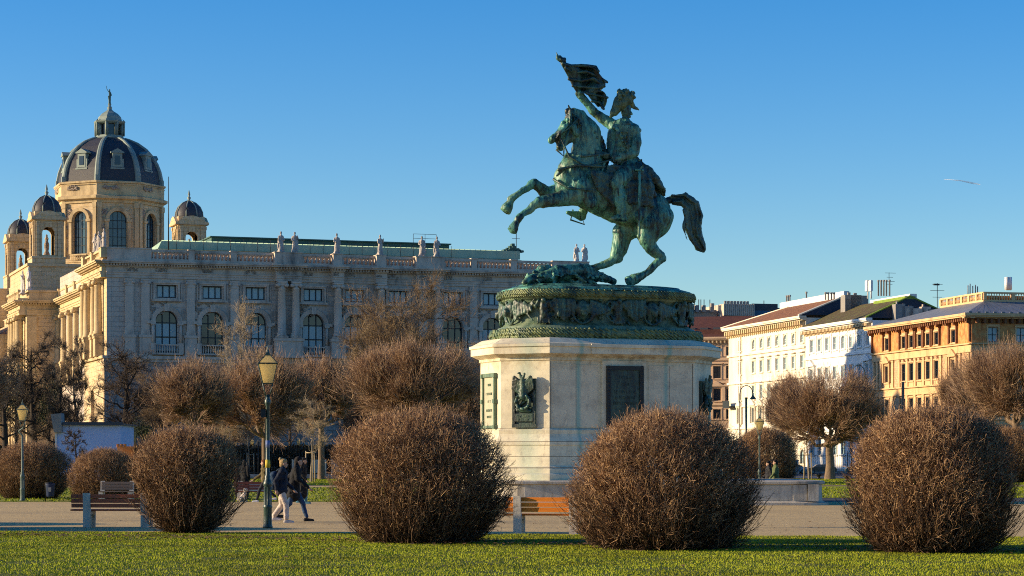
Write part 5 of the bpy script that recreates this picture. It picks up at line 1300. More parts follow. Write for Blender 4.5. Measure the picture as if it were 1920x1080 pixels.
roof_statue(COLS[4],-.5,28.42,0,1.0,'stone figure on the museum roofline, left one of the pair nearest the bronze flagbearer',rz=-.3)
roof_statue(COLS[5],-.5,28.42,1,1.0,'stone figure on the museum roofline, right one of the pair nearest the bronze flagbearer',rz=.2)
roof_statue(fx(1081,.2),.2,28.35,1,.92,'pale stone figure near the right end of the museum parapet, just behind the horse legs',True,.2)
roof_statue(fx(1096,.2),.2,28.35,0,.92,'pale stone figure at the very right end of the museum parapet',True,-.4)
roof_statue(fx(1040,24),24,28.0,2,.95,'small pale stone figure further back on the museum roof, leftmost of the right hand four',True,.2)
roof_statue(fx(1052,24),24,28.0,0,.95,'small pale stone figure further back on the museum roof, second of the right hand four',True,.5)
for i,(px,v,lab) in enumerate(((187,5.2,'stone figure standing at the front of the group on the museum left corner parapet'),(178,9.0,'stone figure in the middle of the group on the museum left corner parapet'),(170,12.6,'stone figure at the back of the group on the museum left corner parapet'))):
    roof_statue(.2,v*.55+.4 if i==0 else v*.8,28.43,(1,2,0)[i],1.0,lab,rz=RL+.3*i)
roof_statue(-3.4,47.0,26.15,0,1.3,'sunlit stone figure on the museum left block below the small towers',True,RL)
roof_statue(-3.4,53.5,26.15,2,1.3,'sunlit stone figure further left on the museum left block',True,RL)
# gilt-green figure on the lantern is part of the dome
def topfig(mb):
    c=lambda a,ra,q,rq: capsule(mb,a,ra,q,rq,.8,8,3)
    c((0,0,62.0),.3,(0,0,62.6),.2); c((0,0,62.6),.26,(.05,0,63.8),.22); c((.05,0,63.8),.24,(0,0,64.5),.2); c((0,0,64.9),.16,(0,0,65.0),.14)
    c((-.15,0,64.5),.1,(-.55,0,65.1),.07); c((-.55,0,65.1),.07,(-.7,0,65.8),.06); c((.2,0,64.4),.1,(.4,0,63.8),.08); c((-.1,0,62.6),.14,(-.25,0,63.6),.12)
o=put('lantern_figure',blob_mesh('lantern_figure',topfig,M['copperdk'],.07,1),DO); o.scale=(.8,.8,.76); o.location=(0,0,12.2)
# ================================================================ shrubs and trees in winter
def twigmat(name,dark,mid,light,sc=2.0):
    m,nt,bs=_new(name); bs.inputs['Roughness'].default_value=.6; bs.inputs['Specular IOR Level'].default_value=.35
    ge=nd(nt,'ShaderNodeNewGeometry'); cr=nd(nt,'ShaderNodeValToRGB'); el=cr.color_ramp.elements
    el[0].position=.0; el[0].color=(*dark,1); el[1].position=.95; el[1].color=(*light,1); q=el.new(.5); q.color=(*mid,1)
    nt.links.new(ge.outputs['Random Per Island'],cr.inputs[0])
    f,_=noise_t(nt,coords(nt),sc,3,.6,.4,.65); nt.links.new(mixc(nt,f,cr.outputs[0],mixc(nt,.5,cr.outputs[0],dark)),bs.inputs['Base Color']); return m
M['twig']=twigmat('shrub_twigs',(.05,.024,.014),(.28,.145,.07),(.78,.49,.24))
M['twigr']=twigmat('reddish_tree_twigs',(.08,.04,.025),(.32,.18,.10),(.74,.50,.29),1.0)
M['twigo']=twigmat('ochre_tree_twigs',(.07,.042,.022),(.24,.15,.07),(.44,.31,.15),.6)
M['twigd']=twigmat('dark_tree_twigs',(.045,.03,.02),(.09,.06,.038),(.16,.11,.07),.6)
M['twigp']=twigmat('pale_tree_twigs',(.22,.16,.09),(.40,.31,.19),(.6,.48,.3),.6)
M['stemd']=twigmat('shrub_stems',(.025,.014,.010),(.085,.048,.027),(.26,.17,.10))
M['bark']=mat('bark',(.24,.17,.11),(.12,.085,.055),5,.9,.8,12,.04,(1,1,.3))
M['barkd']=mat('dark_bark',(.055,.04,.03),(.03,.024,.018),5,.9,.8,12,.04,(1,1,.3))
M['barkp']=mat('pale_bark',(.30,.25,.18),(.2,.16,.11),5,.9,.5,12,.03,(1,1,.3))
def unit(v): return v/(np.linalg.norm(v,axis=-1,keepdims=True)+1e-9)
def curve_pts(p0,p1,K,sag,jit):
    """(N,K,3) bowed paths from p0 to p1"""
    t=np.linspace(0,1,K)[None,:,None]; d=p1-p0; L=np.linalg.norm(d,axis=1)[:,None,None]
    P=p0[:,None]*(1-t)+p1[:,None]*t
    bend=rng.normal(size=(len(p0),1,3)); bend-= (bend*unit(d)[:,None]).sum(2,keepdims=True)*unit(d)[:,None]
    P=P+bend*np.sin(math.pi*t)*L*jit+np.array([0,0,1.])[None,None]*np.sin(math.pi*t)*L*sag
    if K>2: P[:,1:-1]+=rng.normal(size=(len(p0),K-2,3))*L*jit*.35
    return P
def branching(P, n, lo, hi, length, spread, up=0.0, out=None):
    """grow n children from random places on the paths P: returns start, end"""
    N,K,_=P.shape; i=rng.integers(0,N,n); t=rng.uniform(lo,hi,n)*(K-1); k=np.minimum(t.astype(int),K-2); f=(t-k)[:,None]
    s=P[i,k]*(1-f)+P[i,k+1]*f; d=unit(P[i,k+1]-P[i,k])
    d=unit(d+rng.normal(size=(n,3))*spread+np.array([0,0,up]))
    if out is not None: d=unit(d+out(s))
    return s, s+d*(length*rng.uniform(.55,1.3,n))[:,None]
def inside(p,c,r,pw=2.0): return ((np.abs((p-c)/r))**pw).sum(1)<1
PROF_T=np.array([0,.07,.27,.47,.6,.7,.8,.88,.95,1.0])
PROF_R=np.array([.48,.60,.87,1.0,.955,.875,.735,.56,.34,.0])
PROFS={'A':([0,.1,.2,.33,.48,.62,.74,.85,.93,1],[.30,.42,.52,.70,.92,1,.94,.76,.54,0]),
 'B':([0,.07,.27,.47,.6,.7,.8,.88,.95,1],[.50,.62,.88,1,.965,.91,.79,.63,.43,0]),
 'C':([0,.03,.12,.3,.5,.68,.8,.87,.95,1],[.64,.72,.84,1,.995,.9,.74,.58,.36,0]),
 'D':([0,.13,.3,.48,.67,.78,.86,.93,.97,1],[.5,.78,.95,1,.96,.87,.75,.55,.36,0])}
def shrub_mesh(rx, H, nt_, seed, r=.0045, base_w=.55, gappy=0.0, prof_key='B', sprawl=1.0):
    PROF_T,PROF_R=[np.array(q) for q in PROFS.get(prof_key,PROFS['B'])]
    """clipped shrub: stems fan out of a broad foot, twigs crowd towards a rounded, flattened top"""
    global rng; keep=rng; rng=np.random.default_rng(seed)
    ph=rng.uniform(0,6.28,8)
    def lump(a,t): return 1+.045*np.sin(3*a+ph[0]+4*t)+.04*np.sin(5*a+ph[1])*np.cos(7*t+ph[2])+.03*np.sin(9*a+13*t+ph[3])+.02*np.sin(17*a-21*t+ph[4])+.07*np.sin(a+ph[5])*np.sin(3.1*t+.3*ph[6])
    prof=lambda t: np.interp(t,PROF_T,PROF_R)
    def surf(n, tlo=.0, dens=None):
        """points on the clipped outline, area weighted, with outward normals"""
        a=rng.uniform(0,6.28,n*4); 
        # arc length sampling of the profile
        tt=np.linspace(0,1,200); rr=prof(tt); ds=np.hypot(np.diff(tt*H),np.diff(rr*rx)); wgt=ds*(rr[1:]+rr[:-1]); cs=np.concatenate([[0],np.cumsum(wgt)]); cs/=cs[-1]
        t=np.interp(rng.random(n*4),cs,tt); ok=t>tlo
        if dens is not None: ok&=rng.random(n*4)<dens(t,a)
        a=a[ok][:n]; t=t[ok][:n]; n_=len(a)
        R_=prof(t)*rx*lump(a,t); p=np.stack([R_*np.cos(a),R_*np.sin(a),t*H],1)
        dr=(prof(np.minimum(t+.02,1))-prof(np.maximum(t-.02,0)))*rx/(.04*H); nz=-dr; nn=unit(np.stack([np.cos(a),np.sin(a),np.clip(nz,-1,6)],1))
        return p,nn,t,a
    def ins(p,k=1.0):
        t=p[:,2]/H; a=np.arctan2(p[:,1],p[:,0]); return (t<1)&(t>0)&(np.hypot(p[:,0],p[:,1])<prof(np.clip(t/k,0,1))*rx*lump(a,t)*k)
    parts=[]; ps=[]
    ns=95 if prof_key=='A' else 170; p,nn,t,a=surf(ns,.04); q=p*rng.uniform(.62,.98,(ns,1)); q[:,2]=p[:,2]*rng.uniform(.7,.97,ns)
    rb=base_w*rx*rng.uniform(.05,1,ns); aj=a+rng.normal(size=ns)*.35
    b0=np.stack([rb*np.cos(aj),rb*np.sin(aj),np.zeros(ns)],1); q[:,2]=np.maximum(q[:,2],.1)
    S0=curve_pts(b0,q,8,-.05,.045); ps.append(tubes_np(S0,np.linspace(.015,.0055,8)[None].repeat(ns,0)*rng.uniform(.5,1.4,(ns,1)),4))
    outw=lambda s: unit(s*np.array([1,1,.5])/np.array([rx,rx,H])+np.array([0,0,.15]))*.75
    n1=2300; s,e=branching(S0,n1,.34,.98,.52,.5,.25,outw); S1=curve_pts(s,e,5,.0,.06); ok=ins(e,1.02)|(rng.random(n1)<.04); S1=S1[ok]; ps.append(tubes_np(S1,np.linspace(r*1.5,r*.85,5)[None].repeat(len(S1),0),3))
    n2=int(nt_*.5); s,e=branching(S1,n2,.2,1,.20,.75,.2,outw); ok=ins(e,1.03)|(rng.random(n2)<.05); S2_=curve_pts(s[ok],e[ok],3,0,.05); parts.append(tubes_np(S2_,np.linspace(r*1.05,r*.6,3)[None].repeat(len(S2_),0)*rng.uniform(.7,1.5,(len(S2_),1)),3))
    # the clipped skin of fine twigs, densest over the top
    dens=lambda t,a: np.clip((t-(.42 if prof_key=='A' else .28))*1.9,.015,1)*(1-gappy*np.clip(.5+.5*np.sin(a*2+ph[4])+.6*np.sin(a*5+9*t+ph[5]),0,1)*(t<.75))*(1-.8*np.clip(np.cos(a-.25)*1.6-.35,0,1)*np.clip((.86-t)*4,0,1))
    p,nn,t,a=surf(int(nt_*1.35),.02,dens); n3=len(p); p1=p*(1-rng.beta(1.0,1.9,(n3,1))*.34*np.array([1,1,.8]))+nn*(rng.normal(size=(n3,1))*.018+rng.exponential(.012,(n3,1)))*rx
    d=unit(nn*.8+rng.normal(size=(n3,3))*.75+np.array([0,0,.45])); p0=p1-d*rng.uniform(.04,.16,(n3,1)); p1[:,2]=np.maximum(p1[:,2],.05); p0[:,2]=np.maximum(p0[:,2],.03)
    S3=curve_pts(p0,p1,3,0,.05); parts.append(tubes_np(S3,np.linspace(r*.85,r*.45,3)[None].repeat(n3,0)*rng.uniform(.5,1.6,(n3,1)),3))
    # stray shoots the shears missed, forked at the tip
    p,nn,t,a=surf(1500,.10); n6=len(p); d=unit(nn*.7+rng.normal(size=(n6,3))*.45+np.array([0,0,.55])); q0=p*.93; q1=p*.985+d*rng.uniform(.05,.26,(n6,1))
    S6=curve_pts(q0,q1,4,0,.07); parts.append(tubes_np(S6,np.linspace(r*1.0,r*.45,4)[None].repeat(n6,0),3))
    s,e=branching(S6,3200,.3,1,.11,.55,.3); parts.append(tubes_np(curve_pts(s,e,3,0,.06),np.linspace(r*.6,r*.4,3)[None].repeat(3200,0),3))
    # long shoots leaning out low down, each with a few side twigs
    n4=620; a=rng.uniform(0,6.28,n4); t=rng.uniform(.06,.52,n4); R_=prof(t)*rx*(rng.uniform(.94,1.08,n4)+(sprawl-1)*rng.random(n4)**2*(t<.42)); p1=np.stack([R_*np.cos(a),R_*np.sin(a),t*H],1)
    a2=a+rng.normal(size=n4)*.2; rb=base_w*rx*rng.uniform(.6,1.05,n4); b0=np.stack([rb*np.cos(a2),rb*np.sin(a2),np.full(n4,.02)],1)
    S4=curve_pts(b0,p1,6,-.08,.05); ps.append(tubes_np(S4,np.linspace(.0085,.0035,6)[None].repeat(n4,0),3))
    s,e=branching(S4,2600,.35,1,.20,.55,.25); parts.append(tubes_np(curve_pts(s,e,3,0,.09),np.linspace(r*.85,r*.5,3)[None].repeat(2600,0),3))
    n5=600 if prof_key=='A' else 1300; s,e=branching(S0,n5,.1,.6,.4,.9,.1); e[:,2]=np.maximum(e[:,2],.04); ps.append(tubes_np(curve_pts(s,e,4,0,.1),np.linspace(.008,.004,4)[None].repeat(n5,0),3))
    rng=keep
    return join_np(parts), join_np(ps)
_sh={}
def shrub(key, px, base_py, rx_px, top_py, label, group, seed=1, nt_=15000, twigm='twig', r=.0046, sink=0.0, rz=None, mesh=None, cfrac=.5, base_w=.55, gappy=0.0):
    d=CH*F/(base_py-HY)+rx_px*CH/(base_py-HY)*.0; s=d/F
    rx=rx_px*s; H=ZP(top_py,d)
    x=XP(px,d)
    if mesh not in _sh or mesh is None:
        A,B2=shrub_mesh(rx,H,nt_,seed,r,base_w,gappy,key,{'A':1.75,'D':1.25,'C':1.15}.get(key,1.1))
        _sh[mesh or key]=(np_mesh('twigs',A[0],A[1],M[twigm]),np_mesh('stems',B2[0],B2[1],M['stemd']),rx,H)
    a,b2,rx0,H0=_sh[mesh or key]
    e=empty('clipped_shrub',(x,d,sink),rz if rz is not None else random.uniform(0,6.28)); e.scale=(rx/rx0,rx/rx0,H/H0)
    tag(e,label,'shrub',group); put('twigs',a,e); put('stems',b2,e); return e
GS='clipped leafless shrubs along the square'
shrub('A',352,1001,101,797,'brown leafless shrub with a narrow foot between the left bench and the near street lamp',GS,11,15000,rz=0.0,base_w=.25,gappy=.55)
shrub('B',792,1019,168,763,'big round leafless shrub between the near street lamp and the orange bench',GS,12,24000,rz=0.0,base_w=.58,gappy=.35)
shrub('C',1246,1031,174,765,'big round leafless shrub in front of the pedestal, right of the orange bench',GS,13,24000,rz=0.2,base_w=.58,gappy=.3)
shrub('D',1750,1037,153,760,'large leafless shrub with a loose spiky outline at the right end of the row',GS,14,24000,rz=0.5,base_w=.6,gappy=.45)
shrub('E',58,935,78,829,'low rounded shrub behind the left street lamp and the litter bin',GS,mesh='B',rz=1.0)
shrub('F',196,938,66,839,'low rounded shrub in front of the white shed, right of the litter bin',GS,mesh='C',rz=2.0)
shrub('G',262,932,44,858,'small shrub half hidden behind the open shrub by the left bench',GS,mesh='B',rz=3.0)
# out of frame to the left: the shrub whose shadow falls on the bench and the lawn's edge
for px,py,rp,tp in ((-190,993,150,800),(-560,984,150,790),(2150,1042,150,760)):
    shrub('Z',px,py,rp,tp,'leafless shrub just beyond the edge of the picture',GS,mesh='B',rz=random.random()*6)
shrub('H',1432,908,66,800,'reddish brown bush behind the street lamp on the right, before the cream house','bushes in the far gardens',mesh='C',rz=.5)
shrub('I',1885,905,70,800,'brown bush at the far right edge behind the largest shrub','bushes in the far gardens',mesh='B',rz=.9)
# ---- pollarded trees: short trunk, knuckled limbs, a broom of shoots clipped round
def pollard_mesh(rx, rz, hc, trunk_h, seed, nt_=16000, r=.014, tr=.32, up=.28, sparse=0.0, wild=False):
    global rng; keep=rng; rng=np.random.default_rng(seed)
    c=np.array([0,0,hc]); R3=np.array([rx,rx,rz]); top=hc+rz
    tw=[];st=[]
    if wild:     # free growing: a leader with arching limbs, four orders of branches
        lean=rng.normal(size=2)*.04*top
        T0=np.array([[[0,0,0],[lean[0]*.2,lean[1]*.2,top*.2],[lean[0]*.6,lean[1]*.5,top*.42],[lean[0]*.9,lean[1]*1.2,top*.66],[lean[0]*1.4,lean[1]*.8,top*.93]]])
        st.append(tubes_np(T0,np.array([[tr*1.3,tr,tr*.75,tr*.42,tr*.08]]),9))
        n=15; a=np.arange(n)*2.4+rng.uniform(-.4,.4,n); t=np.linspace(trunk_h/top*.8,.86,n); k=np.interp(t,[0,.2,.42,.66,.93],[0,1,2,3,4]); ki=np.minimum(k.astype(int),3); f=(k-ki)[:,None]
        s=T0[0][ki]*(1-f)+T0[0][ki+1]*f; el=rng.uniform(.35,.95,n)+up*.3; Ln=(rx*1.25*(1-(t-.3)*.75).clip(.25,1))*rng.uniform(.75,1.15,n)
        e=s+np.stack([np.cos(a)*np.cos(el),np.sin(a)*np.cos(el),np.sin(el)],1)*Ln[:,None]
        L0=curve_pts(s,e,7,-.05,.09); st.append(tubes_np(L0,np.linspace(1,.2,7)[None]*(tr*.42*(1-t*.6))[:,None],6))
        q=[(90,.42,.5,tr*.13,tr*.045),(520,.22,.5,tr*.05,r*1.2),]
        P=L0
        for (nn_,ll,spd,ra,rb) in q:
            s,e=branching(P,nn_,.15,1,rx*ll,spd,up*.5); P=curve_pts(s,e,5,.0,.10); st.append(tubes_np(P,np.linspace(ra,rb,5)[None].repeat(nn_,0),4))
        s,e=branching(P,nt_,.1,1,rx*.19,.6,up*.5); P=curve_pts(s,e,4,.0,.09); tw.append(tubes_np(P,np.linspace(r*1.1,r*.6,4)[None].repeat(len(P),0),3))
        s,e=branching(P,nt_*2,.2,1,rx*.13,.7,up*.5); P=curve_pts(s,e,3,.0,.09); tw.append(tubes_np(P,np.linspace(r*.7,r*.4,3)[None].repeat(len(P),0),3))
        rng=keep; return join_np(tw), join_np(st)
    T0=np.array([[[0,0,0],[.05,0,trunk_h*.4],[0,.05,trunk_h*.8],[0,0,trunk_h]]]); st.append(tubes_np(T0,np.array([[tr*1.35,tr,tr*.9,tr*.85]]),9))
    nl=10; a=np.arange(nl)*2*math.pi/nl+rng.uniform(-.3,.3,nl); el=rng.uniform(.25,1.25,nl)
    tip=np.stack([np.cos(a)*np.cos(el)*rx*.66,np.sin(a)*np.cos(el)*rx*.66,np.maximum(trunk_h+.5,hc-.35*rz+np.sin(el)*rz*.7)],1)
    L0=curve_pts(np.tile([[0,0,trunk_h*.93]],(nl,1)),tip,7,-.06,.10); st.append(tubes_np(L0,np.linspace(tr*.5,tr*.2,7)[None].repeat(nl,0),7))
    out=lambda s: unit((s-np.array([0,0,hc-rz*.45]))/R3)*.75
    ph=rng.uniform(0,6.28,6)
    def kk(p):
        a=np.arctan2(p[:,1],p[:,0]); z=(p[:,2]-hc)/rz; return 1+.09*np.sin(3*a+ph[0]+2*z)+.08*np.sin(5*a+5*z+ph[1])+.07*np.sin(9*a+ph[2]-7*z)
    def okin(p,k,soft=.05): 
        q=(((p-c)/R3)**2).sum(1)**.5; return q<(k*kk(p)+rng.normal(size=len(p))*soft)
    s,e=branching(L0,90,.25,1,rx*.42,.5,.3,out); L1=curve_pts(s,e,5,.03,.09); L1=L1[okin(e,.9)]; st.append(tubes_np(L1,np.linspace(tr*.2,tr*.09,5)[None].repeat(len(L1),0),5))
    s,e=branching(L1,520,.1,1,rx*.33,.5,up*.6,out); L2=curve_pts(s,e,5,.02,.08); L2=L2[okin(e,.94)]; st.append(tubes_np(L2,np.linspace(tr*.085,r*1.4,5)[None].repeat(len(L2),0),4))
    n=int(nt_*.5); s,e=branching(L2,n,.05,1,rx*.24,.62,up,out); ok=okin(e,1.0,.08); L3=curve_pts(s[ok],e[ok],4,.0,.06); tw.append(tubes_np(L3,np.linspace(r*1.15,r*.6,4)[None].repeat(len(L3),0)*rng.uniform(.6,1.5,(len(L3),1)),3))
    n=int(nt_*1.0); s,e=branching(L3,n,.15,1,rx*.12,.75,up,out); ok=okin(e,1.06,.1); L4=curve_pts(s[ok],e[ok],3,.0,.07); tw.append(tubes_np(L4,np.linspace(r*.85,r*.4,3)[None].repeat(len(L4),0)*rng.uniform(.6,1.5,(len(L4),1)),3))
    # young upright shoots of last summer standing out of the top
    n=int(nt_*.12); u=unit(rng.normal(size=(n*2,3))); u=u[u[:,2]>-.15][:n]; n=len(u); p1=c+u*R3*(kk(c+u*R3)+rng.normal(size=n)*.08)[:,None]
    d=unit(u*.8+rng.normal(size=(n,3))*.3+np.array([0,0,.5])); p0=p1-d*rng.uniform(.10,.26,(n,1))*rx; tw.append(tubes_np(curve_pts(p0,p1,3,0,.05),np.linspace(r*.9,r*.4,3)[None].repeat(n,0),3))
    rng=keep
    return join_np(tw), join_np(st)
_tr={}
def tree(mesh, d, px, top_py, rx_px, cy_py, label, group, name='pollarded_tree', twigm='twigr', barkm='bark', seed=1, rz=None, **kw):
    s=d/F; H=ZP(top_py,d); rx=rx_px*s; hc=ZP(cy_py,d)
    if mesh not in _tr:
        th=kw.pop('trunk',hc-(H-hc)*.75)
        A,B2=pollard_mesh(rx,H-hc,hc,max(1.2,th),seed,**kw)
        _tr[mesh]=(np_mesh('crown',A[0],A[1],M[twigm]),np_mesh('trunk',B2[0],B2[1],M[barkm]),rx,H)
    a,b2,rx0,H0=_tr[mesh]
    e=empty(name,(XP(px,d),d,0),rz if rz is not None else random.uniform(0,6.28)); e.scale=(rx/rx0,rx/rx0,H/H0)
    tag(e,label,'tree',group)
    ca=put('crown',a,e); put('trunk',b2,e)
    return e
GP_='pollarded trees round the square'
tree('P1',205,362,674,80,745,'round headed pollarded tree behind the open shrub on the left',GP_,seed=21,r=.0125)
tree('P2',215,497,652,95,745,'round headed pollarded tree directly behind the near street lamp',GP_,seed=22,r=.0125)
tree('P1',225,603,668,70,760,'smaller pollarded tree between the near street lamp and the biggest tree',GP_,rz=2.2)
tree('P3',185,772,640,135,725,'largest pollarded tree, with a wide dome behind the big round shrub',GP_,seed=23,nt_=26000,r=.0115,tr=.4)
tree('P2',240,868,672,60,750,'pollarded tree half hidden behind the left side of the pedestal',GP_,rz=1.1)
tree('P4',225,1556,690,110,775,'wide pollarded tree with a thick fork trunk in front of the white house',GP_,seed=24,nt_=24000,r=.0125,tr=.42,trunk=3.4)
tree('P1',250,1478,700,52,770,'slim pollarded tree on the left flank of the wide tree before the white house',GP_,rz=4.0)
tree('P3',190,1905,640,118,740,'big pollarded tree cut off by the right edge of the picture',GP_,rz=3.4)
tree('P2',235,1812,668,66,760,'smaller pollarded tree beside the big tree at the right edge',GP_,rz=5.0)
tree('P4',260,425,700,60,770,'low pollarded tree between the two round headed trees left of the near lamp',GP_,rz=2.5)
tree('P2',262,700,680,60,770,'pollarded tree hidden low behind the largest pollarded tree',GP_,rz=2.9)
tree('P1',170,-60,640,90,740,'tree just beyond the left edge of the picture',GP_,rz=1.4)
# ---- free growing trees
tree('T1',245,742,582,122,655,'tall leafless tree with fine ochre twigs rising above the pollarded trees before the museum','free growing leafless trees','leafless_tree','twigo','bark',31,nt_=6000,r=.0125,up=.35,wild=True,tr=.35,trunk=6)
for i,(px,dd,tp,rp) in enumerate(((300,268,705,60),(545,264,700,62),(655,266,690,66),(880,262,668,58),(470,270,715,50),(395,266,700,48))):
    tree('T1',dd,px,tp,rp,740,('fine twigged leafless tree behind the pollarded row, leftmost of the six','fine twigged leafless tree right of the near street lamp behind the pollarded row','fine twigged leafless tree below the single roofline statues','fine twigged leafless tree beside the pedestal, rightmost behind the pollarded row','low fine twigged leafless tree directly behind the near street lamp','low fine twigged leafless tree behind the leftmost round headed pollarded tree')[i],'free growing leafless trees','leafless_tree',rz=i*1.3)
tree('T2',262,437,590,62,645,'slender pale barked tree standing before the museum windows','free growing leafless trees','leafless_tree','twigp','barkp',32,nt_=1200,r=.014,up=1.0,wild=True,tr=.2,trunk=8)
tree('T3',240,66,632,58,715,'dark spreading leafless tree at the left edge before the golden block','free growing leafless trees','leafless_tree','twigd','barkd',33,nt_=2600,r=.014,up=.2,wild=True,tr=.38,trunk=5)
tree('T3',250,232,650,66,720,'dark leafless tree with crooked limbs before the museum corner','free growing leafless trees','leafless_tree',rz=2.1)
tree('T3',235,12,650,50,720,'dark leafless tree cut off by the left edge of the picture','free growing leafless trees','leafless_tree',rz=4.1)
tree('T5',245,150,640,50,730,'many stemmed upright leafless tree before the sunlit museum side','free growing leafless trees','leafless_tree','twigd','barkp',35,nt_=3000,r=.014,up=1.1,wild=True,tr=.22,trunk=2.5)
tree('T3',238,108,690,40,750,'low dark leafless tree between the museum side and the evergreen','free growing leafless trees','leafless_tree',rz=.7)
# saplings with stakes
def sapling(d, px, top, rxp, cy, lab, rz):
    tree('T2',d,px,top,rxp,cy,lab,'young staked trees','young_tree',rz=rz)
# evergreens at the left edge
M['fol']=mat('evergreen_leaves',(.06,.08,.02),(.02,.035,.01),1.2,.7,0,spec=.3)
def evergreen_mesh(seed,n=9000):
    r=np.random.default_rng(seed); c=[]; 
    cl=unit(r.normal(size=(60,3)))*r.uniform(.3,.9,(60,1)); i=r.integers(0,60,n)
    p=cl[i]+r.normal(size=(n,3))*.14; nrm=unit(r.normal(size=(n,3))); a=unit(np.cross(nrm,r.normal(size=(n,3)))); b=np.cross(nrm,a); s_=r.uniform(.014,.035,(n,1))
    V=np.stack([p-a*s_,p+b*s_*.5,p+a*s_,p-b*s_*.5],1).reshape(-1,3); return V,np.arange(n*4).reshape(n,4)
V,Q=evergreen_mesh(5); evm=np_mesh('crown',V,Q,M['fol'])
tb=MB(); tb.tube([(0,0,-1.9),(0.02,0,-.8),(0,.02,.3)],[.07,.05,.02],7); evt=tb.mesh('trunk',M['barkd'])
for d,px,cy,rp,rzp,lab in ((262,30,745,60,85,'dark evergreen tree at the left edge behind the left street lamp'),(266,92,760,44,70,'dark evergreen tree behind the white shed roof'),(275,268,800,40,45,'low evergreen shrub before the museum basement')):
    s=d/F; z=ZP(cy,d); e=empty('evergreen_tree',(XP(px,d),d,z),random.uniform(0,6)); e.scale=(rp*s,rp*s,min(rzp*s,z/1.9)); tag(e,lab,'tree','evergreens by the museum'); put('crown',evm,e); put('trunk',evt,e)
# ================================================================ street furniture
M['lampgreen']=mat('dark_green_lamp_paint',(.04,.075,.055),(.02,.04,.035),3,.4,.2,20,spec=.5)
M['lampgrey']=mat('worn_grey_green_paint',(.14,.18,.15),(.08,.11,.09),3,.6,.3,20)
m,nt,bs=_new('frosted_lamp_glass'); bs.inputs['Base Color'].default_value=(.7,.56,.30,1); bs.inputs['Roughness'].default_value=.4; M['lglass']=m
tl=nd(nt,'ShaderNodeBsdfTranslucent'); tl.inputs[0].default_value=(.85,.72,.42,1); mx=nd(nt,'ShaderNodeMixShader'); mx.inputs[0].default_value=.72; nt.links.new(bs.outputs[0],mx.inputs[1]); nt.links.new(tl.outputs[0],mx.inputs[2]); nt.links.new(mx.outputs[0],nt.nodes['Material Output'].inputs['Surface'])
M['sticker']=mat('yellow_sticker',(.60,.45,.04),None,4,.6); M['stickb']=mat('blue_sticker',(.05,.12,.35),(.3,.3,.3),8,.6)
def lamp(px, base, top, label, paint='lampgreen', full=True, bend=False, group='old style street lamps'):
    d=CH*F/(base-HY); H=ZP(top,d); k=H/4.45
    e=empty('street_lamp',(XP(px,d),d,0),.12); e.scale=(k,k,k); tag(e,label,'street lamp',group)
    b=MB(); 
    b.lathe([(.125,0),(.125,.05),(.105,.1),(.10,.5),(.115,.52),(.115,.56),(.09,.6),(.085,1.05),(.11,1.08),(.11,1.14),(.085,1.2),(.07,1.24),(.075,1.3),(.055,1.34),(.045,2.9 if bend else 3.05)]+([] if bend else [(.06,3.08),(.075,3.14),(.075,3.2),(.05,3.24),(.05,3.34)]),12)
    if bend: b.tube([(0,0,2.85),(0,0,2.95),(-.17,0,3.12),(-.15,0,3.17),(.03,0,3.28),(.03,0,3.36)],.035,8)
    for a in range(8): b.tube([(.095*math.cos(a*math.pi/4),.095*math.sin(a*math.pi/4),.1),(.085*math.cos(a*math.pi/4),.085*math.sin(a*math.pi/4),1.04)],.012,5)
    b.build('post',M[paint],e)
    b=MB(); r0,r1=.125,.235; z0,z1=3.62,4.12
    def ring(r,z): return [(sx*r,sy*r,z) for sx,sy in ((-1,-1),(1,-1),(1,1),(-1,1))]
    lt=empty('lantern',(0,0,0)); lt.parent=e
    for i in range(4):
        p,q=ring(r0,z0)[i],ring(r1,z1)[i]; b.tube([p,q],.013,4,False)
        p2,q2=ring(r0,z0)[(i+1)%4],ring(r1,z1)[(i+1)%4]; b.tube([p,p2],.015,4,False); b.tube([q,q2],.02,4,False)
        b.tube([q,ring(.06,4.33)[i]],.014,4,False)
        b.tube([(.045*(1 if i in (1,2) else -1),.045*(1 if i>1 else -1),3.3),ring(r0,z0)[i]],.014,5)
    b.loft([ring(.07,4.31),ring(.075,4.34),ring(.045,4.37),ring(.04,4.4)],True); b.lathe([(.05,4.37),(.055,4.39),(.025,4.41),(.035,4.45),(.012,4.49),(.02,4.52),(.004,4.58)],8)
    b.box(-r0,r0,-r0,r0,z0-.015,z0+.005)
    b.build('lantern_frame',M[paint],lt)
    b=MB(); b.loft([ring(r0-.004,z0),ring(r1-.006,z1)],False); b.loft([ring(r1-.006,z1),ring(.065,4.33)],False); b.build('glass',M['lglass'],lt)
    b=MB(); b.lathe([(.02,3.64),(.05,3.7),(.06,3.85),(.03,3.98),(.01,4.0)],8); b.build('lamp_bulb',M['whpaint'],lt)
    if full:
        b=MB(); b.box(-.17,-.05,-.08,.04,2.78,2.98); b.box(-.08,.0,-.02,.02,2.86,2.9); o=b.build('camera_box',M['iron'],e,(0,0,0)); 
        b=MB(); b.lathe([(.062,1.52),(.062,1.72)],12); b.build('sticker',M['sticker'],e)
        b=MB(); b.lathe([(.055,2.02),(.055,2.2)],12); b.build('sticker',M['stickb'],e)
    return e
lamp(502,991,657,'tall dark green street lamp with stickers and a camera box on its post','lampgreen')
l2=lamp(42,940,754,'old street lamp with a bent neck beside the litter bin at the left','lampgrey',False,True)
lamp(1424,920,780,'street lamp rising behind the platform wall at the right','lampgrey',False)
lamp(473,896,822,'small distant street lamp, left of the near lamp, among staked trees','lampgrey',False,group='small distant street lamps')
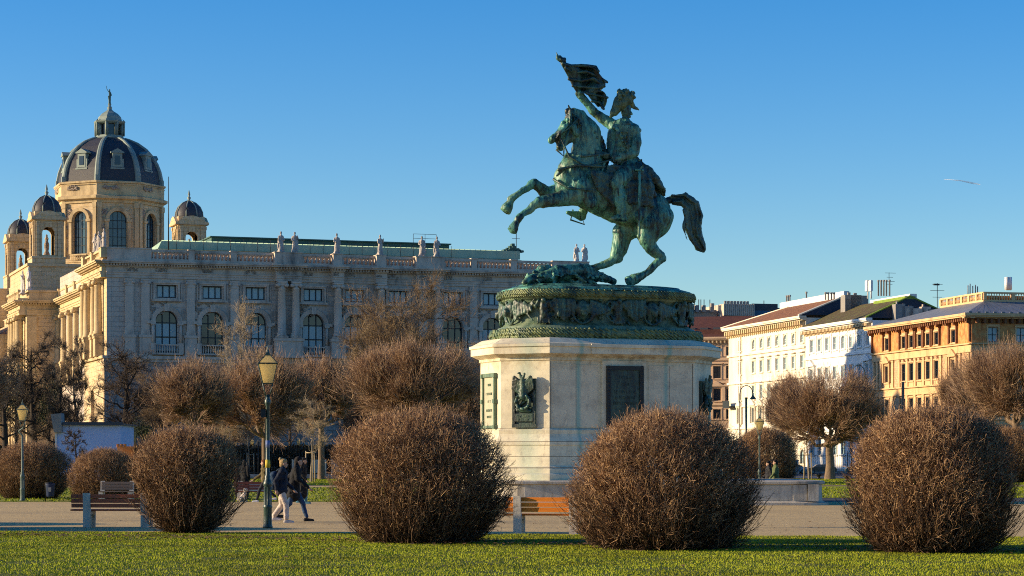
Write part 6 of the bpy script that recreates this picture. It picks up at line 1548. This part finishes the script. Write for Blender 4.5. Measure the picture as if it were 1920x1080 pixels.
lamp(560,896,822,'small distant street lamp, right of the near lamp, among staked trees','lampgrey',False,group='small distant street lamps')
def arc_lamp(px,d,top,label,flip=1):
    e=empty('arc_lamp',(XP(px,d),d,0)); H=ZP(top,d); tag(e,label,'street lamp','tall curved street lamps'); b=MB()
    w=1.7*flip; b.tube([(0,0,0),(0,0,H*.3)],.11,8); b.tube([(0,0,H*.3),(0,0,H-1.2)]+[(w*.5-w*.5*math.cos(a),0,H-1.2+1.1*math.sin(a)) for a in (.5,1.0,1.57,2.1,2.7,3.14)],.06,8); b.build('post',M['lampgreen'],e)
    b=MB(); b.lathe([(.06,-.1),(.1,-.35),(.4,-.75),(.45,-.85),(.2,-.87)],10,(w,0,H-1.05)); b.build('lamp_shade',M['lampgreen'],e)
arc_lamp(1387,300,721,'tall curved street lamp before the cream house')
arc_lamp(1597,300,683,'tall curved street lamp whose arm shows against the shaded part of the white house')
b=MB(); d=290; b.tube([(XP(1399,d),d,0),(XP(1399,d),d,ZP(748,d))],.15,8); b.tube([(XP(1399,d),d,ZP(748,d)),(XP(1399,d),d,ZP(745,d))],.2,8); tag(b.build('mast',M['lampgreen']),'thick dark green pole beside the curved lamp before the cream house','pole')
b=MB(); d=285; b.tube([(XP(1468,d),d,0),(XP(1468,d),d,ZP(711,d))],.2,7); tag(b.build('mast',M['bark']),'tall brown pole rising through the left side of the wide tree','pole')
b=MB(); d=310; b.tube([(XP(1693,d),d,0),(XP(1693,d),d,ZP(716,d))],.2,7); tag(b.build('mast',M['bark']),'brown pole in front of the ochre house','pole')
# benches
M['wood']=mat('orange_varnished_slat',(.88,.28,.025),(.68,.18,.015),2,.5,.3,18,.01,(.3,3,3),dirt=(.5,.17,.03),dscale=2)
M['woodm']=mat('dark_red_slat',(.17,.05,.035),(.12,.04,.03),2,.6,.3,18,.01,(.3,3,3))
M['woodr']=mat('red_brown_slat',(.55,.12,.045),(.42,.09,.035),2,.55,.3,18,.01,(.3,3,3),dirt=(.12,.05,.03),dscale=2)
M['woodg']=mat('grey_weathered_slat',(.22,.16,.12),(.16,.11,.08),2,.7,.3,18,.01,(.3,3,3))
M['conc']=mat('cast_concrete',(.64,.56,.44),(.52,.46,.37),4,.9,.5,30,.01,dirt=(.25,.22,.18),dscale=2)
def bench(px0,px1,base,wood,label,rz=-.2,flip=False,sc=1.0,k0=.14,k1=.80,full=1.0):
    d=CH*F/(base-HY); x=XP((px0+px1)/2,d); L=(XP(px1,d)-XP(px0,d))/math.cos(rz)/sc
    e=empty('park_bench',(x,d,0),rz+(math.pi if flip else 0)); e.scale=(sc,)*3; tag(e,label,'bench','slatted park benches with concrete ends')
    for i in range(3):
        b=MB(); z=.50+.115*i; y=.0+.02*i*0; b.box(-L/2,L/2,.055-.012*i,.085-.012*i,z,z+.098); b.build('back_slat',M[wood],e)
    for i in range(4):
        b=MB(); y=.14+.105*i; b.box(-L/2-.05,L/2+.05,y,y+.09,.415,.455); b.build('seat_slat',M[wood],e)
    for t in (k0,k1):
        u=-L/2+L*t; b=MB(); w=.085
        b.loft([[(u-w,yy,zz),(u+w,yy,zz),(u+w,yy2,zz2),(u-w,yy2,zz2)] for yy,zz,yy2,zz2 in ((-.03,.0,.12,.0),(-.02,.35,.12,.35),(-.035,.6,.055,.6),(-.055,.86,.02,.86))],True)
        b.box(u-w,u+w,.1,.52,.33,.412); b.loft([[(u-w,.40,0),(u+w,.40,0),(u+w,.5,0),(u-w,.5,0)],[(u-w,.42,.33),(u+w,.42,.33),(u+w,.53,.33),(u-w,.53,.33)]],True)
        b.build('concrete_end',M['conc'],e)
    return e
bench(131,300,990,'woodr','red brown slatted bench with concrete ends at the left, seen from behind',-.10,k0=.18,k1=.83)
bench(945,1135,1002,'wood','bright orange slatted bench with concrete ends in front of the pedestal, seen from behind',-.2,k0=.13,k1=.68)
bench(191,249,941,'woodg','small grey brown bench across the path behind the left bench',0,True,1.0,k0=.03,k1=.97)
bench(444,512,941,'woodm','dark red bench across the path, behind the near street lamp',0,True,1.0,k0=.1,k1=.9)
# litter bin
d=CH*F/(941-HY); e=empty('litter_bin',(XP(93,d),d,0)); tag(e,'dark blue litter bin on a post between the left street lamp and the bushes','bin')
b=MB(); b.tube([(-.17,0,0),(-.17,0,.78),(.1,0,.80)],.022,8); b.build('post',M['iron'],e)
b=MB(); b.lathe([(.13,.2),(.16,.25),(.19,.7),(.2,.72),(.2,.75),(.17,.75),(.15,.3)],14,(.03,0,0)); b.build('bucket',mat('navy_plastic',(.025,.04,.09),(.015,.025,.06),4,.45),e)
b=MB(); b.box(-.03,.1,-.2,-.185,.42,.6); b.build('label_plate',M['concrete'],e)
# shed with its billboard box
M['shedw']=mat('white_render_sky_tinted',(.44,.53,.76),(.40,.48,.70),.6,.85,.2,8)  # white wall; the blue of the skylight is put into its colour
d=172; e=empty('white_shed',(XP(107,d),d,0)); tag(e,'low flat roofed shed with a white sky-tinted blank wall behind the bushes at the left','shed')
Wd=XP(226,d)-XP(107,d); Hs=ZP(797,d)
b=MB(); b.box(0,Wd,0,6,0,Hs); b.build('wall',M['shedw'],e)
b=MB(); b.box(-.1,Wd+.25,-.3,6.2,Hs,Hs+.12); b.box(.45,Wd+.25,-.32,-.3,Hs-.02,Hs+.22); b.build('roof',M['zincd'],e)
b=MB(); b.box(-.12,-.02,-.1,.0,0,Hs-.2); b.build('corner_post',M['whpaint'],e)
b=MB(); b.loft([[(-.4,-.4,ZP(777,d)),(.35,-.4,ZP(775,d)),(.35,.9,ZP(775,d)),(-.4,.9,ZP(777,d))],[(-.15,-.4,ZP(811,d)),(.42,-.4,ZP(811,d)),(.42,.9,ZP(811,d)),(-.15,.9,ZP(811,d))]],True); b.build('canopy',M['concrete'],e)
tree('T9',160,146,798,22,822,'small dark leafless tree standing in front of the white shed','free growing leafless trees','leafless_tree','twigd','barkd',36,nt_=500,r=.012,up=.3,wild=True,tr=.09,trunk=1.6,rz=.3)
# orange barrier
m_or=mat('orange_plastic',(.88,.24,.04),None,4,.45)
d=168; e=empty('orange_barrier',(XP(220,d),d,0)); tag(e,'orange plastic site barrier beside the white shed','barrier'); z0,z1=0,ZP(833,d)
b=MB(); b.loft([[(0,-.3,z0),(1.2,-.3,z0),(1.2,.3,z0),(0,.3,z0)],[(0,-.12,z0+.9),(1.2,-.12,z0+.9),(1.2,.12,z0+.9),(0,.12,z0+.9)],[(0,-.1,z1-.15),(1.2,-.1,z1-.15),(1.2,.1,z1-.15),(0,.1,z1-.15)]]); 
for x in (0.05,.3,.55): b.lathe([(.1,z1-.2),(.12,z1),(.05,z1+.03)],8,(x,0,0))
b.build('barrier_body',m_or,e); b=MB(); b.box(.1,1.1,-.22,-.2,z0+1.0,z0+1.25); b.build('reflective_strip',M['whpaint'],e)
# iron fence before the museum
def fence(px0,px1,d,h,label,dark=True,step=.16):
    x0,x1=XP(px0,d),XP(px1,d); e=empty('iron_fence',(x0,d,0)); tag(e,label,'fence'); L=x1-x0
    b=MB(); n=int(L/step)
    for k in range(n): u=k*step; b.tube([(u,0,.45),(u,0,h-.12),(u,0,h)],[.018,.018,.003],4,False)
    for z in (.6,h-.3): b.box(0,L,-.02,.02,z,z+.05)
    b.build('railing',M['iron'],e)
    b=MB(); b.box(0,L,-.15,.15,0,.45)
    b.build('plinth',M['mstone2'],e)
    for k in range(int(L/6)+1): b=MB(); u=min(L,k*6.0); b.tube([(u,0,0),(u,0,h+.15)],.06,6); b.lathe([(.02,-.02),(.09,.06),(.02,.16)],6,(u,0,h+.2)); b.build('fence_post',M['iron'],e)
fence(-10,320,237,3.9,'black iron railing on a stone plinth before the museum at the left')
fence(375,900,240,3.4,'black iron railing on a stone plinth behind the staked trees before the museum')
fence(1440,1640,352,3.0,'black railing beyond the trees on the right',step=.3)
M['hedge']=mat('dark_hedge_leaves',(.030,.026,.014),(.055,.042,.022),2,.95,0,spec=.02)
n=70000; X=rng.uniform(XP(-20,243),XP(900,243),n); Y=rng.uniform(242,244.5,n); Z=rng.uniform(0,3.4,n)+rng.normal(size=n)*.1; a=rng.normal(size=(n,3)); a=a/np.linalg.norm(a,axis=1,keepdims=True); bb=np.cross(a,rng.normal(size=(n,3))); bb/=np.linalg.norm(bb,axis=1,keepdims=True)
P=np.stack([X,Y,np.clip(Z,0.02,9)],1); V=np.stack([P-a*.12,P+bb*.07,P+a*.12,P-bb*.07],1).reshape(-1,3)
tag(put('hedge',np_mesh('hedge',V,np.arange(n*4).reshape(n,4),M['hedge'])),'long dark clipped hedge behind the iron railing before the museum','hedge')
b=MB(); b.box(XP(232,250),XP(252,250),250,251,0,ZP(805,250)); b.build('notice_board',mat('yellow_board',(.5,.42,.12),(.2,.2,.1),3,.7)); tag(COL.objects['notice_board'],'yellowish board seen through the railing beside the white shed','sign')
# pale panels low behind the hedge (delivery vans and hoardings)
M['bluegrey']=mat('pale_blue_grey_panel',(.32,.38,.44),(.24,.29,.35),1,.6)
for px,w_ in ((585,26),(622,22),(548,16)):
    d=232; b=MB()
    b.box(XP(px,d),XP(px+w_,d),d,d+.1,.6,ZP(862,d)); 
    for q in (0,1): b.box(XP(px,d)+q*(XP(px+w_,d)-XP(px,d))-.04,XP(px,d)+q*(XP(px+w_,d)-XP(px,d))+.04,d-.03,d+.13,0,ZP(861,d))
    tag(b.build('hoarding',M['bluegrey']),{585:'pale blue grey hoarding panel behind the staked young tree',622:'pale blue grey hoarding panel next to the big round shrub',548:'pale blue grey hoarding panel behind the walkers'}[px],'panel')
# staked saplings on the lawn
M['stake']=mat('raw_wood_stake',(.42,.33,.20),(.3,.23,.14),3,.8)
def staked(px,base,top,label,rz):
    d=CH*F/(base-HY); h=ZP(top,d)
    e=empty('staked_tree',(XP(px,d),d,0),rz); tag(e,label,'tree','young staked trees')
    a,b2,rx0,H0=_tr['T2']
    c=put('crown',a,e); c.scale=(2.6/rx0,2.6/rx0,h/H0); t=put('trunk',b2,e); t.scale=(2.6/rx0*.6,2.6/rx0*.6,h/H0)
    b=MB(); hh=2.6
    for k in range(3): an=k*2.1+.4; b=MB(); b.tube([(.5*math.cos(an),.5*math.sin(an),0),(.42*math.cos(an),.42*math.sin(an),hh)],.06,7); b.build('stake',M['stake'],e)
    b=MB()
    for k in range(3): a0=k*2.1+.4;a1=a0+2.1; b.tube([(.43*math.cos(a0),.43*math.sin(a0),hh-.15),(.43*math.cos(a1),.43*math.sin(a1),hh-.15)],.045,6)
    b.build('cross_bar',M['stake'],e)
staked(583,904,760,'young tree tied to three pale stakes, right of the walking people',.5)
staked(468,897,770,'young tree tied to pale stakes, left of the near street lamp',1.6)
staked(1517,899,760,'young pale stemmed tree on the lawn beside the thick forked tree',2.6)
staked(425,900,775,'young tree with stakes behind the open shrub on the left',3.1)
# cars parked before the houses
def car(px,d,label,col,flip=1,rz=0):
    e=empty('parked_car',(XP(px,d),d,0),rz); tag(e,label,'car','cars parked by the houses')
    mm=mat('car_paint_'+col[0],col[1],None,1,.25,0,spec=.6)
    L=4.4; prof=[(-2.2,.35),(-2.2,.75),(-2.05,.9),(-1.3,.98),(-.7,1.42),(.6,1.46),(1.4,1.12),(2.05,1.0),(2.2,.7),(2.2,.35)]
    b=MB(); b.loft([[(x*flip*(1-.03*abs(y)),y,z*(1 if abs(y)<.8 or z<1.0 else .97)) for x,z in prof] for y in (-.86,-.8,.8,.86)],True)
    b.build('body',mm,e)
    b=MB()
    for s in (-1,1): b.add([(x*flip,s*.872,z) for x,z in ((-1.1,1.0),(-.66,1.36),(-.05,1.39),(-.05,1.0))],[(0,1,2,3)]); b.add([(x*flip,s*.872,z) for x,z in ((.05,1.0),(.05,1.39),(.55,1.38),(1.2,1.06))],[(0,1,2,3)])
    b.build('side_windows',M['glass'],e)
    for x in (-1.35,1.35):
        for s in (-1,1):
            b=MB(); b.tube([(x,s*.70,.32),(x,s*.89,.32)],.32,16,False); wh=b.build('wheel',M['iron'],e); b=MB(); b.tube([(x,s*.885,.32),(x,s*.9,.32)],.19,10,False); b.build('rim',M['lead'],wh)
    for s in (-1,1): b=MB(); b.box(*sorted((flip*-2.23,flip*-2.15)),s*.6-.16,s*.6+.16,.66,.8); b.build('headlight',M['whpaint'],e)
car(1540,338,'dark parked car seen between the tree trunks at the right',('dark',(.02,.03,.035)))
car(1613,336,'dark green parked car at the right edge of the trees, partly behind the largest shrub',('green',(.03,.06,.055)),-1)
car(1487,345,'pale grey parked car left of the tree trunks on the right',('grey',(.45,.47,.5)))
car(1905,330,'dark parked car near the right edge of the picture',('black',(.025,.025,.03)))
# white low wall and arch structure at the far right
b=MB(); d=336; x=XP(1500,d); b.box(XP(1440,d),XP(1520,d),d+14,d+14.4,0,ZP(862,350)); tag(b.build('garden_wall',M['white']),'low white garden wall behind the parked cars','wall')
# planters / small bin by the trees
for px,base,lab in ((1535,899,'low dark stone planter on the lawn between the sapling and the forked tree'),(1588,903,'dark waste bin on the lawn right of the forked tree')):
    d=CH*F/(base-HY); e=empty('planter',(XP(px,d),d,0)); tag(e,lab,'planter'); b=MB(); b.lathe([(.3,0),(.3,.06),(.15,.12),(.15,.3),(.4,.45),(.45,.5),(.35,.5)],12); b.build('pot',M['iron'],e)
# a stone on the grass at the foot of the shrub
b=MB(); d=CH*F/(1031-HY); capsule(b,(XP(1241,d),d-.15,.06),.055,(XP(1245,d),d-.15,.05),.06,1,10,4); tag(b.build('stone',mat('tan_stone',(.5,.3,.16),None,9,.9)),'small tan stone lying in the grass at the foot of the shrub before the pedestal','stone')
# white statue-like pieces and low wall on the lawn near the staked trees
b=MB(); b.box(XP(440,128),XP(500,128),128,128.4,0,.55); tag(b.build('low_wall',M['bluegrey']),'low bluish kerb wall on the lawn behind the dark red bench','wall')
# ================================================================ people
def cloth_m(n,c,c2=None): return mat(n,c,c2 or tuple(x*.6 for x in c),6,.85,.4,20,.01)
M['skin']=mat('skin',(.50,.30,.20),(.45,.26,.17),5,.6)
def person(px, base, label, h=1.72, face=0.0, stride=.3, phase=1, top=(.02,.02,.025), legs=(.05,.08,.15), hair=(.03,.02,.015), shoe=(.6,.58,.55), coatlen=.62, flare=1.0, long_hair=True, arm=.25, lean=.03, bag=None, d=None, sit=0, bun=False, hem=None, seed=0, hood=False, name='person'):
    d=d or CH*F/(base-HY); e=empty('person',(XP(px,d),d,0),face); e.scale=(h/1.72,)*3; tag(e,label,'person','people walking in the square')
    # local: +x forward, z up, y to the person's left
    hipz=.90; hip={s:Vector((0,s*.09,hipz)) for s in (-1,1)}; foot={}; knee={}
    for s in (-1,1):
        f=stride*s*phase; fx_=f; fz=.08+(0.10 if f<0 else 0)*min(1,abs(f)/.25)
        foot[s]=Vector((fx_,s*.09,fz)); kx=fx_*.5+.10*(1 if f<0 else .6); knee[s]=Vector((kx,s*.095,.49))
    sh={s:Vector((lean*1.2,s*.185,1.42)) for s in (-1,1)}; el={};ha={}
    for s in (-1,1):
        sw=-stride*s*phase*arm*3; el[s]=Vector((sw*.45-.02,s*.23,1.14)); ha[s]=Vector((sw+.10,s*.22,.90))
    neck=Vector((lean*1.3,0,1.46)); head=Vector((lean*1.6+.02,0,1.60))
    def body(mb):
        c=lambda a,ra,q,rq,ys=1: capsule(mb,a,ra,q,rq,ys,12,4)
        c((0,0,.93),.12,(lean*.5,0,1.12),.105,1.25); c((lean*.5,0,1.12),.105,(lean,0,1.34),.12,1.35); c(sh[-1],.05,sh[1],.05)
        c(neck,.05,head-Vector((0,0,.05)),.048)
        c(head+Vector((-.01,0,.03)),.088,head+Vector((-.005,0,.0)),.085,.85); c(head+Vector((.03,0,-.05)),.055,head+Vector((.04,0,-.07)),.045,.85)
        c(head+Vector((.085,0,-.015)),.013,head+Vector((.10,0,-.035)),.014)        # nose
        for s in (-1,1):
            c(head+Vector((-.01,s*.076,-.005)),.016,head+Vector((-.012,s*.078,-.03)),.012)   # ears
            c(head+Vector((.07,s*.03,.012)),.014,head+Vector((.072,s*.035,.012)),.012)
            c(hip[s],.085,knee[s],.058); c(knee[s],.056,foot[s]+Vector((-.02,0,.05)),.036)
            c(foot[s]+Vector((-.04,0,-.03)),.038,foot[s]+Vector((.14,0,-.045)),.03)
            c(sh[s],.052,el[s],.042); c(el[s],.04,ha[s],.028)
            dr=(ha[s]-el[s]).normalized(); c(ha[s],.03,ha[s]+dr*.07,.03,.6)
            for k in range(4): q=ha[s]+dr*.08+Vector((.022*(k-1.5),0,0)); c(q,.0095,q+dr*(.045+.01*(k in (1,2)))+Vector((.012,-s*.012,0)),.0085)
            c(ha[s]+dr*.03+Vector((.03,0,0)),.011,ha[s]+dr*.07+Vector((.05,-s*.005,0)),.01)
    put('body',blob_mesh('body',body,M['skin'],.0105,2),e)
    def trousers(mb):
        c=lambda a,ra,q,rq,ys=1: capsule(mb,a,ra,q,rq,ys,12,4)
        c((0,0,.92),.135,(0,0,.98),.13,1.2)
        for s in (-1,1): c(hip[s],.098,knee[s],.07*flare**.5); c(knee[s],.068*flare**.5,foot[s]+Vector((-.02,0,.06)),.052*flare)
    put('trousers',blob_mesh('trousers',trousers,cloth_m('trouser_cloth',legs),.014,2,.012,9),e)
    def shoes(mb):
        for s in (-1,1): capsule(mb,foot[s]+Vector((-.05,0,-.03)),.05,foot[s]+Vector((.15,0,-.045)),.037,1,10,4); mb.box(foot[s].x-.09,foot[s].x+.19,foot[s].y-.045,foot[s].y+.045,foot[s].z-.08,foot[s].z-.05)
    put('shoes',blob_mesh('shoes',shoes,cloth_m('shoe_leather',shoe),.012,1),e)
    cz=1.45-coatlen
    def coat(mb):
        c=lambda a,ra,q,rq,ys=1: capsule(mb,a,ra,q,rq,ys,12,4)
        c((lean*.3,0,max(cz,.95)),.15,(lean,0,1.33),.145,1.3); c(sh[-1],.075,sh[1],.075)
        if cz<.9: c((0,0,cz+.05),.19,(lean*.3,0,1.0),.15,1.15)
        for s in (-1,1): c(sh[s],.078,el[s],.066); c(el[s],.066,ha[s]-(ha[s]-el[s])*.08,.05)
        c((neck.x-.01,0,1.44),.075,(neck.x,0,1.49),.07)
        if hood: c((-.06,0,1.44),.1,(-.07,0,1.5),.08,1.3)
    put('coat',blob_mesh('coat',coat,cloth_m('coat_cloth',top),.014,2,.018,8),e)
    if hem:
        def hm(mb): capsule(mb,(0,0,cz-.02),.19,(0,0,cz+.03),.18,1.1,12,3)
        put('skirt_hem',blob_mesh('skirt_hem',hm,cloth_m('hem_cloth',hem),.015,1),e)
    def hr(mb):
        c=lambda a,ra,q,rq,ys=1: capsule(mb,a,ra,q,rq,ys,10,4)
        c(head+Vector((-.03,0,.045)),.092,head+Vector((-.02,0,.055)),.09,.92); c(head+Vector((-.05,0,.0)),.08,head+Vector((-.06,0,-.04)),.07,.95)
        c(head+Vector((.03,0,.08)),.055,head+Vector((-.02,0,.09)),.06,1.1)
        if long_hair: c(head+Vector((-.06,0,-.02)),.075,head+Vector((-.075,0,-.20)),.06,1.2)
        if bun: c(head+Vector((-.1,0,.12)),.045,head+Vector((-.1,0,.13)),.045)
    put('hair',blob_mesh('hair',hr,cloth_m('hair',hair),.012,1,.012,12),e)
    if bag:
        def bg_(mb): capsule(mb,(-.20,0,1.0),.12,(-.19,0,1.28),.12,1.25,12,4); capsule(mb,(-.28,0,1.02),.06,(-.27,0,1.12),.06,1.6,10,3)
        put('backpack',blob_mesh('backpack',bg_,cloth_m('backpack_cloth',bag),.016,2,.01,8),e)
        b=MB()
        for s in (-1,1): b.tube([(-.12,s*.11,1.40),(.0+lean,s*.13,1.515),(.15,s*.13,1.35),(.1,s*.17,1.1),(-.1,s*.16,1.02)],.02,6)
        b.build('strap',cloth_m('strap_cloth',tuple(x*.6 for x in bag)),e)
    return e
person(527,981,'blond person in wide cream trousers with a navy backpack, walking beside the near lamp',1.70,0.0,.17,-1,(.012,.018,.035),(.62,.52,.44),(.42,.28,.12),(.66,.6,.55),.60,1.35,False,.4,.04,(.02,.05,.10),bun=True)
person(550,978,'person in a black coat and blue jeans striding to the right',1.76,0.0,.36,1,(.008,.008,.01),(.03,.07,.15),(.012,.009,.008),(.015,.015,.015),.78,1.0,True,.3,.08,hem=None)
person(567,945,'person in a long black coat over a pale blue hem, behind the striding pair',1.80,-.2,.12,1,(.01,.01,.013),(.10,.25,.33),(.01,.01,.012),(.1,.25,.33),1.12,1.2,True,.3,.03)
person(498,942,'person in an olive jacket and dark trousers walking left behind the near lamp',1.72,math.pi,.36,1,(.13,.10,.04),(.02,.022,.03),(.20,.07,.03),(.7,.68,.66),.62,1.0,False,.4,.05)
person(446,938,'person in a dark brown coat with back turned, standing left of the dark red bench',1.70,1.3,.08,1,(.07,.035,.025),(.03,.02,.02),(.02,.015,.012),(.05,.04,.04),.80,1.1,True,.2,.0,d=103)
person(459,938,'person in black standing close by the left end of the dark red bench',1.72,1.0,.08,-1,(.012,.012,.014),(.02,.02,.022),(.015,.012,.01),(.05,.04,.04),.80,1.1,True,.2,.0,d=101)
person(1441,940,'person in a dark grey coat with black hair seen above the platform wall',1.68,math.pi,.2,1,(.03,.03,.035),(.02,.02,.03),(.012,.01,.01),(.05,.05,.05),.7,1.0,True,.3,.0,d=104)
person(1454,940,'person in an olive green jacket seen above the platform wall, facing left',1.74,math.pi,.2,-1,(.13,.16,.06),(.02,.02,.03),(.03,.018,.012),(.05,.05,.05),.62,1.0,False,.3,.0,d=103)
# little white dog sitting by the bench
def dog(mb):
    c=lambda a,ra,q,rq,ys=.9: capsule(mb,a,ra,q,rq,ys,10,4)
    c((-.13,0,.12),.11,(.04,0,.27),.085); c((.04,0,.27),.09,(.07,0,.33),.07); c((.07,0,.33),.06,(.09,0,.42),.055); c((.10,0,.46),.07,(.12,0,.46),.065); c((.15,0,.445),.04,(.20,0,.43),.028)
    for s in (-1,1):
        c((.08,s*.05,.24),.035,(.09,s*.05,.12),.024); c((.09,s*.05,.12),.022,(.1,s*.05,.03),.02); c((.1,s*.05,.02),.024,(.13,s*.05,.02),.02)
        c((-.12,s*.08,.12),.065,(-.03,s*.1,.12),.04); c((-.03,s*.1,.1),.03,(-.06,s*.1,.03),.025); c((-.06,s*.1,.02),.024,(.02,s*.1,.02),.02)
        c((.08,s*.055,.50),.025,(.06,s*.08,.42),.02,.6)
    c((-.2,0,.06),.03,(-.3,.05,.1),.02)
d=CH*F/(941-HY); e=empty('small_dog',(XP(459,d),d-.6,0),-.4); e.scale=(1.1,)*3; tag(e,'small white and grey dog sitting at the end of the dark red bench','dog')
put('body',blob_mesh('body',dog,mat('dog_fur',(.66,.58,.5),(.3,.26,.22),5,.9,.5,40),.012,1,.02,14),e)
